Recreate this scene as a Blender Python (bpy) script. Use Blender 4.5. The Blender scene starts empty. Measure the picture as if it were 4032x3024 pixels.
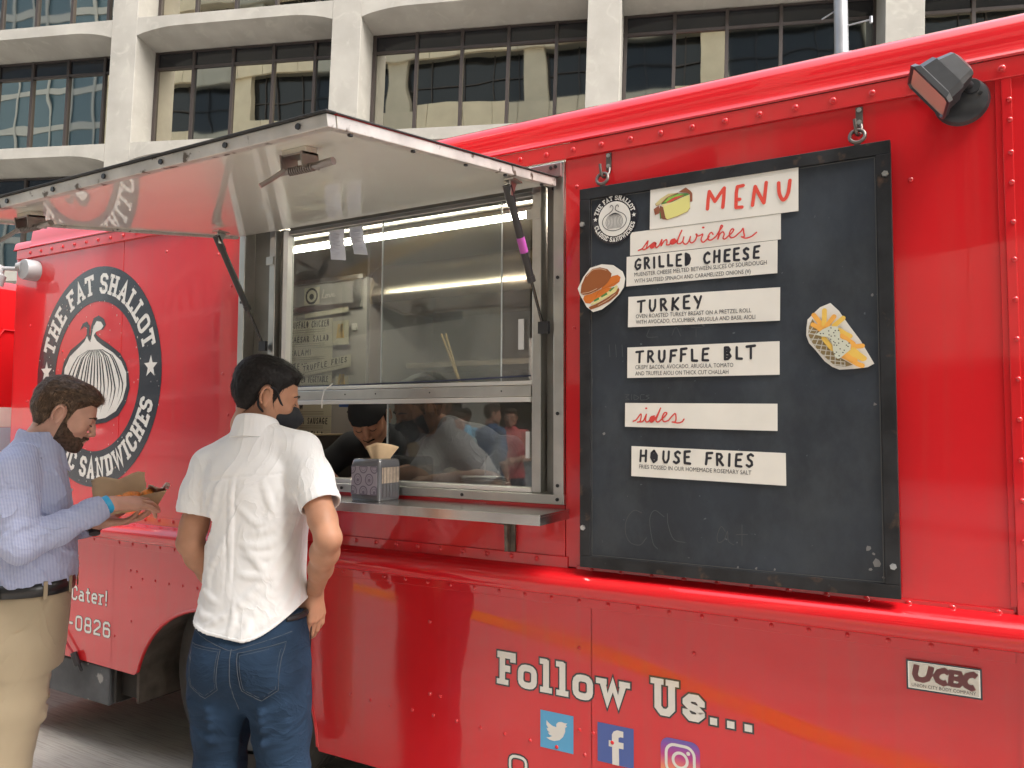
import bpy, bmesh, math, random
import numpy as np
from mathutils import Matrix, Vector
R_ = math.radians
SC = bpy.context.scene
COL = SC.collection

# ---------------------------------------------------------------- camera
cam_data = bpy.data.cameras.new('camera'); cam = bpy.data.objects.new('camera', cam_data)
COL.objects.link(cam); SC.camera = cam
cam_data.sensor_width = 36; cam_data.sensor_fit = 'HORIZONTAL'; cam_data.lens = 26.69
cam_data.clip_start = 0.05; cam_data.clip_end = 800
_f = Vector((-.4868, .8718, .0547)).normalized()
_r = Vector((.8733, .4871, .0041)); _r = (_r - _r.dot(_f)*_f).normalized(); _u = _r.cross(_f)
cam.matrix_world = Matrix(((_r.x, _u.x, -_f.x, 0), (_r.y, _u.y, -_f.y, -2.26), (_r.z, _u.z, -_f.z, 1.58), (0, 0, 0, 1)))

# ---------------------------------------------------------------- sky, sun, exposure
SUN_EL, SUN_AZ = R_(54), R_(112)      # azimuth from +y towards +x: veiled sun high over the right-hand end of the street
world = bpy.data.worlds.new('World'); SC.world = world; world.use_nodes = True
wn = world.node_tree; wn.nodes.clear()
w_out = wn.nodes.new('ShaderNodeOutputWorld'); w_bg = wn.nodes.new('ShaderNodeBackground')
w_sky = wn.nodes.new('ShaderNodeTexSky'); w_sky.sky_type = 'NISHITA'; w_sky.sun_disc = False
w_sky.sun_elevation = SUN_EL; w_sky.sun_rotation = SUN_AZ; w_sky.air_density = 1.6; w_sky.dust_density = 6
w_hsv = wn.nodes.new('ShaderNodeHueSaturation'); w_hsv.inputs['Saturation'].default_value = .62   # thin cloud takes most of the blue
wn.links.new(w_sky.outputs[0], w_hsv.inputs['Color']); wn.links.new(w_hsv.outputs[0], w_bg.inputs[0])
w_bg.inputs[1].default_value = .15
wn.links.new(w_bg.outputs[0], w_out.inputs[0])
sun_d = bpy.data.lights.new('sun', 'SUN'); sun_d.energy = 1.5; sun_d.angle = R_(32); sun_d.color = (1, .98, .96)
sun = bpy.data.objects.new('sun', sun_d); COL.objects.link(sun)
_sd = Vector((math.sin(SUN_AZ)*math.cos(SUN_EL), math.cos(SUN_AZ)*math.cos(SUN_EL), math.sin(SUN_EL)))
sun.rotation_euler = _sd.to_track_quat('Z', 'Y').to_euler()
SC.view_settings.view_transform = 'Standard'; SC.view_settings.look = 'None'
SC.view_settings.gamma = 1; SC.view_settings.use_curve_mapping = False
SC.view_settings.exposure = 1.72
try:
    SC.cycles.max_bounces = 8; SC.cycles.transparent_max_bounces = 12
except Exception: pass
# ---------------------------------------------------------------- materials
MATS = {}
def mat(name, col, rough=.5, metal=0, spec=.5, coat=0, coat_rough=.05, noise=None, bump=None, emit=None, alpha=None, sheen=0, sss=0, ior=None):
    """noise=(scale, amount, detail) varies the colour; bump=(scale, strength, distance) adds relief"""
    if name in MATS: return MATS[name]
    m = bpy.data.materials.new(name); m.use_nodes = True; nt = m.node_tree; b = nt.nodes['Principled BSDF']
    b.inputs['Base Color'].default_value = (*col, 1); b.inputs['Roughness'].default_value = rough
    b.inputs['Metallic'].default_value = metal; b.inputs['Specular IOR Level'].default_value = spec
    b.inputs['Coat Weight'].default_value = coat; b.inputs['Coat Roughness'].default_value = coat_rough
    b.inputs['Sheen Weight'].default_value = sheen
    if ior: b.inputs['IOR'].default_value = ior
    if sss: b.inputs['Subsurface Weight'].default_value = sss; b.inputs['Subsurface Radius'].default_value = (.02, .008, .004); b.inputs['Subsurface Scale'].default_value = .6
    if emit: b.inputs['Emission Color'].default_value = (*emit[0], 1); b.inputs['Emission Strength'].default_value = emit[1]
    if noise or bump:
        tc = nt.nodes.new('ShaderNodeTexCoord')
    if noise:
        n = nt.nodes.new('ShaderNodeTexNoise'); n.inputs['Scale'].default_value = noise[0]; n.inputs['Detail'].default_value = noise[2] if len(noise) > 2 else 4
        r = nt.nodes.new('ShaderNodeMapRange'); r.inputs[1].default_value = .3; r.inputs[2].default_value = .7
        r.inputs[3].default_value = 1-noise[1]; r.inputs[4].default_value = 1+noise[1]
        mx = nt.nodes.new('ShaderNodeVectorMath'); mx.operation = 'SCALE'; mx.inputs[0].default_value = col
        nt.links.new(tc.outputs['Object'], n.inputs['Vector']); nt.links.new(n.outputs[0], r.inputs[0])
        nt.links.new(r.outputs[0], mx.inputs['Scale']); nt.links.new(mx.outputs[0], b.inputs['Base Color'])
    if bump:
        n2 = nt.nodes.new('ShaderNodeTexNoise'); n2.inputs['Scale'].default_value = bump[0]; n2.inputs['Detail'].default_value = bump[3] if len(bump) > 3 else 3
        bp = nt.nodes.new('ShaderNodeBump'); bp.inputs['Strength'].default_value = bump[1]; bp.inputs['Distance'].default_value = bump[2]
        nt.links.new(tc.outputs['Object'], n2.inputs['Vector']); nt.links.new(n2.outputs[0], bp.inputs['Height'])
        nt.links.new(bp.outputs[0], b.inputs['Normal'])
        if coat: nt.links.new(bp.outputs[0], b.inputs['Coat Normal'])
    MATS[name] = m; return m
def crumple_bump(m, scale, dist, stretch=(1, 1, 1), detail=4, strength=1.0, distort=.8):
    """cloth creases: ridged relief on top of whatever bump the material has"""
    n, l, b = nodes(m); tc = n.new('ShaderNodeTexCoord'); mp = n.new('ShaderNodeMapping'); mp.inputs['Scale'].default_value = stretch; nz = n.new('ShaderNodeTexNoise'); nz.inputs['Scale'].default_value = scale; nz.inputs['Detail'].default_value = detail; nz.inputs['Distortion'].default_value = distort; nz.inputs['Roughness'].default_value = .45
    l.new(tc.outputs['Object'], mp.inputs['Vector']); l.new(mp.outputs[0], nz.inputs['Vector'])
    s_ = n.new('ShaderNodeMath'); s_.operation = 'SUBTRACT'; s_.inputs[1].default_value = .5; a = n.new('ShaderNodeMath'); a.operation = 'ABSOLUTE'; p = n.new('ShaderNodeMath'); p.operation = 'POWER'; p.inputs[1].default_value = .55
    l.new(nz.outputs[0], s_.inputs[0]); l.new(s_.outputs[0], a.inputs[0]); l.new(a.outputs[0], p.inputs[0]); bp = n.new('ShaderNodeBump'); bp.invert = True; bp.inputs['Strength'].default_value = strength; bp.inputs['Distance'].default_value = dist; l.new(p.outputs[0], bp.inputs['Height'])
    if b.inputs['Normal'].links: l.new(b.inputs['Normal'].links[0].from_socket, bp.inputs['Normal'])
    l.new(bp.outputs[0], b.inputs['Normal'])
def nodes(m): return m.node_tree.nodes, m.node_tree.links, m.node_tree.nodes['Principled BSDF']
def glass_mat(name, tint=(.9, .93, .92), refl=1.0, ior=1.5, bump=None, film=0):
    if name in MATS: return MATS[name]
    m = bpy.data.materials.new(name); m.use_nodes = True; nt = m.node_tree; nt.nodes.clear()
    o = nt.nodes.new('ShaderNodeOutputMaterial'); t = nt.nodes.new('ShaderNodeBsdfTransparent'); t.inputs[0].default_value = (*tint, 1)
    g = nt.nodes.new('ShaderNodeBsdfGlossy'); g.inputs['Roughness'].default_value = .015; g.inputs['Color'].default_value = (refl,)*3+(1,)
    f = nt.nodes.new('ShaderNodeFresnel'); ge = nt.nodes.new('ShaderNodeNewGeometry'); mr = nt.nodes.new('ShaderNodeMapRange')
    mr.inputs[3].default_value = ior; mr.inputs[4].default_value = 1/ior      # same reflectance on both faces of the sheet
    nt.links.new(ge.outputs['Backfacing'], mr.inputs[0]); nt.links.new(mr.outputs[0], f.inputs[0]); mx = nt.nodes.new('ShaderNodeMixShader')
    tsrc = t.outputs[0]
    if film:       # thin greasy film with wipe marks; its pale haze also paints in reflections
        df = nt.nodes.new('ShaderNodeBsdfDiffuse'); df.inputs[0].default_value = (.62, .60, .58, 1); m2 = nt.nodes.new('ShaderNodeMixShader'); tc2 = nt.nodes.new('ShaderNodeTexCoord'); nf = nt.nodes.new('ShaderNodeTexNoise'); nf.inputs['Scale'].default_value = 5; nf.inputs['Detail'].default_value = 8; nf.inputs['Distortion'].default_value = 1
        rf = nt.nodes.new('ShaderNodeMapRange'); rf.inputs[1].default_value = .3; rf.inputs[2].default_value = .75; rf.inputs[3].default_value = film*.6; rf.inputs[4].default_value = film*1.7
        nt.links.new(tc2.outputs['Object'], nf.inputs['Vector']); nt.links.new(nf.outputs[0], rf.inputs[0]); nt.links.new(rf.outputs[0], m2.inputs[0]); nt.links.new(t.outputs[0], m2.inputs[1]); nt.links.new(df.outputs[0], m2.inputs[2]); tsrc = m2.outputs[0]
    nt.links.new(f.outputs[0], mx.inputs[0]); nt.links.new(tsrc, mx.inputs[1]); nt.links.new(g.outputs[0], mx.inputs[2]); nt.links.new(mx.outputs[0], o.inputs[0])
    if bump:
        tc = nt.nodes.new('ShaderNodeTexCoord'); n2 = nt.nodes.new('ShaderNodeTexNoise'); n2.inputs['Scale'].default_value = bump[0]
        bp = nt.nodes.new('ShaderNodeBump'); bp.inputs['Strength'].default_value = bump[1]; bp.inputs['Distance'].default_value = bump[2]
        nt.links.new(tc.outputs['Object'], n2.inputs['Vector']); nt.links.new(n2.outputs[0], bp.inputs['Height']); nt.links.new(bp.outputs[0], g.inputs['Normal'])
    MATS[name] = m; return m

# ---------------------------------------------------------------- mesh building
class MB:
    def __init__(s): s.v = []; s.f = []; s.mi = []; s.m = 0
    def add(s, vs, fs):
        o = len(s.v); s.v.extend(tuple(map(float, v)) for v in vs)
        for f in fs: s.f.append(tuple(i+o for i in f)); s.mi.append(s.m)
        return s
    def box(s, x0, x1, y0, y1, z0, z1, M=None):
        vs = [(x, y, z) for x in (x0, x1) for y in (y0, y1) for z in (z0, z1)]
        if M: vs = [tuple(M @ Vector(v)) for v in vs]
        return s.add(vs, [(0,1,3,2), (4,6,7,5), (0,4,5,1), (2,3,7,6), (0,2,6,4), (1,5,7,3)])
    def hexa(s, vs): return s.add(vs, [(0,1,3,2), (4,6,7,5), (0,4,5,1), (2,3,7,6), (0,2,6,4), (1,5,7,3)])
    def cyl(s, a, b, r, n=16, r2=None, cap=True):
        a = Vector(a); b = Vector(b); r2 = r if r2 is None else r2; d = (b-a).normalized()
        u = d.orthogonal().normalized(); w = d.cross(u)
        vs = [a+(u*math.cos(t)+w*math.sin(t))*r for t in [2*math.pi*i/n for i in range(n)]] + [b+(u*math.cos(t)+w*math.sin(t))*r2 for t in [2*math.pi*i/n for i in range(n)]]
        fs = [(i, (i+1) % n, n+(i+1) % n, n+i) for i in range(n)]
        if cap: fs += [tuple(range(n-1, -1, -1)), tuple(range(n, 2*n))]
        return s.add(vs, fs)
    def tube(s, pts, r, n=8, closed=False):
        P = [Vector(p) for p in pts]; N = len(P); rr = r if hasattr(r, '__len__') else [r]*N
        rings = []; u = None
        for i, p in enumerate(P):
            t = (P[(i+1) % N]-P[i-1]) if closed else (P[min(i+1, N-1)]-P[max(i-1, 0)])
            t.normalize()
            u = (t.orthogonal() if u is None else u - u.dot(t)*t).normalized(); w = t.cross(u)
            rings.append([p+(u*math.cos(a)+w*math.sin(a))*rr[i] for a in [2*math.pi*k/n for k in range(n)]])
        vs = [q for R in rings for q in R]; fs = []
        for i in range(N if closed else N-1):
            j = (i+1) % N
            fs += [(i*n+k, i*n+(k+1) % n, j*n+(k+1) % n, j*n+k) for k in range(n)]
        if not closed: fs += [tuple(range(n-1, -1, -1)), tuple(range((N-1)*n, N*n))]
        return s.add(vs, fs)
    def lathe(s, c, axis, prof, n=32, u=None):
        """prof = [(along axis, radius)]"""
        c = Vector(c); ax = Vector(axis).normalized(); u = ax.orthogonal().normalized() if u is None else Vector(u); w = ax.cross(u)
        vs = [c+ax*h+(u*math.cos(2*math.pi*i/n)+w*math.sin(2*math.pi*i/n))*r for h, r in prof for i in range(n)]; fs = []
        for k in range(len(prof)-1): fs += [(k*n+i, k*n+(i+1) % n, (k+1)*n+(i+1) % n, (k+1)*n+i) for i in range(n)]
        return s.add(vs, fs)
    def prism(s, pts, y0, y1):
        """outline (x, z) extruded between y0 and y1"""
        n = len(pts); vs = [(x, y0, z) for x, z in pts]+[(x, y1, z) for x, z in pts]
        return s.add(vs, [tuple(range(n)), tuple(range(2*n-1, n-1, -1))]+[(i, (i+1) % n, n+(i+1) % n, n+i) for i in range(n)])
    def face(s, pts): return s.add(pts, [tuple(range(len(pts)))])
    def extrude_x(s, prof, x0, x1, nx=1, caps=True):
        """profile (y, z) swept along x"""
        n = len(prof); vs = []
        for k in range(nx+1):
            x = x0+(x1-x0)*k/nx; vs += [(x, y, z) for y, z in prof]
        fs = [(k*n+i, k*n+i+1, (k+1)*n+i+1, (k+1)*n+i) for k in range(nx) for i in range(n-1)]
        if caps: fs += [tuple(range(n)), tuple(range(nx*n+n-1, nx*n-1, -1))]
        return s.add(vs, fs)
    def sphere(s, c, r, nu=12, nv=8, hemi=False, sc=(1, 1, 1), axis='z'):
        vs = []; fs = []; lo = 0 if hemi else -math.pi/2
        for j in range(nv+1):
            a = lo+(math.pi/2-lo)*j/nv
            for i in range(nu):
                b = 2*math.pi*i/nu; p = (math.cos(a)*math.cos(b)*r*sc[0], math.cos(a)*math.sin(b)*r*sc[1], math.sin(a)*r*sc[2])
                if axis == '-y': p = (p[0], -p[2], p[1])
                vs.append((c[0]+p[0], c[1]+p[1], c[2]+p[2]))
        for j in range(nv): fs += [(j*nu+i, j*nu+(i+1) % nu, (j+1)*nu+(i+1) % nu, (j+1)*nu+i) for i in range(nu)]
        return s.add(vs, fs)
    # flat print lying on a wall that faces -y; every piece sits a hair proud of the last so that no two faces share a plane
    def disc(s, x, z, r, y, n=12, rz=None):
        rz = r if rz is None else rz
        return s.face([(x+r*math.cos(2*math.pi*i/n), y, z+rz*math.sin(2*math.pi*i/n)) for i in range(n)])
    def brush(s, pts, w, y, step=4e-5, caps=True):
        for i, p in enumerate(pts):
            if i < len(pts)-1:
                q = pts[i+1]; d = math.hypot(q[0]-p[0], q[1]-p[1])
                if d < 1e-6: continue
                nx, nz = -(q[1]-p[1])/d*w/2, (q[0]-p[0])/d*w/2; yy = y-(i % 4)*step
                s.face([(p[0]-nx, yy, p[1]-nz), (q[0]-nx, yy, q[1]-nz), (q[0]+nx, yy, q[1]+nz), (p[0]+nx, yy, p[1]+nz)])
            if caps: s.disc(p[0], p[1], w/2, y-(4+i % 3)*step, 10)
        return s
    def ribbon(s, pts, w, y, closed=False, ext=0):
        """mitred constant-width band"""
        P = [Vector(p) for p in pts]; n = len(P)
        if not closed and ext:
            P[0] = P[0]-(P[1]-P[0]).normalized()*ext; P[-1] = P[-1]+(P[-1]-P[-2]).normalized()*ext
        L = []; Rr = []
        for i in range(n):
            a = P[i]-P[i-1] if (i > 0 or closed) else None; b = P[(i+1) % n]-P[i] if (i < n-1 or closed) else None
            if a is None: a = b
            if b is None: b = a
            a = a.normalized(); b = b.normalized(); na = Vector((-a.y, a.x)); nb = Vector((-b.y, b.x)); m = (na+nb)
            m = m.normalized() if m.length > 1e-6 else na
            k = min(1/max(m.dot(na), .35), 2.2)*w/2
            L.append(P[i]+m*k); Rr.append(P[i]-m*k)
        for i in range(n if closed else n-1):
            j = (i+1) % n; yy = y-(i % 3)*1.5e-5; s.face([(Rr[i].x, yy, Rr[i].y), (Rr[j].x, yy, Rr[j].y), (L[j].x, yy, L[j].y), (L[i].x, yy, L[i].y)])
        return s

def catmull(pts, k=5):
    P = [np.array(p, float) for p in pts]; P = [2*P[0]-P[1]]+P+[2*P[-1]-P[-2]]; out = []
    for i in range(1, len(P)-2):
        for t in np.arange(k)/k:
            a, b, c, d = P[i-1:i+3]
            out.append(tuple(.5*((2*b)+(c-a)*t+(2*a-5*b+4*c-d)*t*t+(3*b-a-3*c+d)*t**3)))
    out.append(tuple(P[-2])); return out

def to_mesh(name, mb, mats, smooth=None):
    me = bpy.data.meshes.new(name); me.from_pydata(mb.v, [], mb.f)
    for m in (mats if isinstance(mats, (list, tuple)) else [mats]): me.materials.append(m)
    if isinstance(mats, (list, tuple)): me.polygons.foreach_set('material_index', mb.mi)
    me.validate(); me.update()
    if smooth is not None:
        me.polygons.foreach_set('use_smooth', [True]*len(me.polygons))
        if smooth < 180: me.set_sharp_from_angle(angle=R_(smooth))
    return me
def put(name, data, parent=None, loc=None, label=None, cat=None, group=None, kind=None):
    o = bpy.data.objects.new(name, data); COL.objects.link(o)
    if loc is not None: o.location = loc
    if parent is not None:
        o.parent = parent; o.matrix_parent_inverse = FULL[parent.name].inverted()
    FULL[o.name] = Matrix.Translation(loc) if loc is not None else Matrix.Identity(4)   # where the object's own frame stands in the world
    if label: o['label'] = label
    if cat: o['category'] = cat
    if group: o['group'] = group
    if kind: o['kind'] = kind
    return o
FULL = {}
def mk(name, mb, mats, parent=None, smooth=None, bevel=None, seg=2, **kw):
    o = put(name, to_mesh(name, mb, mats, smooth), parent, **kw)
    # a child without its own loc sits at the world origin: cancel the parent's translation
    if bevel:
        b = o.modifiers.new('bevel', 'BEVEL'); b.width = bevel; b.segments = seg; b.limit_method = 'ANGLE'; b.angle_limit = R_(40)
    return o
def pieces(mb):
    """one MB per loose piece"""
    par = list(range(len(mb.v)))
    def find(a):
        while par[a] != a: par[a] = par[par[a]]; a = par[a]
        return a
    for f in mb.f:
        for i in f[1:]: par[find(i)] = find(f[0])
    groups = {}
    for f, mi in zip(mb.f, mb.mi): groups.setdefault(find(f[0]), []).append((f, mi))
    out = []
    for fs in groups.values():
        q = MB(); idx = {}
        for f, mi in fs:
            for i in f:
                if i not in idx: idx[i] = len(q.v); q.v.append(mb.v[i])
            q.f.append(tuple(idx[i] for i in f)); q.mi.append(mi)
        out.append(q)
    return out
def mks(name, mb, mats, parent=None, **kw):
    """every loose piece becomes a part of its own"""
    return [mk(name, q, mats, parent, **kw) for q in pieces(mb)][0]
def thing(name, loc, label, cat, group=None, rot=0):
    o = bpy.data.objects.new(name, None); COL.objects.link(o); o.location = loc; o.rotation_euler = (0, 0, rot); o.empty_display_size = .1
    o['label'] = label; o['category'] = cat
    if group: o['group'] = group
    FULL[o.name] = Matrix.Translation(loc) @ Matrix.Rotation(rot, 4, 'Z')
    return o
def tx(name, body, p0, p1, h, y, m, parent, kind=None):
    """built-in font set between two baseline ends (x, z) with cap height h"""
    c = bpy.data.curves.new(name, 'FONT'); c.body = body; c.size = 1; c.resolution_u = 2
    t = bpy.data.objects.new(name, c); COL.objects.link(t)
    dg = bpy.context.evaluated_depsgraph_get(); me = bpy.data.meshes.new_from_object(t.evaluated_get(dg))
    COL.objects.unlink(t); bpy.data.objects.remove(t)
    co = np.zeros(len(me.vertices)*3); me.vertices.foreach_get('co', co); co = co.reshape(-1, 3)
    co[:, 0] -= co[:, 0].min(); w = co[:, 0].max(); W = math.hypot(p1[0]-p0[0], p1[1]-p0[1]); cs, sn = (p1[0]-p0[0])/W, (p1[1]-p0[1])/W
    X = co[:, 0]*W/w; Z = co[:, 1]*h/.729
    out = np.stack([p0[0]+X*cs-Z*sn, np.full(len(X), y), p0[1]+X*sn+Z*cs], 1)
    me.vertices.foreach_set('co', out.ravel()); me.materials.clear(); me.materials.append(m); me.update()
    return put(name, me, parent, kind=kind)

# ---------------------------------------------------------------- letter strokes
def arc(cx, cz, rx, rz, a0, a1, n=6): return [(cx+rx*math.cos(R_(a0+(a1-a0)*i/n)), cz+rz*math.sin(R_(a0+(a1-a0)*i/n))) for i in range(n+1)]
def rrect(x0, x1, z0, z1, r, n=2):
    return arc(x1-r, z1-r, r, r, 0, 90, n)+arc(x0+r, z1-r, r, r, 90, 180, n)+arc(x0+r, z0+r, r, r, 180, 270, n)+arc(x1-r, z0+r, r, r, 270, 360, n)
# hand-lettered capitals, box 1 high: (width, strokes)
HAND = {
 'A': (.62, [[(0, 0), (.3, 1), (.6, 0)], [(.12, .36), (.5, .36)]]), 'B': (.5, [[(.08, 0), (.08, 1), (.3, 1), (.42, .8), (.3, .55), (.1, .52)], [(.1, .5), (.35, .5), (.48, .25), (.3, .03), (.08, 0)], [(.2, .25), (.3, .25)], [(.2, .77), (.26, .77)]]),
 'C': (.55, [[(.5, .85), (.35, 1), (.12, .8), (.05, .45), (.15, .1), (.35, 0), (.52, .12)]]), 'D': (.52, [[(.1, 0), (.1, 1), (.35, .85), (.47, .5), (.35, .12), (.1, 0)], [(.2, .2), (.25, .75), (.33, .5), (.22, .3)]]),
 'E': (.5, [[(.48, 1), (.1, .97), (.08, .5), (.08, .03), (.48, 0)], [(.1, .52), (.4, .54)]]), 'F': (.5, [[(.5, 1), (.1, .97), (.1, .5), (.06, 0)], [(.1, .52), (.4, .54)]]),
 'G': (.6, [[(.52, .88), (.35, 1), (.1, .75), (.06, .3), (.25, 0), (.5, .12), (.55, .42), (.32, .42)]]), 'H': (.6, [[(.08, 0), (.1, 1)], [(.52, 0), (.52, 1)], [(.1, .5), (.52, .52)]]),
 'I': (.18, [[(.09, 0), (.09, 1)]]), 'K': (.58, [[(.08, 0), (.1, 1)], [(.5, 1), (.12, .48), (.52, 0)]]), 'L': (.48, [[(.08, 1), (.1, .04), (.46, 0)]]),
 'M': (.78, [[(.04, 0), (.12, 1), (.38, .45), (.66, 1), (.72, 0)]]), 'N': (.6, [[(.06, 0), (.08, 1), (.5, .05), (.52, 1)]]),
 'O': (.6, [[(.3, 1), (.1, .8), (.06, .4), (.25, 0), (.48, .2), (.52, .6), (.3, 1)], [(.22, .3), (.25, .7), (.35, .7), (.36, .3)]]), 'P': (.5, [[(.08, 0), (.08, 1), (.35, .95), (.45, .72), (.32, .5), (.1, .48)]]),
 'R': (.55, [[(.08, 0), (.08, 1), (.35, .98), (.45, .75), (.32, .52), (.1, .5)], [(.2, .5), (.5, 0)]]), 'S': (.5, [[(.46, .88), (.3, 1), (.1, .85), (.15, .6), (.38, .42), (.42, .15), (.22, 0), (.04, .12)]]),
 'T': (.6, [[(.02, .95), (.58, 1)], [(.3, .97), (.3, 0)]]), 'U': (.58, [[(.08, 1), (.08, .35), (.2, .03), (.38, .03), (.5, .35), (.5, 1)]]), 'V': (.58, [[(.04, 1), (.28, 0), (.52, 1)]]),
 'W': (.8, [[(.03, 1), (.2, .02), (.4, .7), (.6, .02), (.78, 1)]]), 'Y': (.58, [[(.04, 1), (.28, .48)], [(.52, 1), (.26, 0)]]), 'Z': (.55, [[(.05, .98), (.5, 1), (.06, .03), (.5, 0)]]), ' ': (.5, [])}
def hand(mb, s, p0, p1, h, wd, y, gap=.32, rnd=None):
    tot = sum(HAND[c][0] for c in s)+gap*(len(s)-1); W = p1[0]-p0[0]; k = W/tot; x = p0[0]; rnd = rnd or random.Random(7)
    for c in s:
        w, st = HAND[c]; jz = rnd.uniform(-.05, .05)*h; sc = rnd.uniform(.94, 1.05); sl = rnd.uniform(-.02, .08)
        for l in st:
            pts = [(x+(a*k)+sl*b*h, p0[1]+(p1[1]-p0[1])*(x-p0[0])/W+jz+b*h*sc) for a, b in l]
            mb.brush(pts, wd*rnd.uniform(.92, 1.1), y)
        x += (w+gap)*k
# slab letters: (width, [(points, closed)], serifs (x centre, z centre, half width))
t_ = .17
def C4(x0, x1, z0, z1, r=.16): return rrect(x0, x1, z0, z1, r, 3)
_S = lambda w, h: [(w-.09, h-.3), (w-.09, h-.2), (w-.2, h-.09), (.2, h-.09), (.09, h-.2), (.09, h*.5+.12), (.2, h*.5+.02), (w-.2, h*.5-.02), (w-.09, h*.5-.13), (w-.09, .2), (w-.2, .09), (.2, .09), (.09, .2), (.09, .3)]
_X = .72
SLAB = {
 'A': (.74, [([(.15, .09), (.37, .93), (.59, .09)], 0), ([(.24, .36), (.5, .36)], 0)], [(.15, .06, .15), (.59, .06, .15)]),
 'C': (.62, [([(.53, .66), (.53, .8), (.42, .91), (.2, .91), (.09, .8), (.09, .2), (.2, .09), (.42, .09), (.53, .2), (.53, .32)], 0)], []),
 'D': (.68, [([(.17, .09), (.17, .91), (.46, .91), (.58, .78), (.58, .22), (.46, .09)], 1)], [(.1, .07, .1), (.1, .93, .1)]),
 'E': (.62, [([(.17, .02), (.17, .98)], 0), ([(.0, .92), (.53, .92), (.53, .76)], 0), ([(.0, .08), (.55, .08), (.55, .25)], 0), ([(.2, .5), (.42, .5)], 0)], []),
 'F': (.6, [([(.17, .02), (.17, .98)], 0), ([(.0, .92), (.53, .92), (.53, .72)], 0), ([(.2, .5), (.44, .5)], 0)], [(.18, .07, .2)]),
 'H': (.76, [([(.18, .02), (.18, .98)], 0), ([(.58, .02), (.58, .98)], 0), ([(.2, .5), (.56, .5)], 0)], [(.18, .07, .17), (.58, .07, .17), (.18, .93, .17), (.58, .93, .17)]),
 'I': (.4, [([(.2, .02), (.2, .98)], 0)], [(.2, .07, .19), (.2, .93, .19)]),
 'L': (.6, [([(.18, .02), (.18, .98)], 0), ([(.02, .08), (.54, .08), (.54, .28)], 0)], [(.18, .93, .18)]),
 'N': (.8, [([(.18, .02), (.18, .9), (.6, .1), (.6, .98)], 0)], [(.18, .07, .17), (.13, .93, .14), (.62, .93, .17)]),
 'O': (.64, [(C4(.09, .55, .09, .91), 1)], []), 'S': (.62, [(_S(.62, 1), 0)], []),
 'T': (.68, [([(.34, .02), (.34, .92)], 0), ([(.06, .72), (.06, .92), (.62, .92), (.62, .72)], 0)], [(.34, .07, .18)]),
 'U': (.78, [([(.2, .98), (.2, .22), (.31, .09), (.47, .09), (.58, .22), (.58, .98)], 0)], [(.18, .93, .18), (.6, .93, .18)]),
 'W': (1.02, [([(.16, .95), (.32, .08), (.51, .85), (.7, .08), (.86, .95)], 0)], [(.16, .93, .16), (.86, .93, .16)]),
 'o': (.62, [(C4(.09, .53, .09, _X-.09), 1)], []), 'l': (.42, [([(.2, .02), (.2, .98)], 0)], [(.2, .07, .19), (.12, .93, .12)]),
 'w': (.98, [([(.18, .66), (.33, .1), (.49, .6), (.65, .1), (.8, .66)], 0)], [(.15, .65, .16), (.83, .65, .16)]), 's': (.58, [(_S(.58, _X), 0)], []),
 'e': (.6, [([(.12, .37), (.51, .37), (.51, .53), (.4, .63), (.2, .63), (.09, .53), (.09, .19), (.2, .09), (.5, .09)], 0)], []),
 'a': (.62, [([(.12, .63), (.35, .63), (.46, .53), (.46, .09), (.58, .09)], 0), ([(.44, .4), (.2, .4), (.09, .3), (.09, .18), (.18, .09), (.44, .09)], 0)], []),
 't': (.46, [([(.2, .93), (.2, .18), (.28, .09), (.42, .09)], 0), ([(.02, .65), (.42, .65)], 0)], []),
 'r': (.52, [([(.18, .02), (.18, .66)], 0), ([(.2, .5), (.3, .63), (.5, .63)], 0)], [(.18, .07, .17), (.1, .65, .1)]),
 '!': (.26, [([(.12, .28), (.12, .98)], 0), ([(.12, .0), (.12, .16)], 0)], []), '.': (.34, [([(.13, .0), (.13, .19)], 0)], []),
 '0': (.62, [(C4(.09, .53, .09, .91), 1)], []), '8': (.62, [(C4(.09, .53, .09, .5, .12), 1), (C4(.11, .51, .5, .91, .12), 1)], []),
 '6': (.62, [(C4(.09, .53, .09, .55, .12), 1), ([(.09, .4), (.09, .8), (.2, .91), (.42, .91), (.51, .8), (.51, .72)], 0)], []),
 '3': (.62, [([(.09, .76), (.09, .82), (.19, .91), (.42, .91), (.52, .8), (.52, .6), (.42, .52), (.25, .52)], 0), ([(.3, .52), (.43, .5), (.53, .4), (.53, .2), (.42, .09), (.19, .09), (.09, .18), (.09, .27)], 0)], []),
 '2': (.62, [([(.09, .72), (.09, .8), (.2, .91), (.42, .91), (.52, .8), (.52, .6), (.1, .24), (.1, .09), (.56, .09)], 0)], []),
 '-': (.42, [([(.06, .42), (.34, .42)], 0)], []), ' ': (.3, [], [])}
def slab_glyph(mb, c, T, h, wk, y, t=t_, grow=0, tie=0):
    """T maps (u, v) of the glyph to wall (x, z)"""
    g = SLAB[c]; k = 0
    for pts, cl in g[1]:
        q = [T(a*wk, b) for a, b in pts]; mb.ribbon(q, (t+grow)*h, y-k*6e-5, bool(cl), ext=grow*h/2 if not cl else 0); k += 1
    for cx, cz, hw in g[2]:
        q = [T((cx-hw)*wk, cz), T((cx+hw)*wk, cz)]; mb.ribbon(q, (t*.82+grow)*h, y-k*6e-5, False, ext=grow*h/2); k += 1
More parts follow.
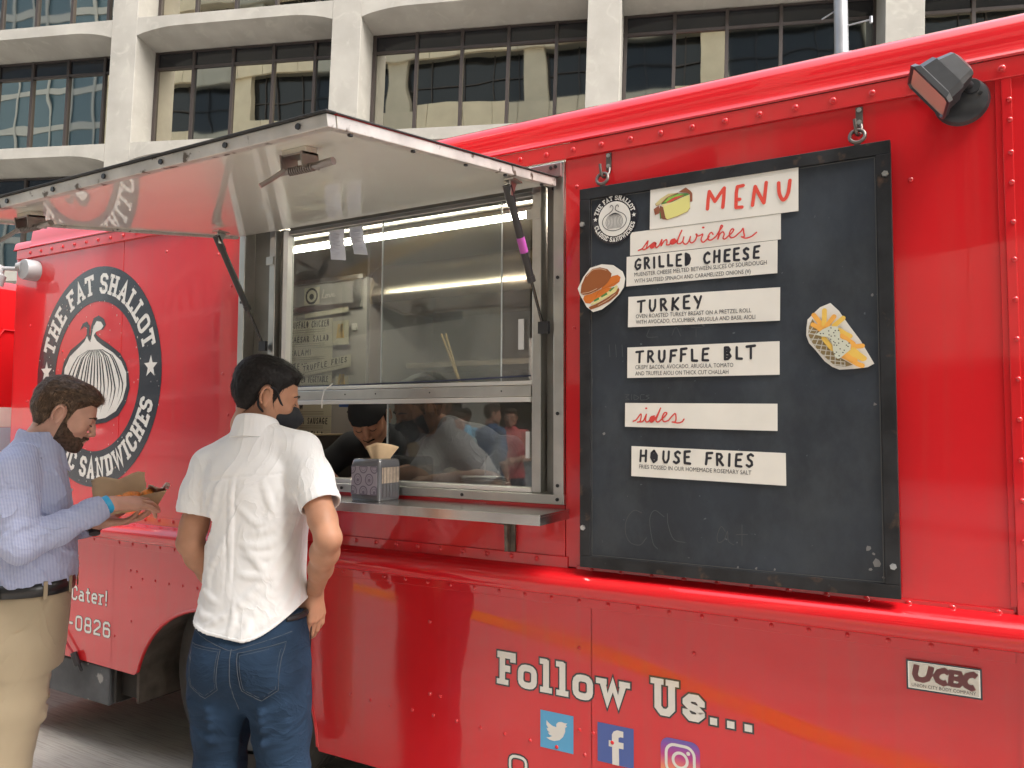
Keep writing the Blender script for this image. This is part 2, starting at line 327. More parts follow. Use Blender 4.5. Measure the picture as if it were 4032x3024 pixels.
def slab_line(s, p0, p1, h, y, t=t_, gap=.1, outline=.09):
    tot = sum(SLAB[c][0] for c in s)+gap*(len(s)-1); W = math.hypot(p1[0]-p0[0], p1[1]-p0[1]); k = W/(tot*h); cs, sn = (p1[0]-p0[0])/W, (p1[1]-p0[1])/W
    x = 0; out = []
    for c in s:
        def T(u, v, x=x): X = (x+u)*h*k; Z = v*h; return (p0[0]+X*cs-Z*sn, p0[1]+X*sn+Z*cs)
        a, b = MB(), MB(); slab_glyph(b, c, T, h, 1, y, t, outline); slab_glyph(a, c, T, h, 1, y-.0006, t); x += SLAB[c][0]+gap
        if c != ' ': out.append((a, b))
    return out
def star(mb, cx, cz, r, y, rot=0, sx=1):
    q = [(cx+sx*(r if i % 2 == 0 else r*.42)*math.cos(R_(90+rot+36*i)), cz+(r if i % 2 == 0 else r*.42)*math.sin(R_(90+rot+36*i))) for i in range(10)]
    for i in range(0, 10, 2):
        mb.face([(cx, y, cz), (q[i-1][0], y, q[i-1][1]), (q[i][0], y, q[i][1]), (q[(i+1) % 10][0], y, q[(i+1) % 10][1])])
def logo(cx, cz, rx, rz, y, filled=True, letters=True):
    """round emblem; returns three meshes: dark, white, field"""
    dk, wh, fld = MB(), MB(), MB(); P = lambda u, v: (cx+u*rx, cz+v*rz)
    N = 72
    for i in range(N):
        a, b = 2*math.pi*i/N, 2*math.pi*(i+1)/N
        q = [P(r*math.cos(t), r*math.sin(t)) for t, r in ((a, .68), (a, 1), (b, 1), (b, .68))]
        dk.face([(x, y, z) for x, z in reversed(q)])
    fld.disc(cx, cz, rx*.69, y+.0004, 48, rz*.69)
    if letters:
        for s, mid, sgn in (('THE FAT SHALLOT', 90, -1), ('CLASSIC SANDWICHES', 270, 1)):
            H = .185; span = 148 if sgn < 0 else 150
            tot = sum(SLAB[c][0] for c in s)+.1*(len(s)-1); a0 = mid-sgn*span/2; x = 0; rb = .75 if sgn < 0 else .925
            k = R_(span)*.84/tot/H
            for c in s:
                def T(u, v, x=x):
                    # letters stand on an arc; those along the bottom read upright
                    w = SLAB[c][0]; am = R_(a0+sgn*span*(x+w/2)/tot); du = (u-w/2)*H*k
                    r = rb+(v*H if sgn < 0 else -H+v*H+0) if sgn < 0 else rb-(0)-(v*H)+0
                    tx_, tz_ = (math.sin(am), -math.cos(am)) if sgn < 0 else (-math.sin(am), math.cos(am))
                    if sgn > 0: tx_, tz_ = -math.sin(am), math.cos(am)
                    return P(r*math.cos(am)+tx_*du, r*math.sin(am)+tz_*du)
                slab_glyph(wh, c, T, rx*H*1.06, 1, y-.0003, .19); x += SLAB[c][0]+.1
        for sx in (-1, 1): star(wh, *P(sx*.84, .06), rz*.1, y-.0003, sx=rx/rz)
    if filled:
        ob = [(-.19, .36), (-.29, .31), (-.43, .25), (-.54, .14), (-.58, .01), (-.57, -.12), (-.5, -.26), (-.36, -.37), (-.2, -.43), (0, -.44), (.2, -.42), (.38, -.36), (.49, -.25), (.54, -.12), (.52, .0), (.47, .1), (.38, .19), (.22, .27), (.08, .33), (0, .37), (-.03, .41), (.02, .415), (.09, .415), (.14, .46), (.11, .51), (.02, .55), (-.06, .53), (-.1, .46), (-.105, .37), (-.12, .38), (-.12, .46), (-.17, .505), (-.24, .49), (-.28, .43), (-.22, .46), (-.17, .45), (-.165, .39)]
        dk.face([(P(u, v)[0], y-.0001, P(u, v)[1]) for u, v in ob])
        iw = [(-.16, .37), (-.2, .32), (-.3, .265), (-.44, .19), (-.52, .08), (-.53, -.06), (-.48, -.22), (-.35, -.33), (-.18, -.385), (0, -.4), (.18, -.38), (.34, -.32), (.44, -.22), (.49, -.1), (.48, .02), (.4, .12), (.27, .2), (.1, .27), (0, .32), (-.05, .37), (-.02, .4), (.07, .42), (.1, .45), (.06, .49), (-.01, .5), (-.06, .45), (-.08, .38), (-.1, .31), (-.13, .33)]
        wh.face([(P(u, v)[0], y-.0003, P(u, v)[1]) for u, v in iw])
        for i, s_ in enumerate(np.linspace(-.92, .92, 17)):
            bot = -.2-.14*((i*7) % 3)/2
            pts = []
            for t in np.linspace(0, 1, 9):
                v = .24+(bot-.24)*t; wv = .5*math.sqrt(max(0, 1-((v+.07)/.36)**2))+.0
                u = s_*min(wv, .12+.46*t**.45); pts.append((P(u-.02, v)))
            wds = [.001+.017*math.sin(math.pi*min(1, .12+t*.9)) for t in np.linspace(0, 1, 9)]
            for j in range(8):
                (x0, z0), (x1, z1) = pts[j], pts[j+1]; a_, b_ = wds[j]*rx*.62, wds[j+1]*rx*.62
                dk.face([(x0-a_, y-.0005, z0), (x1-b_, y-.0005, z1), (x1+b_, y-.0005, z1), (x0+a_, y-.0005, z0)])
    return dk, wh, fld
# traced flat print on the menu board and the truck: (group, kind, colour, width, points in metres)
DECALS = [
 ('sandwich_picture','p','bread',0,[(-0.7339,2.259),(-0.7181,2.2722),(-0.6935,2.284),(-0.6626,2.2817),(-0.6737,2.2746),(-0.7003,2.2675),(-0.7216,2.2529),(-0.7317,2.2521)]),
 ('sandwich_picture','p','bacon',0,[(-0.6626,2.2838),(-0.6516,2.2898),(-0.6396,2.2952),(-0.6257,2.2827),(-0.6197,2.2732),(-0.6199,2.2495),(-0.627,2.2494),(-0.6275,2.2722),(-0.6344,2.2775),(-0.6517,2.2811)]),
 ('sandwich_picture','p','leaf',0,[(-0.7171,2.2545),(-0.7002,2.2696),(-0.667,2.2808),(-0.6344,2.2771),(-0.6275,2.2722),(-0.6562,2.2655),(-0.6826,2.2562),(-0.7115,2.2532)]),
 ('sandwich_picture','p','lime',0,[(-0.7081,2.2587),(-0.6936,2.2709),(-0.6649,2.2776),(-0.643,2.2762),(-0.6605,2.2726),(-0.6825,2.2682),(-0.7003,2.2587)]),
 ('sandwich_picture','p','tomato',0,[(-0.7003,2.2582),(-0.6737,2.2709),(-0.6431,2.2727),(-0.6628,2.2653),(-0.6826,2.2584),(-0.6959,2.2559)]),
 ('sandwich_picture','p','crumb',0,[(-0.7164,2.2539),(-0.6826,2.2562),(-0.6562,2.2644),(-0.629,2.2724),(-0.6344,2.2688),(-0.6716,2.2579),(-0.7089,2.2452)]),
 ('sandwich_picture','p','bread2',0,[(-0.7093,2.245),(-0.6716,2.2572),(-0.6344,2.2693),(-0.6284,2.2697),(-0.627,2.231),(-0.6348,2.2213),(-0.6654,2.2113),(-0.6985,2.2048),(-0.7025,2.2107)]),
 ('sandwich_picture','p','crust',0,[(-0.72,2.2505),(-0.7098,2.2451),(-0.7025,2.2107),(-0.6989,2.2046),(-0.7107,2.2074),(-0.7196,2.2152),(-0.7217,2.2309)]),
 ('sandwich_picture','p','leaf',0,[(-0.7217,2.2353),(-0.7188,2.2327),(-0.7152,2.2091),(-0.7196,2.2108)]),
 ('sandwich_picture','p','bacon',0,[(-0.7385,2.2431),(-0.7238,2.2514),(-0.7201,2.2395),(-0.7218,2.2276),(-0.7353,2.2234)]),
 ('sandwich_picture','l','crustline',0.0012,[(-0.7018,2.2107),(-0.6981,2.2045),(-0.6654,2.2109),(-0.6349,2.2209),(-0.6268,2.231)]),
 ('sandwich_picture','l','crustline',0.0012,[(-0.7339,2.259),(-0.7317,2.2516),(-0.7216,2.2529)]),
 ('sandwich_picture','l','crustline',0.0012,[(-0.7375,2.233),(-0.7217,2.2353)]),
 ('sandwich_picture','l','crustline',0.0012,[(-0.7386,2.242),(-0.7342,2.2237)]),
 ('sandwich_picture','s','crustline',0.0022,[(-0.6517,2.2866),(-0.6343,2.2872),(-0.6214,2.2756)]),
 ('sandwich_picture','s','crustline',0.0022,[(-0.7137,2.2573),(-0.6936,2.2731),(-0.6626,2.2812)]),
 ('sandwich_picture','s','crustline',0.0022,[(-0.7363,2.2351),(-0.7217,2.2419)]),
 ('sandwich_picture','s','crustline',0.0022,[(-0.6258,2.2654),(-0.6198,2.2635)]),
 ('sandwich_picture','s','crustline',0.0022,[(-0.6259,2.2568),(-0.6199,2.2555)]),
 ('sandwich_picture','s','crustline',0.0022,[(-0.6429,2.2907),(-0.6279,2.2809)]),
 ('menu_word','l','red',0.0102,[(-0.5751,2.2207),(-0.5727,2.2492),(-0.5693,2.2722),(-0.5611,2.256),(-0.5529,2.2404),(-0.5392,2.2592),(-0.5255,2.2762),(-0.5273,2.2469),(-0.5303,2.2198)]),
 ('menu_word','l','red',0.0098,[(-0.4711,2.2753),(-0.4877,2.2743),(-0.4909,2.2563),(-0.4925,2.2136),(-0.4753,2.2126)]),
 ('menu_word','l','red',0.0098,[(-0.4902,2.2369),(-0.4811,2.236)]),
 ('menu_word','l','red',0.0098,[(-0.4458,2.2133),(-0.4419,2.2408),(-0.4376,2.2671),(-0.4261,2.2405),(-0.4142,2.2161),(-0.4103,2.2444),(-0.4069,2.2738)]),
 ('menu_word','s','red',0.0098,[(-0.373,2.2675),(-0.3715,2.2367),(-0.3613,2.2168),(-0.3486,2.2333),(-0.3427,2.27)]),
 ('sandwiches_word','s','red2',0.0042,[(-0.7896,2.1206),(-0.7759,2.1262),(-0.7592,2.1468),(-0.7611,2.1371),(-0.7641,2.1249),(-0.7715,2.1211),(-0.7766,2.1238)]),
 ('sandwiches_word','s','red2',0.0042,[(-0.7715,2.1211),(-0.7612,2.1246),(-0.7538,2.1309),(-0.7392,2.1399),(-0.7341,2.1357),(-0.7428,2.1385),(-0.7509,2.1306),(-0.7488,2.1236),(-0.7404,2.1258),(-0.7334,2.1367),(-0.7349,2.127),(-0.7313,2.123),(-0.7229,2.1292)]),
 ('sandwiches_word','s','red2',0.0042,[(-0.7229,2.1292),(-0.7145,2.1459),(-0.7176,2.1268),(-0.7085,2.1399),(-0.7002,2.1435),(-0.6988,2.1352),(-0.7003,2.1284),(-0.6925,2.1271)]),
 ('sandwiches_word','s','red2',0.0042,[(-0.6925,2.1271),(-0.6739,2.1422),(-0.6853,2.1407),(-0.6882,2.1312),(-0.6797,2.1285),(-0.6676,2.1369),(-0.6586,2.155),(-0.6526,2.1665)]),
 ('sandwiches_word','s','red2',0.0042,[(-0.6526,2.1665),(-0.6586,2.155),(-0.6658,2.136),(-0.6659,2.1279),(-0.6578,2.127),(-0.65,2.1331)]),
 ('sandwiches_word','s','red2',0.0042,[(-0.65,2.1331),(-0.6464,2.1456)]),
 ('sandwiches_word','s','red2',0.0042,[(-0.6464,2.1456),(-0.6494,2.132),(-0.6442,2.1237),(-0.6362,2.1246),(-0.6291,2.1359),(-0.6266,2.1442)]),
 ('sandwiches_word','s','red2',0.0042,[(-0.6266,2.1442),(-0.6285,2.1306),(-0.6223,2.1247),(-0.6119,2.1321),(-0.6066,2.1464),(-0.6096,2.1495),(-0.6056,2.1435),(-0.597,2.1442)]),
 ('sandwiches_word','s','red2',0.0042,[(-0.597,2.1442),(-0.5894,2.1467),(-0.5947,2.1319),(-0.5897,2.1227),(-0.5811,2.1268),(-0.5709,2.1376)]),
 ('sandwiches_word','s','red2',0.0042,[(-0.559,2.1427),(-0.5647,2.1489),(-0.5735,2.139),(-0.5726,2.1286),(-0.5642,2.1266),(-0.5507,2.1352)]),
 ('sandwiches_word','s','red2',0.0042,[(-0.5507,2.1352),(-0.5388,2.1525),(-0.5313,2.1625),(-0.5353,2.1657),(-0.5405,2.1493),(-0.5451,2.1271)]),
 ('sandwiches_word','s','red2',0.0042,[(-0.5451,2.1271),(-0.5389,2.1406),(-0.5305,2.1464),(-0.5266,2.1391),(-0.5301,2.1277),(-0.5241,2.1249),(-0.5141,2.1326)]),
 ('sandwiches_word','s','red2',0.0042,[(-0.5141,2.1326),(-0.5035,2.1414),(-0.4991,2.1493),(-0.505,2.1511),(-0.5114,2.139),(-0.5082,2.1268),(-0.4977,2.1272),(-0.4878,2.1345)]),
 ('sandwiches_word','s','red2',0.0042,[(-0.4878,2.1345),(-0.478,2.1417),(-0.4727,2.1494),(-0.4709,2.1375),(-0.4694,2.1256),(-0.4766,2.1247)]),
 ('sandwiches_word','s','red2',0.0042,[(-0.4772,2.1255),(-0.4653,2.1197),(-0.4492,2.1232),(-0.435,2.1331)]),
 ('sandwiches_word','l','red2',0.006,[(-0.5882,2.1662),(-0.5862,2.1659)]),
 ('sandwiches_word','p','red2',0,[(-0.6882,2.1312),(-0.6867,2.1398),(-0.6746,2.1422),(-0.6676,2.1386),(-0.6719,2.1321),(-0.6811,2.1283)]),
 ('sandwiches_word','p','red2',0,[(-0.7502,2.1251),(-0.7494,2.1329),(-0.7421,2.1384),(-0.7349,2.1351),(-0.7393,2.1268),(-0.7451,2.1235)]),
 ('sides_word','s','red2',0.0042,[(-0.8089,1.5949),(-0.7986,1.5998),(-0.7851,1.6169),(-0.7837,1.6071),(-0.7873,1.5949),(-0.795,1.5919)]),
 ('sides_word','s','red2',0.0042,[(-0.795,1.5924),(-0.7781,1.5949),(-0.7668,1.6159)]),
 ('sides_word','s','red2',0.0042,[(-0.7668,1.6159),(-0.7699,1.5973),(-0.7639,1.5925),(-0.7552,1.5988)]),
 ('sides_word','s','red2',0.0042,[(-0.7415,1.6109),(-0.7526,1.6071),(-0.7562,1.5959),(-0.7487,1.5925),(-0.7365,1.6061),(-0.7218,1.6345)]),
 ('sides_word','s','red2',0.0042,[(-0.7218,1.6345),(-0.73,1.6143),(-0.7366,1.5974),(-0.7301,1.5925),(-0.7201,1.5998)]),
 ('sides_word','s','red2',0.0042,[(-0.7201,1.5998),(-0.7076,1.6108),(-0.7026,1.619),(-0.71,1.62),(-0.7171,1.606),(-0.7117,1.5935),(-0.6978,1.5974)]),
 ('sides_word','s','red2',0.0042,[(-0.6978,1.5974),(-0.6849,1.6117),(-0.677,1.6174),(-0.6747,1.6045),(-0.6772,1.5935),(-0.6855,1.5926)]),
 ('sides_word','s','red2',0.0042,[(-0.6865,1.5926),(-0.6684,1.5897),(-0.6563,1.5936),(-0.6504,1.6012)]),
 ('sides_word','p','red2',0,[(-0.7557,1.5964),(-0.7537,1.6051),(-0.7425,1.6104),(-0.7375,1.607),(-0.7426,1.5983),(-0.7502,1.593)]),
 ('sides_word','l','red2',0.0055,[(-0.7677,1.6339),(-0.7657,1.6339)]),
 ('burger_card','p','paper',0,[(-0.9912,2.018),(-0.9719,2.0534),(-0.948,2.0807),(-0.9087,2.0886),(-0.8701,2.0821),(-0.8397,2.0592),(-0.8312,2.0368),(-0.8362,2.0085),(-0.8514,1.9881),(-0.8782,1.9649),(-0.9091,1.9454),(-0.9384,1.9391),(-0.9601,1.9564),(-0.984,1.9988)]),
 ('burger','p','patty',0,[(-0.972,1.9831),(-0.968,1.9939),(-0.9442,1.9975),(-0.9128,2.0095),(-0.878,2.012),(-0.8704,2.0078),(-0.8935,1.9952),(-0.9325,1.9764),(-0.9482,1.9665),(-0.964,1.9696)]),
 ('burger','p','patty',0,[(-0.9129,2.0059),(-0.9011,2.025),(-0.8895,2.0385),(-0.8722,2.0478),(-0.855,2.0498),(-0.8455,2.0417),(-0.8493,2.0276),(-0.8665,2.0165),(-0.8934,2.0097)]),
 ('burger','p','cheese',0,[(-0.9443,1.9662),(-0.9129,1.9858),(-0.8781,2.0055),(-0.8589,2.0176),(-0.8543,2.0136),(-0.8582,1.9995),(-0.8935,1.9806),(-0.9286,1.9651),(-0.9463,1.9609)]),
 ('burger','p','leaf',0,[(-0.9356,1.9766),(-0.9188,1.9844),(-0.9168,1.9777),(-0.9333,1.9709)]),
 ('burger','p','leaf',0,[(-0.9117,1.9875),(-0.8927,1.998),(-0.8889,1.9911),(-0.909,1.9829)]),
 ('burger','p','leaf',0,[(-0.885,2.0028),(-0.8696,2.0131),(-0.8646,2.0109),(-0.88,1.9988)]),
 ('burger','p','bun',0,[(-0.953,1.9559),(-0.9286,1.9632),(-0.8935,1.9788),(-0.8609,1.9972),(-0.8532,2.0106),(-0.8491,2.0024),(-0.8552,1.9884),(-0.882,1.9688),(-0.9208,1.9535),(-0.9463,1.9473)]),
 ('burger','p','bun',0,[(-0.9807,2.0041),(-0.9779,2.028),(-0.9639,2.0563),(-0.9401,2.0762),(-0.9146,2.0792),(-0.8894,2.0713),(-0.8748,2.0553),(-0.8779,2.0429),(-0.8934,2.0243),(-0.9206,2.0084),(-0.9521,1.9981),(-0.972,1.9968)]),
 ('burger','s','gloss',0.0016,[(-0.96,2.0541),(-0.9401,2.0725),(-0.9127,2.0743),(-0.8933,2.068)]),
 ('burger','s','gloss',0.0016,[(-0.974,2.0017),(-0.9521,2.0029),(-0.9245,2.0123)]),
 ('burger','s','gloss',0.0016,[(-0.9208,1.959),(-0.8897,1.9731),(-0.8628,1.9908)]),
 ('burger','s','crustline',0.001,[(-0.9285,1.9863),(-0.9168,2.0025),(-0.878,2.0193),(-0.8512,2.0278)]),
 ('burger','s','crustline',0.001,[(-0.9807,2.0041),(-0.972,1.9964),(-0.9521,1.9977),(-0.9206,2.008),(-0.8934,2.0239),(-0.8779,2.0425)]),
 ('fries_card','p','paper',0,[(-0.2439,1.9166),(-0.223,1.8937),(-0.1999,1.8551),(-0.171,1.81),(-0.1394,1.7474),(-0.1553,1.7385),(-0.1897,1.735),(-0.2246,1.7341),(-0.2421,1.7422),(-0.261,1.758),(-0.2849,1.7908),(-0.3002,1.8096),(-0.307,1.8309),(-0.306,1.8532),(-0.303,1.8748),(-0.2858,1.8925),(-0.27,1.9067)]),
 ('fries','p','basket',0,[(-0.29,1.876),(-0.2994,1.8556),(-0.3017,1.8348),(-0.2961,1.8178),(-0.2797,1.7919),(-0.2595,1.7689),(-0.2357,1.7454),(-0.2094,1.7417),(-0.1907,1.7458),(-0.2215,1.766),(-0.2413,1.7902),(-0.2675,1.8246),(-0.28,1.8517)]),
 ('fries','l','lattice',0.0026,[(-0.2904,1.8523),(-0.3004,1.8347)]),
 ('fries','l','lattice',0.0026,[(-0.2782,1.8432),(-0.2936,1.8148)]),
 ('fries','l','lattice',0.0026,[(-0.2753,1.8209),(-0.2847,1.7991)]),
 ('fries','l','lattice',0.0026,[(-0.2645,1.8148),(-0.2721,1.7833)]),
 ('fries','l','lattice',0.0026,[(-0.2538,1.8004),(-0.2608,1.7676)]),
 ('fries','l','lattice',0.0026,[(-0.2445,1.789),(-0.2469,1.7574)]),
 ('fries','l','lattice',0.0026,[(-0.2341,1.7679),(-0.2345,1.746)]),
 ('fries','l','lattice',0.0026,[(-0.221,1.7619),(-0.22,1.7428)]),
 ('fries','l','lattice',0.0026,[(-0.2104,1.7547),(-0.2106,1.7431)]),
 ('fries','l','lattice',0.0026,[(-0.2996,1.8459),(-0.2782,1.8419)]),
 ('fries','l','lattice',0.0026,[(-0.3011,1.8362),(-0.2816,1.8323)]),
 ('fries','l','lattice',0.0026,[(-0.2974,1.8206),(-0.2638,1.8161)]),
 ('fries','l','lattice',0.0026,[(-0.2898,1.8056),(-0.2513,1.7982)]),
 ('fries','l','lattice',0.0026,[(-0.2784,1.7905),(-0.2414,1.7847)]),
 ('fries','l','lattice',0.0026,[(-0.2671,1.7748),(-0.2353,1.7707)]),
 ('fries','l','lattice',0.0026,[(-0.2545,1.7612),(-0.2105,1.754)]),
 ('fries','l','lattice',0.0026,[(-0.2408,1.7483),(-0.2094,1.7445)]),
 ('fries','l','fry2',0.0125,[(-0.2859,1.8855),(-0.272,1.8651),(-0.2619,1.8506)]),
 ('fries','l','fry',0.0125,[(-0.2586,1.8962),(-0.2589,1.8809),(-0.2605,1.8588)]),
 ('fries','l','fry2',0.0125,[(-0.2347,1.8779),(-0.2451,1.8648),(-0.2542,1.8529)]),
 ('fries','l','fry',0.0125,[(-0.2121,1.8723),(-0.2236,1.8621),(-0.2351,1.8531)]),
 ('fries','l','fry2',0.0125,[(-0.2889,1.8592),(-0.2774,1.8529),(-0.266,1.8411)]),
 ('fries','l','fry',0.0125,[(-0.2214,1.84),(-0.2078,1.8296),(-0.1955,1.8221)]),
 ('fries','l','fry2',0.0125,[(-0.2167,1.8246),(-0.2019,1.8129),(-0.1884,1.8014)]),
 ('fries','l','fry',0.0125,[(-0.2612,1.8201),(-0.2512,1.8058),(-0.24,1.7901)]),
 ('fries','l','fry2',0.0125,[(-0.1948,1.7935),(-0.1812,1.7942),(-0.1664,1.7949)]),
 ('fries','l','fry',0.0125,[(-0.1887,1.7864),(-0.1766,1.7737),(-0.1622,1.761)]),
 ('fries','l','fry2',0.0125,[(-0.2151,1.7712),(-0.1966,1.7596),(-0.1784,1.7467),(-0.1674,1.7423)]),
 ('fries','l','fry',0.0125,[(-0.2012,1.7816),(-0.1841,1.77),(-0.1658,1.7598)]),
 ('fries','l','fry2',0.0125,[(-0.2088,1.7751),(-0.1929,1.7608),(-0.1843,1.7578)]),
 ('fries','p','sauce',0,[(-0.2633,1.8445),(-0.2453,1.8524),(-0.2276,1.8499),(-0.2203,1.8344),(-0.2206,1.8166),(-0.2056,1.8117),(-0.1934,1.7989),(-0.1962,1.7854),(-0.2088,1.7751),(-0.2177,1.7673),(-0.2266,1.7621),(-0.2341,1.7693),(-0.2388,1.7873),(-0.2398,1.8052),(-0.2484,1.8222),(-0.2662,1.8252),(-0.2829,1.831)]),
 ('fries','l','pepper',0.003,[(-0.2428,1.8474),(-0.2421,1.8469)]),
 ('fries','l','pepper',0.003,[(-0.2487,1.8395),(-0.2479,1.839)]),
 ('fries','l','pepper',0.003,[(-0.2322,1.8395),(-0.2314,1.839)]),
 ('fries','l','pepper',0.003,[(-0.224,1.8394),(-0.2232,1.839)]),
 ('fries','l','pepper',0.003,[(-0.2361,1.8339),(-0.2353,1.8335)]),
 ('fries','l','pepper',0.003,[(-0.2693,1.833),(-0.2686,1.8326)]),
 ('fries','l','pepper',0.003,[(-0.2622,1.8329),(-0.2615,1.8324)]),
 ('fries','l','pepper',0.003,[(-0.2426,1.8247),(-0.2418,1.8242)]),
 ('fries','l','pepper',0.003,[(-0.2335,1.8248),(-0.2327,1.8244)]),
 ('fries','l','pepper',0.003,[(-0.2476,1.8284),(-0.2469,1.8279)]),
 ('fries','l','pepper',0.003,[(-0.2244,1.8159),(-0.2236,1.8154)]),
 ('fries','l','pepper',0.003,[(-0.2365,1.8092),(-0.2358,1.8088)]),
 ('fries','l','pepper',0.003,[(-0.233,1.806),(-0.2323,1.8056)]),
 ('fries','l','pepper',0.003,[(-0.2354,1.8002),(-0.2347,1.7998)]),
 ('fries','l','pepper',0.003,[(-0.2291,1.7992),(-0.2284,1.7988)]),
 ('fries','l','pepper',0.003,[(-0.224,1.8047),(-0.2232,1.8043)]),
 ('fries','l','pepper',0.003,[(-0.2145,1.8088),(-0.2137,1.8083)]),
 ('fries','l','pepper',0.003,[(-0.1983,1.8032),(-0.1976,1.8028)]),
 ('fries','l','pepper',0.003,[(-0.2047,1.7981),(-0.2039,1.7976)]),
 ('fries','l','pepper',0.003,[(-0.201,1.7945),(-0.2002,1.794)]),
 ('fries','l','pepper',0.003,[(-0.2205,1.7888),(-0.2197,1.7884)]),
 ('fries','l','pepper',0.003,[(-0.2105,1.7847),(-0.2098,1.7843)]),
 ('fries','l','pepper',0.003,[(-0.2138,1.7787),(-0.213,1.7783)]),
 ('fries','l','pepper',0.003,[(-0.2297,1.7803),(-0.2289,1.7799)]),
 ('fries','l','pepper',0.003,[(-0.2339,1.7761),(-0.2332,1.7757)]),
 ('fries','l','pepper',0.003,[(-0.2231,1.7702),(-0.2223,1.7698)]),
 ('fries','l','pepper',0.003,[(-0.2434,1.8157),(-0.2426,1.8153)]),
 ('bird','p','white',0,[(-1.1276,0.6258),(-1.1201,0.619),(-1.107,0.6117),(-1.0922,0.6096),(-1.0922,0.6194),(-1.0848,0.6273),(-1.0738,0.63),(-1.0646,0.6279),(-1.0526,0.6285),(-1.0592,0.6224),(-1.0537,0.6186),(-1.0606,0.6141),(-1.0606,0.6011),(-1.0683,0.5834),(-1.0811,0.5711),(-1.0996,0.5648),(-1.1163,0.5657),(-1.1286,0.5715),(-1.1182,0.5729),(-1.107,0.579),(-1.1163,0.5811),(-1.1227,0.5874),(-1.1152,0.5878),(-1.1238,0.5937),(-1.1272,0.6012),(-1.1201,0.601),(-1.1276,0.611)]),
 ('f','p','white',0,[(-0.8634,0.6396),(-0.8635,0.6216),(-0.873,0.6216),(-0.8791,0.6185),(-0.8791,0.6054),(-0.8629,0.6055),(-0.863,0.5869),(-0.8782,0.5869),(-0.8774,0.5348),(-0.8998,0.5347),(-0.9003,0.587),(-0.9116,0.5872),(-0.9115,0.6057),(-0.9009,0.6057),(-0.9009,0.6245),(-0.895,0.635),(-0.8831,0.6408)]),
 ('chalk','s','chalkc',0.002,[(-0.7847,1.3181),(-0.8102,1.3239),(-0.8336,1.2933),(-0.8364,1.2542),(-0.821,1.2262),(-0.7903,1.2214),(-0.7699,1.2446)]),
 ('chalk','s','chalkc',0.002,[(-0.7146,1.3104),(-0.7443,1.3277),(-0.7595,1.298),(-0.7499,1.2318),(-0.7351,1.2139)]),
 ('chalk','s','chalkc',0.002,[(-0.7047,1.3205),(-0.7025,1.2875),(-0.6857,1.2462),(-0.652,1.2394)]),
 ('chalk','s','chalkc',0.002,[(-0.5348,1.2804),(-0.5461,1.2933),(-0.5578,1.265),(-0.5534,1.2471),(-0.5373,1.2574),(-0.528,1.2809),(-0.526,1.2537),(-0.5103,1.2436)]),
 ('chalk','s','chalkc',0.002,[(-0.4872,1.3018),(-0.4879,1.2432)]),
 ('chalk','s','chalkc',0.002,[(-0.5032,1.2736),(-0.472,1.2759)]),
 ('chalk','s','chalkc',0.002,[(-0.7561,1.8761),(-0.7639,1.8519),(-0.7309,1.8502)]),
 ('chalk','s','chalkc',0.002,[(-0.686,1.8526),(-0.6735,1.8761),(-0.659,1.8487)]),
 ('chalk','s','chalkc',0.002,[(-0.6129,1.8677),(-0.6131,1.8439)]),
 ('chalk','s','chalkc',0.002,[(-0.6273,1.8734),(-0.5938,1.8704)]),
 ('chalk','s','chalkc',0.002,[(-0.887,1.8333),(-0.8845,1.7954)]),
 ('chalk','s','chalkc',0.002,[(-0.8657,1.8323),(-0.8631,1.7945)]),
 ('chalk','s','chalkc',0.002,[(-0.8445,1.8312),(-0.842,1.7936)]),
 ('chalk','s','chalkc',0.002,[(-0.8346,1.6765),(-0.8215,1.6763),(-0.832,1.669),(-0.8216,1.6615),(-0.8336,1.6606)]),
 ('chalk','s','chalkc',0.002,[(-0.8137,1.6762),(-0.8138,1.6604)]),
 ('chalk','s','chalkc',0.002,[(-0.8059,1.676),(-0.8045,1.6603),(-0.7905,1.6669),(-0.8059,1.676)]),
 ('chalk','s','chalkc',0.002,[(-0.7725,1.6755),(-0.7838,1.6747),(-0.7839,1.66),(-0.7716,1.6598)]),
 ('chalk','s','chalkc',0.002,[(-0.7573,1.6743),(-0.7675,1.6715),(-0.7573,1.6655),(-0.7686,1.6598)]),
 ('chalk','s','chalkc',0.002,[(-0.9416,1.729),(-0.9444,1.6986)]),
]
TEXTS = {
 'GRILLED CHEESE': ((-0.8022, 2.0628), (-0.4302, 2.0596), 0.033),
 'TURKEY': ((-0.7947, 1.9302), (-0.5949, 1.9305), 0.0355),
 'TRUFFLE BLT': ((-0.8003, 1.7756), (-0.4444, 1.7725), 0.0347),
 'HOUSE FRIES': ((-0.79, 1.4744), (-0.4541, 1.466), 0.0341),
 'MUENSTER CHEESE MELTED BETWEEN SLICES OF SOURDOUGH': ((-0.803, 2.0407), (-0.409, 2.0393), 0.0129),
 'WITH SAUTEED SPINACH AND CARAMELIZED ONIONS (V)': ((-0.8031, 2.0207), (-0.4537, 2.0182), 0.0128),
 'OVEN ROASTED TURKEY BREAST ON A PRETZEL ROLL': ((-0.7989, 1.9109), (-0.4535, 1.9057), 0.0128),
 'WITH AVOCADO, CUCUMBER, ARUGULA AND BASIL AIOLI': ((-0.7989, 1.8931), (-0.4427, 1.8859), 0.0128),
 'CRISPY BACON, AVOCADO, ARUGULA, TOMATO': ((-0.8014, 1.7539), (-0.5058, 1.7508), 0.0129),
 'AND TRUFFLE AIOLI ON THICK CUT CHALLAH': ((-0.8015, 1.7351), (-0.5197, 1.7317), 0.0129),
 'FRIES TOSSED IN OUR HOMEMADE ROSEMARY SALT': ((-0.7906, 1.452), (-0.4592, 1.4441), 0.0126),
}
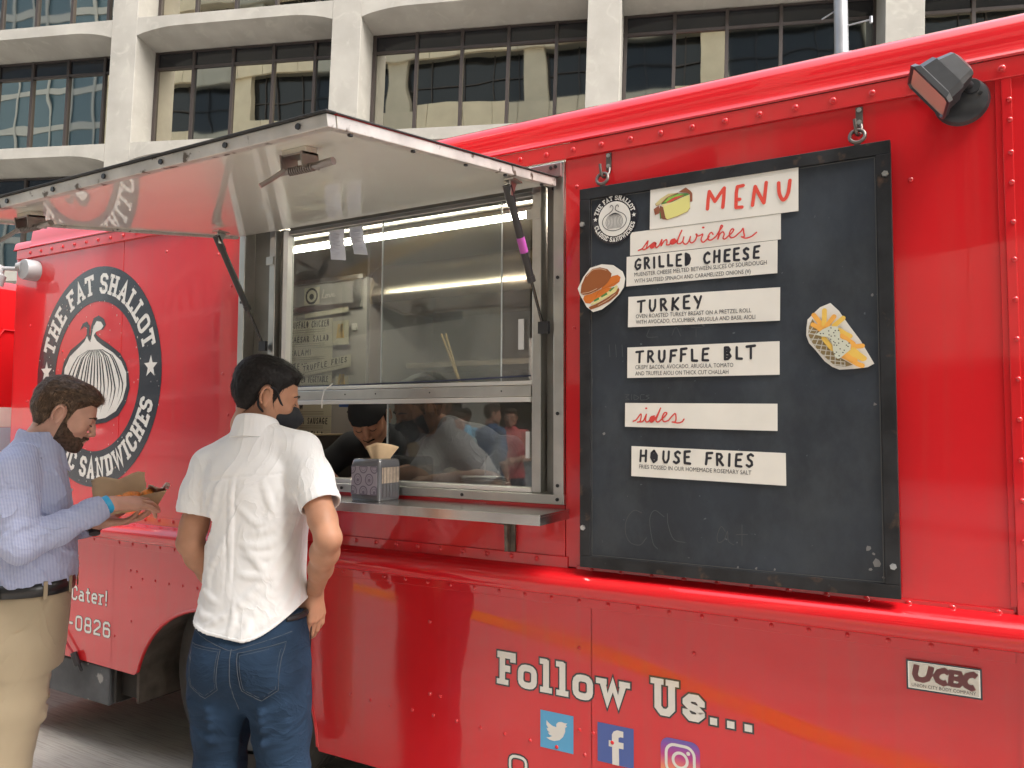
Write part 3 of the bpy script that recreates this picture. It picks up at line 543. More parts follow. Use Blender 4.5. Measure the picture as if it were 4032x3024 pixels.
# ================================================================ street
road_m = mat('road_concrete', (.38, .36, .325), rough=.85, noise=(2.5, .14, 6))
_n, _l, _b = nodes(road_m)
tc = _n.new('ShaderNodeTexCoord'); mp = _n.new('ShaderNodeMapping'); mp.inputs['Rotation'].default_value = (0, 0, R_(-8)); mp.inputs['Scale'].default_value = (2.2, 42, 1)
nz = _n.new('ShaderNodeTexNoise'); nz.inputs['Scale'].default_value = 2.2; nz.inputs['Detail'].default_value = 3
bp = _n.new('ShaderNodeBump'); bp.inputs['Strength'].default_value = .7; bp.inputs['Distance'].default_value = .006
_l.new(tc.outputs['Object'], mp.inputs['Vector']); _l.new(mp.outputs[0], nz.inputs['Vector']); _l.new(nz.outputs[0], bp.inputs['Height']); _l.new(bp.outputs[0], _b.inputs['Normal'])
rc = _n.new('ShaderNodeMapRange'); rc.inputs[1].default_value = .36; rc.inputs[2].default_value = .52; rc.inputs[3].default_value = .80; mv = _n.new('ShaderNodeVectorMath'); mv.operation = 'SCALE'
_l.new(nz.outputs[0], rc.inputs[0]); _l.new(rc.outputs[0], mv.inputs['Scale']); _l.new(_b.inputs['Base Color'].links[0].from_socket, mv.inputs[0]); _l.new(mv.outputs[0], _b.inputs['Base Color'])
mk('road', MB().face([(-300, -300, 0), (300, -300, 0), (300, 300, 0), (-300, 300, 0)]), road_m, kind='structure')
ca, sa = math.cos(R_(17)), math.sin(R_(17))
def street(a, d): return (a*ca-d*sa, a*sa+d*ca)     # along / across the street
ym = mat('yellow_road_paint', (.92, .46, .004), rough=.6, noise=(30, .15))
q = [(-14, -6.9), (-5.08, -3.64), (-3.47, -3.2), (-2.45, -2.86), (-1.16, -2.27), (-.27, -1.86), (6, .6)]
b = MB()
for (x0, y0), (x1, y1) in zip(q[:-1], q[1:]): b.face([(x0, y0-.11, .004), (x1, y1-.11, .004), (x1, y1+.11, .004), (x0, y0+.11, .004)])
mk('lane_line', b, ym, kind='structure')
# pavement behind the camera and one in front of the office block
pv = mat('pavement_concrete', (.36, .35, .33), rough=.9, noise=(3, .1, 5))
for nm, d0, d1 in (('pavement', -14.5, -9.5), ('pavement', 12.5, 26)):
    v = [(*street(a, d), z) for a in (-90, 90) for d in (d0, d1) for z in (-.05, .14)]
    mk(nm, MB().hexa(v), pv, kind='structure')

# ================================================================ office block across the street
P0 = Vector((-26.24, 10.63, 12.37)); ang, rol = R_(17), R_(1.8)
xb = Vector((math.cos(ang), math.sin(ang), 0)); nb = Vector((-math.sin(ang), math.cos(ang), 0)); zz = Vector((0, 0, 1))
XB = xb*math.cos(rol)-zz*math.sin(rol); ZB = zz*math.cos(rol)+xb*math.sin(rol)
def F(a, h, d=0): return tuple(P0+XB*a+ZB*h+nb*d)
conc = mat('office_concrete', (.27, .26, .235), rough=.85, noise=(1.1, .13, 8), bump=(6, .25, .01, 5))
_n, _l, _b = nodes(conc)   # pale mottled weather marks of their own shape
nz = _n.new('ShaderNodeTexNoise'); nz.inputs['Scale'].default_value = 2.3; nz.inputs['Detail'].default_value = 9; nz.inputs['Distortion'].default_value = 1.2
rp = _n.new('ShaderNodeMapRange'); rp.inputs[1].default_value = .56; rp.inputs[2].default_value = .85; mxx = _n.new('ShaderNodeMix'); mxx.data_type = 'RGBA'
_tc = _n.new('ShaderNodeTexCoord'); _l.new(_tc.outputs['Object'], nz.inputs['Vector']); _l.new(nz.outputs[0], rp.inputs[0]); _l.new(rp.outputs[0], mxx.inputs[0])
src = _b.inputs['Base Color'].links[0].from_socket; _l.new(src, mxx.inputs[6]); mxx.inputs[7].default_value = (.34, .33, .29, 1); _l.new(mxx.outputs[2], _b.inputs['Base Color'])
frame_m = mat('bronze_frame', (.055, .045, .042), rough=.4, metal=.3)
head_m = mat('dark_spandrel_glass', (.012, .013, .016), rough=.12, spec=.5)
pane_m = mat('mirror_glass', (.56, .53, .44), rough=.012, metal=1, bump=(.6, .28, .02, 1))
pane_m2 = mat('mirror_glass_darker', (.42, .41, .36), rough=.02, metal=1, bump=(.5, .4, .02, 1)); pane_m3 = mat('mirror_glass_dull', (.30, .32, .31), rough=.03, metal=1, bump=(.7, .3, .02, 1))
office = thing('office_building', tuple(Vector(F(16, -12.3))), 'pale concrete office block with deep curved window bays and dark glass behind the truck', 'building')
COLS = [4.52-7.48*2, 4.52-7.48, 4.52, 12.0, 19.5, 26.98, 34.46, 41.94]; DEP = .95; SC_OFF = 3.95
LEV = [-3, -2, -1, 0, 1, 2]     # spandrel tops at 2.0 + 3.95 * level
def Fbox(mb, a0, a1, h0, h1, d0, d1): return mb.hexa([F(a, h, d) for a in (a0, a1) for d in (d0, d1) for h in (h0, h1)])
col_me = None
for c in COLS:
    mk('column', Fbox(MB(), c-.455, c+.455, -12.5, 12.8, 0, DEP+.3), conc, office, bevel=.012, seg=1)
for li in LEV:
    top = 2.0+SC_OFF*li
    for i in range(len(COLS)-1):
        a0, a1 = COLS[i]+.457, COLS[i+1]-.457; m = MB(); n = 24
        A = []; 
        for k in range(n+1):
            a = a0+(a1-a0)*k/n; e = min(a-a0, a1-a); t = min(1, e/1.45); A.append((a, top-.56+.22*math.sin(t*math.pi/2)**.8))
        vs = []
        for a, h in A: vs += [F(a, top, 0), F(a, h, 0), F(a, top-.68, DEP+.06), F(a, top-.06, DEP+.06)]
        fs = []
        for k in range(n):
            for q_ in range(4):
                r_ = (q_+1) % 4; fs.append((k*4+q_, k*4+r_, (k+1)*4+r_, (k+1)*4+q_))
        fs += [(0, 1, 2, 3), (n*4+3, n*4+2, n*4+1, n*4)]
        m.add(vs, fs); mk('spandrel', m, conc, office, smooth=30)
        # glazing of the bay above this spandrel
        b0 = top+.0; t0 = top+SC_OFF-.68
        if li == LEV[-1]: continue
        xs = [a0+.06]+[a0+1.4*k for k in (1, 2, 3, 4)]+[a1-.03]
        fr = MB()
        for k, x in enumerate(xs): Fbox(fr, x-.045, x+.045, b0-.1, t0, DEP-.06, DEP+.05)
        mk('mullion', fr, frame_m, office)
        fr = MB(); Fbox(fr, a0, a1, t0-.58, t0-.5, DEP-.045, DEP+.04); Fbox(fr, a0, a1, t0-.05, t0, DEP-.045, DEP+.04)
        mk('transom', fr, frame_m, office)
        for k in range(5):
            rr = random.Random(i*31+li*7+k); tl = rr.uniform(-.012, .012); tu = rr.uniform(-.006, .006)
            p = MB().face([F(xs[k]+.04, b0-.1, DEP+.01+tl*.5), F(xs[k+1]-.04, b0-.1, DEP+.01-tl*.5), F(xs[k+1]-.04, t0-.58, DEP+.01-tl*.5+tu), F(xs[k]+.04, t0-.58, DEP+.01+tl*.5+tu)])
            mk('pane', p, rr.choice((pane_m, pane_m, pane_m2, pane_m3)), office)
            p = MB().face([F(xs[k]+.04, t0-.5, DEP+.01), F(xs[k+1]-.04, t0-.5, DEP+.01), F(xs[k+1]-.04, t0-.05, DEP+.01), F(xs[k]+.04, t0-.05, DEP+.01)])
            mk('head_panel', p, head_m, office)
mk('wall', Fbox(MB(), COLS[0], COLS[-1], -12.5, 12.8, DEP+.35, DEP+8), mat('office_dark', (.05, .05, .05)), office)

# ================================================================ buildings on the camera's side of the street, seen only as reflections
bei = mat('beige_precast', (.64, .57, .44), rough=.8, noise=(.8, .08, 4)); dkg = mat('dark_window_glass', (.02, .022, .025), rough=.1)
opp = thing('office_building', (*street(0, -19), 0), 'beige precast office block with dark window bands on the camera side of the street', 'building')
D2 = -19
def S_(mb, a0, a1, z0, z1, d0, d1): return mb.hexa([(*street(a, d), z) for a in (a0, a1) for d in (d0, d1) for z in (z0, z1)])
for k in range(5):
    m = MB(); z = 3.2+7.2*k
    for j in range(32): S_(m, -50+j*2.5+.02, -50+(j+1)*2.5-.02, z, z+3.0, D2-.3, D2)
    mk('spandrel', m, bei, opp, kind='stuff')
    m = MB(); S_(m, -50, 30, z+3.0, z+7.2, D2-1.2, D2-1.0); mk('window_band', m, dkg, opp)
    m = MB()
    for j in range(33): S_(m, -50+j*2.5-.05, -50+j*2.5+.05, z+3.0, z+7.2, D2-1.0, D2-.85)
    S_(m, -50, 30, z+5.0, z+5.1, D2-1.0, D2-.86); mk('mullion', m, frame_m, opp, kind='stuff')
for j in range(7): mk('column', S_(MB(), -50+j*13-.9, -50+j*13+.9, 0, 38.9, D2-.9, D2-.31), bei, opp)
m = MB(); S_(m, -50, 30, 0, 3.2, D2-3, D2-2.6); mk('shop_front', m, dkg, opp)
m = MB(); S_(m, -50, 30, 39.0, 40, D2-8, D2); S_(m, -50, 30, 0, 38.9, D2-8, D2-3.0); mk('roof', m, bei, opp)
tower = thing('office_tower', (*street(-78, -26), 0), 'blue glass tower beyond the beige office block', 'building')
m = MB(); S_(m, -100, -56, 0, 75, -50, -26); mk('wall', m, mat('tower_glass', (.08, .14, .18), rough=.15, spec=.8), tower)
m = MB()
for k in range(19): S_(m, -100, -56, 4*k, 4*k+.7, -26, -25.9)
for k in range(16): S_(m, -100+k*2.9, -99.75+k*2.9, 0, 75, -25.9, -25.8)
mk('mullion', m, mat('tower_frame', (.45, .46, .45), rough=.5), tower)

# street lamp in front of the office block
gm = mat('galvanised_pole', (.30, .31, .33), rough=.45, metal=.6, noise=(4, .1))
PX, PY = -1.37, 12.65
lp = thing('street_lamp', (PX, PY, 0), 'tall grey metal street lamp pole with small side pegs before the office windows', 'street lamp')
mk('pole', MB().cyl((PX, PY, 0), (PX, PY, 11.5), .15, 12, .115), gm, lp, smooth=40)
mk('base_plate', MB().cyl((PX, PY, .14), (PX, PY, .45), .24, 12, .17), gm, lp, smooth=40)
m = MB(); m.tube([(PX, PY, 11.4), (PX-.3, PY-.9, 12.1), (PX-.5, PY-2.4, 12.3)], .05, 8); mk('arm', m, gm, lp, smooth=60)
m = MB().box(PX-.68, PX-.36, PY-3.1, PY-2.35, 12.22, 12.36); mk('lamp_head', m, gm, lp, bevel=.03)
m = MB(); m.cyl((PX, PY, 9.35), (PX-.33, PY-.02, 9.2), .014, 6); m.cyl((PX+.1, PY, 8.98), (PX+.5, PY+.02, 9.0), .014, 6); m.cyl((PX+.5, PY+.02, 8.94), (PX+.5, PY+.02, 9.06), .03, 6)
mk('peg', m, gm, lp)
# ================================================================ red food truck: its side is the wall y = 0
red = mat('red_paint', (.64, .010, .016), rough=.34, spec=.25, coat=1, coat_rough=.02, noise=(1.7, .05, 5), bump=(1.25, .13, .05, 1.0))
steel = mat('brushed_steel', (.55, .54, .52), rough=.24, metal=1, noise=(7, .16, 5))
alu = mat('aluminium', (.52, .51, .48), rough=.34, metal=1, noise=(9, .12, 6), bump=(40, .1, .001))
dark_alu = mat('dull_aluminium', (.24, .23, .21), rough=.42, metal=.9, noise=(6, .15))
blk = mat('black_plastic', (.018, .018, .02), rough=.38); rub = mat('black_rubber', (.02, .02, .02), rough=.7, noise=(8, .3))
white = mat('white_vinyl', (.74, .72, .68), rough=.3, coat=.5, noise=(20, .03)); inkb = mat('black_vinyl', (.02, .02, .028), rough=.22, coat=.6)
bolt_m = mat('bolt_steel', (.6, .6, .6), rough=.3, metal=1)
truck = thing('food_truck', (-1.7, 1.1, 0), 'red food truck with a serving window, round shallot emblem and riveted side', 'food truck')
XL, XR, YB_ = -4.37, 2.6, 2.2
def side_sheet(x0, x1, z0, z1, y=0, th=.012, nm='side_panel', hole=None):
    m = MB()
    if hole:
        a, b_, c, d = hole
        for q in ((x0, a, z0, z1), (b_, x1, z0, z1), (a, b_, z0, c), (a, b_, d, z1)):
            if q[1]-q[0] > .001 and q[3]-q[2] > .001: m.box(q[0], q[1], y, y+th, q[2], q[3])
    else: m.box(x0, x1, y, y+th, z0, z1)
    return mk(nm, m, red, truck, bevel=.002)
ZT = 2.47
side_sheet(XL+.02, -3.4185, 1.1235, ZT); side_sheet(-3.4165, -2.60, 1.1235, ZT); side_sheet(-2.598, -1.062, 1.1235, 1.322); side_sheet(-1.06, .163, 1.1235, ZT)
side_sheet(.166, 2.6, 1.1235, ZT+.02, y=-.003, th=.015)
# overlapping vertical strip on the right
mk('seam_strip', MB().box(.163, .186, -.009, -.0035, 1.06, 2.485), red, truck, bevel=.002)
mk('seam_strip', MB().box(.150, .165, -.0045, -.0005, 1.14, 2.478), red, truck, bevel=.001)
# lower skin: left wing, arch, middle, right
def skirt(pts, nm='lower_panel', y=.0): return mk(nm, MB().prism(pts, y, y+.012), red, truck, bevel=.002)
ax, aw, az, ah = -2.68, .565, .29, .495
arch = [(ax+aw*math.copysign(abs(math.cos(R_(t)))**(2/2.2), math.cos(R_(t))), az+ah*abs(math.sin(R_(t)))**(2/2.2)) for t in np.linspace(163.5, 4.5, 34)]
skirt([(XL+.02, 1.03), (XL+.02, .45), (-3.4175, .434)][::-1]+[(-3.4175, 1.03)][::-1])
MATS['lp'] = None
skirt([(-3.4155, 1.03), (-3.4155, .434), (arch[0][0]-.02, .431)]+arch+[(arch[-1][0]+.01, .325), (-.971, .325), (-.971, 1.03)])
skirt([(-.969, 1.03), (-.969, .325), (.16, .325), (.16, 1.03)]); skirt([(.163, 1.03), (.163, .325), (2.6, .325), (2.6, 1.03)], y=-.003)
mk('arch_lip', MB().tube([(x, .004, z) for x, z in arch], .009, 8), red, truck, smooth=60)
# belt: riveted strip, rolled rub rail, riveted strip
mk('belt_strip', MB().box(XL+.02, -1.05, -.006, -.0005, 1.118, 1.157), red, truck, bevel=.0015)
mk('belt_strip', MB().box(-1.02, .157, -.006, -.0005, 1.10, 1.133), red, truck, bevel=.0015)
rail = [(-.0005, 1.122), (-.012, 1.121), (-.022, 1.117)]+[(-.026-.042*math.sin(R_(t)), 1.075+.040*math.cos(R_(t))) for t in np.linspace(8, 150, 13)]+[(-.034, 1.036), (-.02, 1.0345), (-.0005, 1.034)]
m = MB().extrude_x(rail, XL+.03, 2.6, 40); mk('rub_rail', m, mat('red_rail', (.64, .010, .016), rough=.2, spec=.25, coat=1, coat_rough=.02, bump=(2.2, .05, .02, 1)), truck, smooth=50)
mk('belt_strip', MB().box(XL+.02, .157, -.006, -.0005, 1.003, 1.0335), red, truck, bevel=.0015)
# roof side: drip strip and rolled roof edge
mk('drip_strip', MB().box(XL+.03, 2.6, -.011, -.001, 2.466, 2.518), red, truck, bevel=.002)
prof = [(-.013, 2.5185), (-.0155, 2.524), (-.013, 2.529), (-.010, 2.533), (-.0085, 2.56), (-.004, 2.600), (.004, 2.622), (.024, 2.638), (.042, 2.648), (.09, 2.655), (1.1, 2.70), (2.1, 2.655), (2.2, 2.6), (2.2, 2.4)]
mk('roof', MB().extrude_x(prof, -4.21, 2.6, 30), mat('red_roof', (.64, .010, .016), rough=.3, spec=.2, coat=1, coat_rough=.03, bump=(2, .05, .02, 1)), truck, smooth=40)
prof2 = [(y, 2.518+(z-2.518)*.45) for y, z in prof]
mk('roof_step', MB().extrude_x(prof2, XL, -4.213, 2), red, truck, smooth=40)
# front (left) end, back, floor, far side
m = MB(); m.add([(XL+.02-.02*math.sin(t), .02-.02*math.cos(t)-.0, z) for z in (.45, 2.52) for t in np.linspace(0, math.pi/2, 6)], [(i, i+1, i+7, i+6) for i in range(5)]); mk('corner_post', m, red, truck, smooth=60)
mk('end_wall', MB().box(XL, XL+.012, .02, YB_, .45, 2.56), red, truck)
mk('far_wall', MB().box(XL, 2.6, YB_-.02, YB_-.005, .4, 2.5), red, truck)
und = mat('grimy_underbody', (.03, .026, .022), rough=.9, noise=(5, .5, 6))
mks('chassis', MB().box(-4.3, -3.32, .12, YB_-.1, .48, .579).box(-2.06, 2.6, .10, YB_-.1, .42, .579).box(-3.32, -2.06, .64, YB_-.1, .48, .579).box(-4.3, 2.6, 1.3, 1.4, .35, .5), und, truck)
# wheel well
liner = [(x*1.0, z) for x, z in arch]
m = MB(); n = len(liner); m.add([(x, y, z) for y in (.013, .60) for x, z in liner], [(i, i+1, n+i+1, n+i) for i in range(n-1)]); m.box(-3.3, -2.05, .6, .61, .35, .85)
m.box(-3.24, -3.222, .013, .6, .30, .48)
well_m = mat('wheel_well_dirt', (.10, .082, .066), rough=.95, noise=(9, .45, 7), bump=(25, .6, .01, 5)); mk('wheel_arch', m, well_m, truck, smooth=40)
mk('mud_flap', MB().box(-3.33, -3.31, .14, .5, .26, .6), und, truck)
# wheel
wc = (-2.64, .30); RW = .47
tp = [(0, .30), (.004, .335), (.0, .37), (.006, .42), (.022, .452), (.05, RW-.004)]
for k in range(5): a = .06+k*.032; tp += [(a, RW), (a+.022, RW), (a+.024, RW-.012), (a+.030, RW-.012)]
tp += [(.24, RW-.01), (.26, .45), (.265, .40), (.26, .30)]
wheel = mk('wheel', MB().lathe((wc[0], .10, .47), (0, 1, 0), [(.06, .05), (.055, .12), (.09, .15), (.10, .2), (.045, .245), (.02, .27), (.012, .29), (.02, .302), (.05, .30)], 48), mat('wheel_rim', (.10, .095, .09), rough=.5, metal=.6, noise=(12, .4, 5)), truck, smooth=40)
mk('tyre', MB().lathe((wc[0], .10, .47), (0, 1, 0), tp, 64), mat('tyre_rubber', (.055, .05, .045), rough=.85, noise=(14, .25, 5)), wheel, smooth=35)
m = MB()
for k in range(8): t = k*math.pi/4; m.cyl((wc[0]+.12*math.cos(t), .145, .47+.12*math.sin(t)), (wc[0]+.12*math.cos(t), .125, .47+.12*math.sin(t)), .016, 6)
m.cyl((wc[0], .16, .47), (wc[0], .10, .47), .055, 16); mk('hub', m, MATS['wheel_rim'], wheel)
# grey step box below the left wing
sb = mat('grey_step_paint', (.085, .09, .095), rough=.7, noise=(7, .35, 7), bump=(30, .4, .004, 5))
_n, _l, _b = nodes(sb); _tc = _n.new('ShaderNodeTexCoord'); nz = _n.new('ShaderNodeTexNoise'); nz.inputs['Scale'].default_value = 9; nz.inputs['Detail'].default_value = 8
rp = _n.new('ShaderNodeMapRange'); rp.inputs[1].default_value = .62; rp.inputs[2].default_value = .66; mxx = _n.new('ShaderNodeMix'); mxx.data_type = 'RGBA'; _l.new(_tc.outputs['Object'], nz.inputs['Vector']); _l.new(nz.outputs[0], rp.inputs[0]); _l.new(rp.outputs[0], mxx.inputs[0])
_l.new(_b.inputs['Base Color'].links[0].from_socket, mxx.inputs[6]); mxx.inputs[7].default_value = (.34, .33, .31, 1); _l.new(mxx.outputs[2], _b.inputs['Base Color'])
mk('step_box', MB().hexa([(x, y, z) for x in (-4.3, -3.44) for y, z in ((.01, .25), (.01, .425), (.5, .25), (.5, .425))]), sb, truck, bevel=.006)
mk('tow_bracket', MB().box(-3.42, -3.40, .02, .4, .27, .44).box(-3.40, -3.26, .05, .07, .30, .43), und, truck)
# rubber strap and its clamp at the skirt
m = MB(); m.tube([(-3.98, -.02, .72), (-3.82, -.02, .57), (-3.675, -.015, .452)], .005, 6); mk('strap', m, mat('dark_red_cord', (.25, .01, .02), rough=.5), truck)
m = MB(); m.tube([(-3.685, -.018, .47), (-3.655, -.014, .415)], .016, 8); m.tube([(-3.655, -.014, .43), (-3.625, -.012, .39)], .008, 6); mk('strap_clamp', m, blk, truck, smooth=40)

# rivets: one mesh, many parts
for m_ in (red,):      # clear coat a little denser than usual; road film and thin vertical streaks
    _n, _l, _b = nodes(m_); _b.inputs['Coat IOR'].default_value = 1.56; _tc = _n.new('ShaderNodeTexCoord'); mp = _n.new('ShaderNodeMapping'); mp.inputs['Scale'].default_value = (26, 1, 1.3); nz = _n.new('ShaderNodeTexNoise'); nz.inputs['Scale'].default_value = 1; nz.inputs['Detail'].default_value = 7
    _l.new(_tc.outputs['Object'], mp.inputs['Vector']); _l.new(mp.outputs[0], nz.inputs['Vector']); rp = _n.new('ShaderNodeMapRange'); rp.inputs[1].default_value = .5; rp.inputs[2].default_value = .8; rp.inputs[4].default_value = .16
    nz2 = _n.new('ShaderNodeTexNoise'); nz2.inputs['Scale'].default_value = 3.2; nz2.inputs['Detail'].default_value = 9; _l.new(_tc.outputs['Object'], nz2.inputs['Vector']); r2_ = _n.new('ShaderNodeMapRange'); r2_.inputs[1].default_value = .35; r2_.inputs[2].default_value = .8; r2_.inputs[3].default_value = .015; r2_.inputs[4].default_value = .16
    _l.new(nz2.outputs[0], r2_.inputs[0]); _l.new(r2_.outputs[0], _b.inputs['Coat Roughness']); mxx = _n.new('ShaderNodeMix'); mxx.data_type = 'RGBA'; _l.new(nz.outputs[0], rp.inputs[0]); _l.new(rp.outputs[0], mxx.inputs[0]); _l.new(_b.inputs['Base Color'].links[0].from_socket, mxx.inputs[6]); mxx.inputs[7].default_value = (.30, .10, .07, 1); _l.new(mxx.outputs[2], _b.inputs['Base Color'])
rv = MB().sphere((0, 0, 0), .0088, 12, 4, hemi=True, sc=(1, 1, .62), axis='-y'); rv.cyl((0, 0, 0), (0, -.0012, 0), .012, 12)
rv_me = to_mesh('rivet', rv, red, 50); rs = to_mesh('rivet', MB().sphere((0, 0, 0), .0068, 10, 3, hemi=True, sc=(1, 1, .6), axis='-y'), red, 60)
def rivet(x, z, y=-.0005, me=rv_me): put('rivet', me, truck, loc=(x, y, z))
for k in range(-31, 25):
    x = -1.127+.0995*k
    if x > -4.3 and x < 2.5: rivet(x, 2.492, -.0115)
for k in range(33): rivet(-4.25+.0965*k, 1.143, -.0062)
for k in range(12): rivet(-.965+.099*k, 1.122, -.0062)
for k in range(45):
    if not (-3.5 < -4.26+.0985*k < -3.43): rivet(-4.26+.0985*k, 1.021, -.0062, rs)
for z in (2.409, 2.357, 2.273, 2.196, 2.095, 2.0, 1.9, 1.8, 1.7, 1.6, 1.5, 1.4, 1.3, 1.2): rivet(.180, z, -.0092, rs)
for x, z in [(-2.514, 2.074), (-3.292, .899), (-3.247, .898), (-3.205, .868), (-3.113, .869), (-3.018, .866), (-2.926, .867), (-2.83, .866), (-3.285, .822), (-3.277, .668), (-3.397, .586), (-1.59, .629), (-1.546, .628), (-1.593, .881), (-1.012, .872), (-.642, .909),
             (-1.952, .565), (-1.859, .56), (-1.765, .558), (-1.667, .559), (-1.574, .558), (-1.476, .557), (-1.379, .553), (-1.285, .55), (-1.189, .548), (-1.011, .616), (-.965, .615), (-.994, .543), (-1.091, .547), (-.9, .6),
             (-2.66, 1.62), (-2.70, 1.80), (-2.66, 2.18), (-2.66, 1.45), (-1.02, 2.37), (-1.03, 1.9), (-.045, 2.24), (-1.60, 1.235), (-3.9, 1.95), (-3.1, 2.38), (-2.75, 2.33), (-4.2, 1.7), (-4.2, 2.1), (-4.22, 1.45)]:
    if -2.598 < x < -1.062 and 1.33 < z < 2.46: continue
    rivet(x, z, -.0005, rs)

# ---------------------------------------------------------------- serving window
m = MB()
for q in ((-2.60, -2.565, 1.325, 2.458), (-1.099, -1.061, 1.325, 2.458)): m.box(q[0], q[1], -.014, .06, q[2], q[3])
wf = mk('window_frame', pieces(m)[0], alu, truck, bevel=.003); mk('window_frame', pieces(m)[1], alu, truck, bevel=.003)
mk('frame_sill', MB().box(-2.60, -1.058, -.016, .05, 1.3235, 1.3555), alu, wf, bevel=.003)
mk('frame_head', MB().box(-2.60, -1.06, -.014, .05, 2.418, 2.4585), alu, wf, bevel=.003)
m = MB(); m.box(-2.563, -2.44, .04, .048, 1.357, 2.417); m.box(-1.147, -1.10, .036, .046, 1.357, 2.417); m.box(-2.37, -1.147, .05, .06, 2.385, 2.417); mks('jamb', m, dark_alu, wf, bevel=.002)
m = MB(); m.box(-2.438, -2.405, .005, .06, 1.357, 2.417); m.box(-1.185, -1.15, -.002, .06, 1.357, 2.40); mks('guide_post', m, alu, wf, bevel=.003)
m = MB(); m.box(-2.40, -2.368, .03, .06, 1.36, 2.40); mks('guide_post', m, dark_alu, wf, bevel=.002)
mk('sash', MB().box(-2.362, -2.336, .008, .045, 1.372, 2.385), mat('white_aluminium', (.68, .67, .64), rough=.35, noise=(9, .08)), wf, bevel=.002)
mk('sash', MB().box(-2.336, -1.186, .012, .05, 2.366, 2.384), alu, wf, bevel=.002)
mk('centre_rail', MB().box(-2.336, -1.186, -.006, .05, 1.678, 1.716), alu, wf, bevel=.003)
mk('rail_lip', MB().box(-2.336, -1.186, -.012, .0, 1.66, 1.6765), mat('bright_aluminium', (.75, .74, .71), rough=.3, metal=.8), wf, bevel=.002)
mk('rail_groove', MB().box(-2.336, -1.186, .0, .045, 1.718, 1.732), MATS['bright_aluminium'], wf, bevel=.002)
mk('sill_track', MB().box(-2.336, -1.186, .0, .06, 1.3565, 1.372), MATS['bright_aluminium'], wf, bevel=.002)
gl = glass_mat('window_glass', (.86, .89, .88), .95, 1.5, bump=(1.1, .12, .01), film=.05); gl2 = glass_mat('lower_glass', (.80, .83, .83), .95, 1.75, bump=(1.1, .08, .01), film=.02); acr = glass_mat('acrylic_sheet', (.90, .91, .92), .9, 1.42, bump=(2.3, .2, .01), film=.075)
def pane(x0, x1, z0, z1, y, m_, th=.004, nm='window_pane'): return mk(nm, MB().box(x0, x1, y, y+th, z0, z1), m_, wf)
pane(-1.811, -1.187, 1.373, 1.66, .02, gl2); pane(-2.335, -1.92, 1.733, 2.365, .034, gl)
pane(-1.925, -1.207, 1.733, 2.366, .026, acr); pane(-1.845, -1.315, 1.733, 2.368, .018, gl)
mks('pane_edge', MB().box(-1.8135, -1.811, .018, .027, 1.373, 1.66).box(-1.8465, -1.845, .016, .024, 1.733, 2.368).box(-1.3165, -1.315, .016, .024, 1.733, 2.368), mat('acrylic_edge', (.45, .47, .48), rough=.2), wf)
bm_ = MB()
for x, z, y in ((-1.082, 2.07, -.015), (-1.082, 1.62, -.015), (-1.082, 1.385, -.015), (-1.082, 1.34, -.017), (-1.45, 1.339, -.017), (-2.0, 1.339, -.017), (-2.58, 2.1, -.015), (-2.58, 1.6, -.015), (-1.12, 2.385, .03)): bm_.cyl((x, y, z), (x, y-.003, z), .006, 8)
for x in (-2.0, -1.85, -1.6, -1.3): bm_.cyl((x, -.006, 1.698), (x, -.0075, 1.698), .003, 6)
mks('screw', bm_, blk, wf)
m = MB(); m.box(-1.205, -1.15, -.008, -.003, 2.28, 2.315); mks('latch_plate', m, alu, wf, bevel=.001); m = MB(); m.box(-2.45, -2.41, -.002, .004, 2.25, 2.285); mks('latch_plate', m, alu, wf, bevel=.001)
m = MB(); m.tube([(-2.07, .0, 1.742), (-2.09, -.025, 1.715), (-2.098, -.028, 1.68), (-2.10, -.026, 1.645)], .0022, 6); mks('cable_tie', m, white, wf)
m = MB().box(-1.245, -1.225, .012, .017, 2.0-.16, 2.0-.055); mk('tape', m, mat('clear_tape', (.5, .5, .5), rough=.4), wf); m = MB().box(-1.215, -1.2, .012, .0175, 1.47, 1.56); mk('tape', m, MATS['clear_tape'], wf)
mk('cable', MB().tube(catmull([(-2.33, .028, 1.737), (-2.1, .015, 1.735), (-1.8, .012, 1.738), (-1.5, .012, 1.742), (-1.2, .02, 1.75)]), .003, 5), mat('dark_cable', (.02, .025, .06), rough=.4), wf)
# counter shelf under the window
sh = MB(); CY, CX0, CX1 = -.212, -2.62, -1.045
sh.box(CX0, CX1, CY, -.002, 1.305, 1.311); sh.box(CX0, CX1, CY-.002, CY+.0, 1.279, 1.3105); sh.box(CX1-.002, CX1+.0, CY, -.003, 1.279, 1.3045)
counter = mk('counter_shelf', sh, steel, truck, bevel=.0025, seg=3)
mk('stiffener', MB().box(-2.6, -1.07, -.06, -.003, 1.283, 1.3045), dark_alu, counter)
def bracket(x):
    m = MB()
    m.prism([(-.005, 1.16), (-.03, 1.16), (-.035, 1.25), (-.19, 1.278), (-.19, 1.29), (-.005, 1.29)], 0, .012)
    m.v = [(x+b_, a, c) for a, b_, c in m.v]
    m.box(x-.004, x+.028, -.012, -.001, 1.158, 1.28); m.box(x-.04, x+.05, -.055, -.03, 1.262, 1.277)
    o = mk('shelf_bracket', m, mat('rusty_steel', (.15, .13, .11), rough=.55, metal=.5, noise=(30, .4, 4)), truck, bevel=.0015)
    mk('bolt', MB().cyl((x+.045, -.06, 1.268), (x+.045, -.045, 1.268), .011, 8).sphere((x+.045, -.06, 1.268), .009, 8, 4), bolt_m, o); return o
bracket(-1.27); bracket(-2.3)

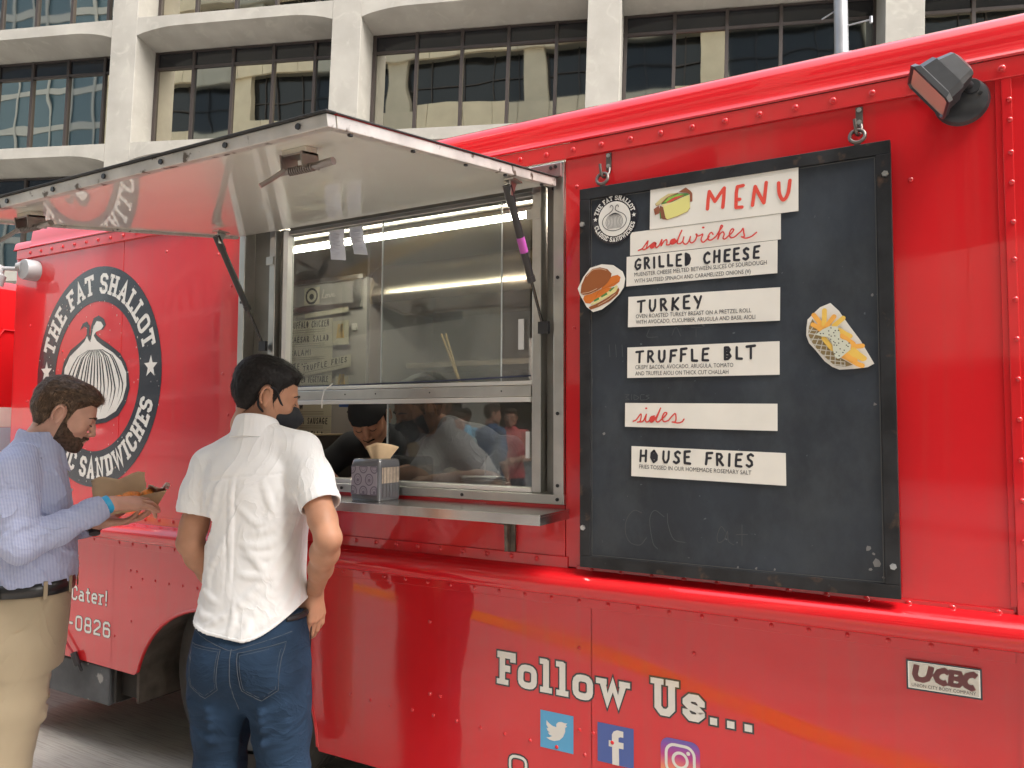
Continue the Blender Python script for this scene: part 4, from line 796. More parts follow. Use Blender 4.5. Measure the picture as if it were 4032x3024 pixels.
# ---------------------------------------------------------------- raised awning flap
aw_w = mat('awning_white', (.74, .745, .68), rough=.3, spec=.5, coat=1, coat_rough=.015, noise=(2.2, .05, 6), bump=(1.4, .06, .03, 1))
_n, _l, _b = nodes(aw_w); _b.inputs['Coat IOR'].default_value = 1.565
AX0, AX1, AY0, AZ0, AY1, AZ1 = -2.60, -1.08, -.035, 2.372, -1.105, 2.196
def aw(x, t, up=0): n_ = Vector((0, -(AZ0-AZ1), (AY0-AY1))).normalized(); n_ = Vector((0, -.162, .9868)); return (x, AY0+(AY1-AY0)*t+n_.y*up, AZ0+(AZ1-AZ0)*t+n_.z*up)
def awbox(m, x0, x1, t0, t1, u0, u1): return m.hexa([aw(x, t, u) for x in (x0, x1) for t in (t0, t1) for u in (u0, u1)])
trim_m = mat('awning_trim', (.52, .50, .47), rough=.45, metal=.35, noise=(11, .22, 7))
_n, _l, _b = nodes(trim_m); _tc = _n.new('ShaderNodeTexCoord'); nz = _n.new('ShaderNodeTexNoise'); nz.inputs['Scale'].default_value = 26; nz.inputs['Detail'].default_value = 6
rp = _n.new('ShaderNodeMapRange'); rp.inputs[1].default_value = .60; rp.inputs[2].default_value = .66; mxx = _n.new('ShaderNodeMix'); mxx.data_type = 'RGBA'; _l.new(_tc.outputs['Object'], nz.inputs['Vector']); _l.new(nz.outputs[0], rp.inputs[0]); _l.new(rp.outputs[0], mxx.inputs[0])
_l.new(_b.inputs['Base Color'].links[0].from_socket, mxx.inputs[6]); mxx.inputs[7].default_value = (.10, .075, .055, 1); _l.new(mxx.outputs[2], _b.inputs['Base Color'])
awning = mk('awning', awbox(MB(), AX0+.004, AX1-.004, .004, .996, .006, .024), aw_w, truck)
mk('front_trim', awbox(MB(), AX0, AX1, .978, 1.003, -.002, .026), trim_m, awning, bevel=.002)
mk('side_trim', awbox(MB(), AX1-.02, AX1+.002, .0, .977, -.002, .026), trim_m, awning, bevel=.002); mk('side_trim', awbox(MB(), AX0-.002, AX0+.02, .0, .977, -.002, .026), trim_m, awning, bevel=.002)
mk('rubber_seal', awbox(awbox(MB(), AX0-.006, AX1+.006, .98, 1.010, .0265, .032), AX1-.01, AX1+.007, -.01, .979, .0265, .031), rub, awning, bevel=.002)
mk('top_skin', awbox(MB(), AX0-.004, AX1+.004, -.005, .979, .0265, .030), red, awning)
m = MB()
for t in (.08, .3, .5, .72, .93): x, y, z = aw(AX1-.009, t, -.003); m.cyl((x, y, z), (x, y, z-.004), .006, 8)
for x0 in np.linspace(AX0+.1, AX1-.08, 7): p = Vector(aw(x0, 1.0035, .012)); m.cyl(p, p+Vector((0, -.004, 0)), .007, 8)
mks('screw', m, blk, awning)
hinge = mk('hinge', MB().box(-1.20, -1.065, -.03, -.012, 2.405, 2.45), mat('hinge_metal', (.30, .20, .2), rough=.4, metal=.5), truck, bevel=.002)
mks('screw', MB().cyl((-1.10, -.03, 2.436), (-1.10, -.034, 2.436), .006, 8).cyl((-1.083, -.03, 2.438), (-1.083, -.034, 2.438), .006, 8), blk, hinge)
mk('hinge', MB().tube([(AX0, -.03, 2.405), (-1.21, -.03, 2.405)], .011, 8), dark_alu, truck, smooth=60)
def draw_latch(x):
    m = MB(); awbox(m, x-.038, x+.038, .868, .903, -.006, .006); o = mk('latch', m, mat('cream_block', (.5, .46, .38), rough=.6), awning, bevel=.002)
    m = MB(); ty = .875
    for dx in (-.036, .03): awbox(m, x+dx, x+dx+.004, .862, .912, -.044, -.006)
    awbox(m, x-.036, x+.034, .862, .908, -.011, -.0065)
    a = Vector(aw(x-.05, .905, -.046)); b_ = Vector(aw(x+.085, .885, -.04)); m.cyl(a, b_, .0065, 8)
    for k in range(11): p = a.lerp(b_, .22+.045*k); m.cyl(p, p+Vector((.003, 0, 0)), .0105, 8)
    m.cyl(Vector(aw(x+.03, .885, -.04)), Vector(aw(x+.1, .885, -.036)), .0095, 8); m.tube([aw(x-.03, .905, -.04), aw(x-.055, .925, -.06), aw(x-.07, .945, -.075)], .006, 8)
    mk('draw_bolt', m, mat('worn_metal', (.30, .27, .25), rough=.35, metal=.9), o, smooth=40)
draw_latch(-1.285); draw_latch(-2.40)
def strut(x, band=None):
    a, b_ = Vector((x, -.262, 2.305)), Vector((x-.004, -.012, 1.905)); d = (b_-a).normalized()
    m = MB(); m.cyl(a, a+d*.30, .0125, 12); m.cyl(a-d*.012, a+d*.05, .015, 12); m.cyl(a+d*.285, a+d*.305, .0145, 12)
    o = mk('gas_strut', m, blk, truck, smooth=40)
    mk('strut_rod', MB().cyl(a+d*.29, b_, .0052, 10), mat('dark_rod', (.06, .06, .06), rough=.25, metal=1), o, smooth=40)
    m = MB(); m.box(b_.x-.012, b_.x+.026, -.03, -.0165, 1.885, 1.925); m.sphere(tuple(b_), .014, 8, 6); mk('ball_mount', m, blk, o)
    m = MB(); m.box(a.x-.005, a.x+.03, a.y-.02, a.y+.035, 2.328, 2.333); m.hexa([(a.x+dx, a.y+dy, z) for dx in (.01, .014) for dy, z in ((-.012, 2.33), (-.004, 2.285), (.03, 2.33), (.008, 2.285))]); mk('strut_plate', m, alu, o)
    if band: mk('sticker', MB().cyl(a+d*.155, a+d*.205, .0133, 12), mat('magenta_sticker', (.42, .07, .36), rough=.5), o, smooth=40)
strut(-1.132, True); strut(-2.437)

# ---------------------------------------------------------------- spot lights
def r_light():
    m = MB(); c = Vector((.077, 0, 2.425)); m.lathe(c, (0, -1, 0), [(0, 0), (.0, .062), (.008, .064), (.02, .058), (.026, .04), (.028, 0)], 32)
    lt = mk('flood_light', m, mat('light_black', (.035, .037, .042), rough=.3, coat=.2, noise=(30, .2)), truck, smooth=35)
    m = MB(); m.cyl((.10, -.018, 2.455), (.078, -.07, 2.456), .010, 10); m.cyl((.090, -.055, 2.474), (.070, -.075, 2.482), .010, 8); m.sphere((.080, -.062, 2.462), .015, 10, 8); m.cyl((.10, -.02, 2.452), (.10, -.034, 2.452), .018, 12); mk('knuckle', m, MATS['light_black'], lt, smooth=40)
    mk('screw', MB().cyl((.118, -.026, 2.432), (.118, -.029, 2.432), .005, 8), blk, lt)
    # head: a box flaring towards its pale lens, aimed down and to the left
    fwd = Vector((-.80, -.14, -.58)).normalized(); sd = Vector((.585, .0, -.81)); sd = (sd-sd.dot(fwd)*fwd).normalized(); up_ = sd.cross(fwd).normalized()
    ctr = Vector((-.002, -.10, 2.428))-fwd*.045
    def ring(k, w, h, c=.25):
        o = []
        for sx, sy in ((-1, -1+c), (-1+c, -1), (1-c, -1), (1, -1+c), (1, 1-c), (1-c, 1), (-1+c, 1), (-1, 1-c)): o.append(ctr+fwd*k+sd*sx*w+up_*sy*h)
        return o
    rings = [ring(-.058, .030, .022, .4), ring(-.050, .040, .032), ring(-.012, .050, .040), ring(-.010, .056, .045), ring(.026, .060, .048), ring(.030, .068, .053), ring(.043, .069, .054, .15), ring(.045, .064, .049, .15), ring(.039, .060, .046, .15)]
    vs = [v for r in rings for v in r]; fs = [(k*8+i, k*8+(i+1) % 8, (k+1)*8+(i+1) % 8, (k+1)*8+i) for k in range(len(rings)-1) for i in range(8)]+[tuple(range(7, -1, -1))]
    mk('lamp_head', MB().add(vs, fs), MATS['light_black'], lt, smooth=25)
    r_ = ring(.040, .060, .046, .15); mk('lens', MB().face(r_), mat('pale_lens', (.50, .34, .27), rough=.25, coat=1, coat_rough=.05), lt)
r_light()
def l_light():
    gp = mat('grey_lamp_paint', (.34, .34, .35), rough=.4, coat=.3)
    c = Vector((-4.165, 0, 2.39)); lt = mk('flood_light', MB().lathe(c, (0, -1, 0), [(0, 0), (0, .055), (.062, .055), (.068, .052), (.07, 0)], 24), gp, truck, smooth=35)
    m = MB(); m.cyl((-4.19, -.05, 2.395), (-4.275, -.115, 2.395), .011, 10); m.cyl((-4.185, -.07, 2.405), (-4.20, -.085, 2.405), .024, 10, .016); mk('arm', m, gp, lt, smooth=40)
    ax_ = Vector((-.25, -.25, -.95)).normalized(); p = Vector((-4.285, -.12, 2.415))
    mk('lamp_head', MB().lathe(p, ax_, [(0, 0), (.0, .016), (.02, .03), (.04, .034), (.05, .05), (.105, .056), (.105, .053), (.06, .047), (.05, .03)], 24), gp, lt, smooth=35)
    mk('bulb', MB().lathe(p+ax_*.035, ax_, [(.0, .03), (.04, .043), (.052, .036), (.058, 0)], 20), mat('lamp_glass', (.5, .48, .45), rough=.2, coat=1), lt, smooth=60)
l_light()

# ---------------------------------------------------------------- printed lettering and emblems
def decal(nm, meshes, parent=truck, **kw):
    o = None
    for n_, mb_, m_ in meshes: 
        p = mk(n_, mb_, m_, o or parent); o = o or p
    return o
dk, wh, fl = logo(-3.612, 1.816, .503, .544, -.0012)
em = mk('emblem', dk, inkb, truck); mk('emblem_print', wh, white, em)
rr = random.Random(5); m = MB()      # stone chips in the emblem
for k in range(150):
    a = rr.uniform(0, 6.28); r = rr.uniform(.66, 1.02) if k % 3 else rr.uniform(.3, .68); x, z = -3.612+.503*r*math.cos(a), 1.816+.544*r*math.sin(a); s_ = rr.uniform(.0015, .0048)
    m.face([(x+s_*rr.uniform(.3, 1)*math.cos(t), -.0022-k*2e-6, z+s_*rr.uniform(.5, 1.6)*math.sin(t)) for t in (5.2, 4.1, 3, 2, 1, 0)][::-1])
mk('paint_chips', m, mat('chip_white', (.6, .55, .5), rough=.6), em)
def lettering(s, p0, p1, h, t=.17, out=.09, y=-.0012, gap=.1):
    for a, b_ in slab_line(s, p0, p1, h, y, t=t, outline=out, gap=gap): o = mk('letter', b_, inkb, truck); mk('letter_fill', a, white, o)
lettering('Follow', (-1.313, .7135), (-.842, .7135), .105, .2, .1)
lettering('Us...', (-.775, .7135), (-.463, .7135), .105, .2, .1)
lettering('We Cater!', (-3.925, .713), (-3.455, .715), .073, .15, .05); lettering('3-0826', (-3.835, .571), (-3.425, .568), .076, .15, .05)
def icon(x0, x1, z0, z1, m_, r=0):
    return mk('icon', MB().face([(x, -.0012, z) for x, z in (rrect(x0, x1, z0, z1, r, 5) if r else [(x0, z0), (x1, z0), (x1, z1), (x0, z1)])]), m_, truck)
ic = icon(-1.150, -1.032, .537, .655, mat('sky_blue_vinyl', (.10, .38, .66), rough=.3)); icf = icon(-.949, -.830, .535, .654, mat('blue_vinyl', (.07, .12, .38), rough=.3))
ig = mat('gradient_vinyl', (.4, .1, .4), rough=.3); _n, _l, _b = nodes(ig); _tc = _n.new('ShaderNodeTexCoord'); sx = _n.new('ShaderNodeSeparateXYZ'); ma = _n.new('ShaderNodeMath'); ma.operation = 'MULTIPLY_ADD'; ma.inputs[1].default_value = 8.3; ma.inputs[2].default_value = -.535*8.3
cr = _n.new('ShaderNodeValToRGB'); e = cr.color_ramp.elements; e[0].position = 0; e[0].color = (.9, .45, .1, 1); e[1].position = 1; e[1].color = (.09, .12, .42, 1)
for p_, c_ in ((.3, (.8, .2, .15, 1)), (.55, (.5, .05, .25, 1)), (.8, (.25, .08, .4, 1))): q_ = e.new(p_); q_.color = c_
_l.new(_tc.outputs['Object'], sx.inputs[0]); _l.new(sx.outputs[2], ma.inputs[0]); _l.new(ma.outputs[0], cr.inputs[0]); _l.new(cr.outputs[0], _b.inputs['Base Color'])
igo = icon(-.745, -.626, .532, .651, ig, .026)
m = MB(); m.ribbon(rrect(-.728, -.643, .549, .634, .026, 5), .0085, -.0018, True); m.ribbon([(-.6855+.0215*math.cos(t), .5915+.0215*math.sin(t)) for t in np.linspace(0, 6.283, 25)[:-1]], .0085, -.0018, True); m.disc(-.661, .616, .0058, -.0018); mk('icon_print', m, white, igo)
# print below the icons, only its top edge in view
lettering('o', (-1.275, .424), (-1.19, .424), .10, .09, .1)
PAL = dict(bread=(.62, .52, .24), bread2=(.72, .68, .24), crumb=(.78, .66, .32), bacon=(.30, .10, .06), leaf=(.08, .22, .06), lime=(.30, .55, .08), tomato=(.60, .08, .05), crust=(.22, .08, .04), crustline=(.30, .10, .03), red=(.72, .075, .05), red2=(.66, .06, .05),
           paper=(.72, .70, .67), patty=(.60, .16, .02), cheese=(.68, .62, .28), bun=(.28, .085, .022), gloss=(.7, .5, .35), basket=(.30, .22, .10), lattice=(.66, .64, .56), fry=(.80, .52, .10), fry2=(.85, .42, .08), sauce=(.62, .64, .53), pepper=(.03, .03, .03), white=(.74, .72, .68), chalkc=(.060, .066, .070))
def art(group, y, parent, nm):
    """all flat print of one group, one mesh, one material per colour"""
    used = []; m = MB(); k = 0
    for g, kd, colr, w, pts in DECALS:
        if g != group: continue
        if colr not in used: used.append(colr)
        m.m = used.index(colr); yy = y-k*6e-5; k += 1
        if kd == 'p':
            m.face([(x, yy, z) for x, z in pts])
        else: m.brush(catmull(pts, 4) if kd == 's' else pts, w, yy, 3e-5); k += 4
    return mk(nm, m, [mat('print_'+c, PAL[c], rough=.5) for c in used], parent)
art('bird', -.0018, ic, 'icon_print'); art('f', -.0018, icf, 'icon_print')
# raised maker's plate
bd = mk('maker_badge', MB().box(-.083, .085, -.006, -.0005, .903, .979), mat('chrome', (.75, .74, .70), rough=.12, metal=1), truck, bevel=.0015)
mk('badge_field', MB().box(-.076, .078, -.0068, -.0062, .909, .973), mat('badge_silver', (.62, .60, .54), rough=.25, metal=.7), bd); m = MB()
m.ribbon([(-.081, .905), (.083, .905), (.083, .977), (-.081, .977)], .004, -.0069, True); mk('badge_rim', m, inkb, bd)
m = MB(); mw = .0135; Y_ = -.0075; sl = lambda pts: [(x+(z-.93)*.12, z) for x, z in pts]
m.ribbon(sl([(-.063, .968), (-.065, .944), (-.059, .933), (-.046, .931), (-.036, .936), (-.032, .946), (-.03, .968)]), mw, Y_)
m.ribbon(sl([(.010, .957), (.0, .963), (-.012, .958), (-.018, .946), (-.012, .935), (.0, .930), (.008, .934)]), mw, Y_-1e-4); m.ribbon(sl([(.016, .967), (.016, .926)]), mw*.9, Y_-2e-4)
m.ribbon(sl([(.016, .962), (.034, .962), (.037, .955), (.032, .947), (.018, .947)]), mw*.75, Y_-3e-4); m.ribbon(sl([(.018, .947), (.035, .945), (.039, .937), (.034, .930), (.016, .930)]), mw*.75, Y_-4e-4)
m.ribbon(sl([(.070, .958), (.062, .963), (.05, .958), (.044, .945), (.05, .933), (.062, .928), (.068, .932)]), mw, Y_-5e-4); mk('badge_lettering', m, mat('maroon_enamel', (.16, .05, .055), rough=.3), bd)
tx('badge_caption', 'UNION CITY BODY COMPANY', (-.071, .9125), (.071, .9125), .0085, -.0076, inkb, bd)
# hooks for the menu board
for x in (-.905, -.166):
    h = mk('hook', MB().box(x-.009, x+.009, -.006, -.0005, 2.405, 2.462), mat('hook_steel', (.16, .14, .13), rough=.4, metal=.8), truck, bevel=.001)
    mk('hook_wire', MB().tube(catmull([(x+.004, -.008, 2.41), (x+.006, -.014, 2.395), (x+.003, -.03, 2.376), (x-.004, -.045, 2.372), (x-.006, -.056, 2.385), (x-.008, -.058, 2.41)]), .0045, 8), MATS['hook_steel'], h, smooth=60)
    mks('screw', MB().cyl((x, -.006, 2.452), (x, -.010, 2.452), .0065, 8).cyl((x, -.006, 2.418), (x, -.010, 2.418), .0065, 8), bolt_m, h)

# ---------------------------------------------------------------- kitchen inside
kin = mat('kitchen_steel', (.24, .225, .20), rough=.4, metal=.4, noise=(3, .15, 4)); kdk = mat('kitchen_dark', (.07, .068, .062), rough=.6, noise=(3, .3, 3)); kwh = mat('kitchen_white', (.55, .53, .48), rough=.6, noise=(2, .1))
mk('kitchen_wall', MB().box(-4.3, .12, 1.95, 1.96, .9, 2.6), kin, truck)
mk('kitchen_wall', MB().box(.12, .13, .05, 1.95, .9, 2.6), kdk, truck); mk('kitchen_floor', MB().box(-4.3, .12, .64, 1.95, .58, .60), kdk, truck)
mk('kitchen_ceiling', MB().box(-4.3, .12, .06, 1.95, 2.58, 2.60), mat('ceiling_steel', (.16, .14, .11), rough=.3, metal=.6), truck)
mks('inner_lining', MB().box(-4.3, -2.61, .014, .03, .92, 2.57).box(-1.05, .11, .014, .03, .92, 2.57).box(-2.605, -1.055, .055, .062, .92, 1.32), kdk, truck)
# stainless hood with a rolled front
hp = [(1.93, 2.30), (1.25, 2.30), (1.24, 2.33)]+[(1.24+.2*(1-math.cos(R_(t))), 2.34+.22*math.sin(R_(t))) for t in np.linspace(5, 90, 10)]+[(1.93, 2.565)]
mk('extractor_hood', MB().extrude_x(hp, -2.95, .1, 12), mat('hood_steel', (.66, .60, .47), rough=.22, metal=1, noise=(5, .12, 5), bump=(2.5, .08, .02)), truck, smooth=35)
tb = mk('light_fitting', MB().box(-3.2, -.5, .752, .788, 2.558, 2.578), kwh, truck); mk('light_tube', MB().cyl((-3.15, .77, 2.535), (-.55, .77, 2.545), .010, 12), mat('tube_glow', (1, 1, 1), emit=((1, .92, .76), 24)), tb, smooth=60)
cup = mk('cupboard', MB().box(-4.25, -2.93, 1.22, 1.9, .95, 2.46), mat('cupboard_grey', (.30, .285, .265), rough=.4, noise=(2, .08)), truck, bevel=.004)
mks('cupboard_trim', MB().box(-3.52, -2.96, 1.195, 1.2185, 2.28, 2.31).box(-3.02, -2.96, 1.20, 1.2185, 2.311, 2.45).box(-3.55, -2.94, 1.19, 1.2185, 2.451, 2.475), alu, cup)
mk('socket', MB().box(-3.035, -3.0, 1.208, 1.2185, 2.145, 2.185), kwh, cup)
mk('wall_shelf', MB().box(-2.85, .0, 1.5, 1.93, 1.93, 1.96), mat('shelf_wood', (.16, .13, .09), rough=.6), truck)
mks('curtain_cord', MB().tube(catmull([(-2.45, 1.3, 2.1), (-2.36, 1.3, 1.9), (-2.28, 1.3, 1.72)]), .006, 5).tube(catmull([(-2.42, 1.3, 2.1), (-2.35, 1.3, 1.9), (-2.275, 1.3, 1.72)]), .006, 5).tube(catmull([(-1.68, 1.3, 2.15), (-1.62, 1.3, 1.95), (-1.55, 1.3, 1.75)]), .006, 5), mat('tan_cord', (.40, .28, .12), rough=.7), truck)
mk('partition', MB().box(-1.95, .1, 1.42, 1.46, 1.72, 2.06), mat('grey_sheet', (.30, .28, .28), rough=.5), truck)
mk('worktop', MB().box(-3.0, .1, .08, .62, 1.30, 1.325), steel, truck)

# ================================================================ neighbouring truck at the left edge
t2 = thing('food_truck', (-5.8, .9, 0), 'second red food truck with white and pale blue stripes at the left edge', 'food truck')
m = MB().box(-9.5, -4.78, -.42, 1.9, .45, 2.42); mk('body', m, mat('bright_red_paint', (.62, .012, .016), rough=.25, coat=1), t2, bevel=.05, seg=4)
stripes = [(1.42, 1.676, white), (1.33, 1.42, mat('pale_blue', (.42, .55, .66), rough=.4)), (1.0, 1.33, white)]
for z0, z1, m_ in ((1.56, 1.675, white), (1.42, 1.558, MATS['pale_blue']), (1.10, 1.418, white)): mk('stripe', MB().box(-4.779, -4.776, -.38, 1.86, z0, z1), m_, t2)
mk('door_edge', MB().tube([(-4.775, .15, 1.7), (-4.775, .13, 1.75), (-4.775, .13, 2.08), (-4.775, .16, 2.13), (-4.775, .6, 2.13)], .006, 6), red, t2)
m = MB()
for k in range(7): s_ = (k-3)/3; m.tube(catmull([(-4.774, .06+.02*s_, 1.40), (-4.774, .06+.10*s_, 1.32), (-4.774, .06+.085*s_, 1.24), (-4.774, .06+.03*s_, 1.19)]), .0035, 5)
m.tube(catmull([(-4.774, .06, 1.40), (-4.774, .05, 1.45), (-4.774, .02, 1.46)]), .004, 5); mk('emblem', m, mat('emblem_red', (.5, .03, .03), rough=.4), t2)
for x in (-8.2, -5.9): mk('wheel', MB().lathe((x, -.38, .42), (0, 1, 0), [(.05, 0), (.05, .2), (.0, .28), (.02, .42), (.26, .42), (.28, .2)], 32), MATS['tyre_rubber'], t2, smooth=40)
# ================================================================ menu board
BF = -.048
cb = mat('chalkboard', (.018, .024, .034), rough=.55, noise=(3.5, .45, 8), bump=(60, .1, .001))
_n, _l, _b = nodes(cb)      # wiped chalk haze and scuffs
_tc = _n.new('ShaderNodeTexCoord'); nz = _n.new('ShaderNodeTexNoise'); nz.inputs['Scale'].default_value = 5; nz.inputs['Detail'].default_value = 10; nz.inputs['Roughness'].default_value = .7; mp = _n.new('ShaderNodeMapping'); mp.inputs['Scale'].default_value = (1, 1, .6)
n3 = _n.new('ShaderNodeTexNoise'); n3.inputs['Scale'].default_value = 55; n3.inputs['Detail'].default_value = 2
rp = _n.new('ShaderNodeMapRange'); rp.inputs[1].default_value = .45; rp.inputs[2].default_value = .8; rp.inputs[4].default_value = .22; r3 = _n.new('ShaderNodeMapRange'); r3.inputs[1].default_value = .74; r3.inputs[2].default_value = .78; r3.inputs[4].default_value = .5
ad = _n.new('ShaderNodeMath'); ad.operation = 'ADD'; mxx = _n.new('ShaderNodeMix'); mxx.data_type = 'RGBA'
_l.new(_tc.outputs['Object'], mp.inputs['Vector']); _l.new(mp.outputs[0], nz.inputs['Vector']); _l.new(_tc.outputs['Object'], n3.inputs['Vector']); _l.new(nz.outputs[0], rp.inputs[0]); _l.new(n3.outputs[0], r3.inputs[0]); _l.new(rp.outputs[0], ad.inputs[0]); _l.new(r3.outputs[0], ad.inputs[1]); _l.new(ad.outputs[0], mxx.inputs[0])
_l.new(_b.inputs['Base Color'].links[0].from_socket, mxx.inputs[6]); mxx.inputs[7].default_value = (.15, .17, .18, 1); _l.new(mxx.outputs[2], _b.inputs['Base Color'])
bfm = mat('board_frame', (.020, .021, .024), rough=.5, metal=.3, noise=(14, .5, 6), bump=(45, .35, .002, 4))
_n, _l, _b = nodes(bfm); _tc = _n.new('ShaderNodeTexCoord'); nz = _n.new('ShaderNodeTexNoise'); nz.inputs['Scale'].default_value = 22; nz.inputs['Detail'].default_value = 6
rp = _n.new('ShaderNodeMapRange'); rp.inputs[1].default_value = .60; rp.inputs[2].default_value = .72; rp.inputs[4].default_value = .7; mxx = _n.new('ShaderNodeMix'); mxx.data_type = 'RGBA'; _l.new(_tc.outputs['Object'], nz.inputs['Vector']); _l.new(nz.outputs[0], rp.inputs[0]); _l.new(rp.outputs[0], mxx.inputs[0])
_l.new(_b.inputs['Base Color'].links[0].from_socket, mxx.inputs[6]); mxx.inputs[7].default_value = (.13, .075, .05, 1); _l.new(mxx.outputs[2], _b.inputs['Base Color'])
board = thing('menu_board', (-.538, -.04, 1.14), 'big black chalkboard menu hanging from two hooks on the red truck side', 'menu board')
X0, X1, Z0, Z1 = -.986, -.089, 1.139, 2.34
mk('panel', MB().box(X0+.025, X1-.025, BF+.002, -.03, Z0+.025, Z1-.025), cb, board)
FW = .036
for q in ((X0, X1, Z1-FW, Z1), (X0, X1, Z0, Z0+FW), (X0, X0+FW, Z0+FW+.0005, Z1-FW-.0005), (X1-FW, X1, Z0+FW+.0005, Z1-FW-.0005)): mk('frame_bar', MB().box(q[0], q[1], -.054, -.022, q[2], q[3]), bfm, board, bevel=.0015)
m = MB(); m.ribbon([(X0+FW+.003, Z0+FW+.003), (X1-FW-.003, Z0+FW+.003), (X1-FW-.003, Z1-FW-.003), (X0+FW+.003, Z1-FW-.003)], .0025, -.0472, True); mk('frame_seam', m, mat('seam_grey', (.09, .09, .09), rough=.5), board)
for x, z in ((X0+.011, 2.224), (X1-.014, 2.249), (X0+.012, 1.262), (X1-.016, 1.222)): mk('bolt', MB().cyl((x, -.054, z), (x, -.060, z), .0085, 6).cyl((x, -.06, z), (x, -.064, z), .0045, 8), bolt_m, board)
m = MB()
for x, z in ((-.90, 1.157), (-.26, 1.157)): m.cyl((x, -.054, z), (x, -.0545, z), .003, 8)
mk('screw_hole', m, blk, board)
for x in (-.910, -.169):
    m = MB(); m.tube([(x+.019*math.cos(t), -.046+.006*math.sin(t), 2.366+.019*math.sin(t)) for t in np.linspace(0, 6.283, 21)[:-1]], .0052, 8, closed=True); m.cyl((x, -.04, 2.338), (x, -.044, 2.349), .009, 10)
    mk('eye_bolt', m, MATS['hook_steel'], board, smooth=60)
art('chalk', -.0465, board, 'chalk_marks')['kind'] = 'stuff'
rr = random.Random(11); m = MB()
for k, (x, z, s_) in enumerate([(-.163, 1.262, .010), (-.15, 1.248, .006), (-.142, 1.225, .016), (-.16, 1.208, .006), (-.128, 1.19, .005), (-.45, 1.183, .006), (-.5, 1.182, .005), (-.40, 1.184, .005), (-.905, 1.556, .007), (-.14, 1.64, .006), (-.14, 1.93, .006)]):
    m.face([(x+s_*rr.uniform(.4, 1)*math.cos(t), -.0467, z+s_*rr.uniform(.4, 1)*math.sin(t)) for t in (0, 1, 2, 3, 4, 5.2)])
mks('paint_chip', m, mat('chip_grey', (.18, .18, .18), rough=.6), board)
paper = mat('card_paper', (.76, .735, .68), rough=.45, noise=(9, .045, 7), bump=(7, .1, .003)); ink = mat('card_ink', (.022, .022, .03), rough=.5)
GC = 'white cards fixed to the chalkboard menu'
def card(pts, label, yf=-.0495, th=.0022):
    x = sum(p[0] for p in pts)/len(pts); z = min(p[1] for p in pts)
    t = thing('menu_card', (x, yf, z), label, 'menu card', GC)
    mk('sheet', MB().prism(pts[::-1], yf, yf+th), paper, t); return t
YI = -.0500
c = card([(-.753, 2.181), (-.322, 2.181), (-.320, 2.3175), (-.750, 2.3075)], 'top white card reading MENU in red with a sandwich drawing', -.0505)
art('menu_word', YI-.001, c, 'lettering'); art('sandwich_picture', YI-.001, c, 'drawing')
c = card([(-.817, 2.107), (-.370, 2.107), (-.369, 2.180), (-.816, 2.180)], 'white card reading sandwiches in red script'); art('sandwiches_word', YI, c, 'lettering')
def item(pts, label, title, lines):
    c = card(pts, label); (a, b_, h) = TEXTS[title]; m = MB(); hand(m, title, a, b_, h, .0072, YI); mk('lettering', m, ink, c)
    for l in lines: a, b_, h = TEXTS[l]; tx('small_print', l, a, b_, h, YI-.0002, ink, c)
item([(-.830, 2.0125), (-.381, 2.012), (-.379, 2.1055), (-.828, 2.1045)], 'white card reading GRILLED CHEESE in black', 'GRILLED CHEESE', ['MUENSTER CHEESE MELTED BETWEEN SLICES OF SOURDOUGH', 'WITH SAUTEED SPINACH AND CARAMELIZED ONIONS (V)'])
item([(-.825, 1.885), (-.376, 1.877), (-.374, 1.971), (-.823, 1.979)], 'white card reading TURKEY in black', 'TURKEY', ['OVEN ROASTED TURKEY BREAST ON A PRETZEL ROLL', 'WITH AVOCADO, CUCUMBER, ARUGULA AND BASIL AIOLI'])
item([(-.828, 1.728), (-.379, 1.725), (-.378, 1.819), (-.827, 1.822)], 'white card reading TRUFFLE BLT in black', 'TRUFFLE BLT', ['CRISPY BACON, AVOCADO, ARUGULA, TOMATO', 'AND TRUFFLE AIOLI ON THICK CUT CHALLAH'])
c = card([(-.836, 1.578), (-.387, 1.568), (-.386, 1.644), (-.835, 1.651)], 'white card reading sides in red script'); art('sides_word', YI, c, 'lettering')
item([(-.816, 1.428), (-.366, 1.417), (-.366, 1.507), (-.815, 1.519)], 'lowest white card reading HOUSE FRIES in black', 'HOUSE FRIES', ['FRIES TOSSED IN OUR HOMEMADE ROSEMARY SALT'])
def cutout(gp, ga, label):
    pts = [p for g, k, c_, w, p in DECALS if g == gp][0]; x = sum(p[0] for p in pts)/len(pts); z = min(p[1] for p in pts)
    t = thing('picture_card', (x, -.05, z), label, 'picture card'); y0 = -.0565 if gp[0] == 'b' else -.0495
    mk('sheet', MB().prism(list(pts)[::-1], y0, y0+.002), paper, t); art(ga, y0-.0005, t, 'drawing')
cutout('burger_card', 'burger', 'cut-out picture of a fried chicken sandwich in a brown bun'); cutout('fries_card', 'fries', 'cut-out picture of loaded french fries in a basket')
dk, wh, fl = logo(-.868, 2.230, .0765, .079, -.0500)
t = thing('logo_sticker', (-.868, -.05, 2.151), 'round black and white shallot sticker in the corner of the chalkboard', 'sticker')
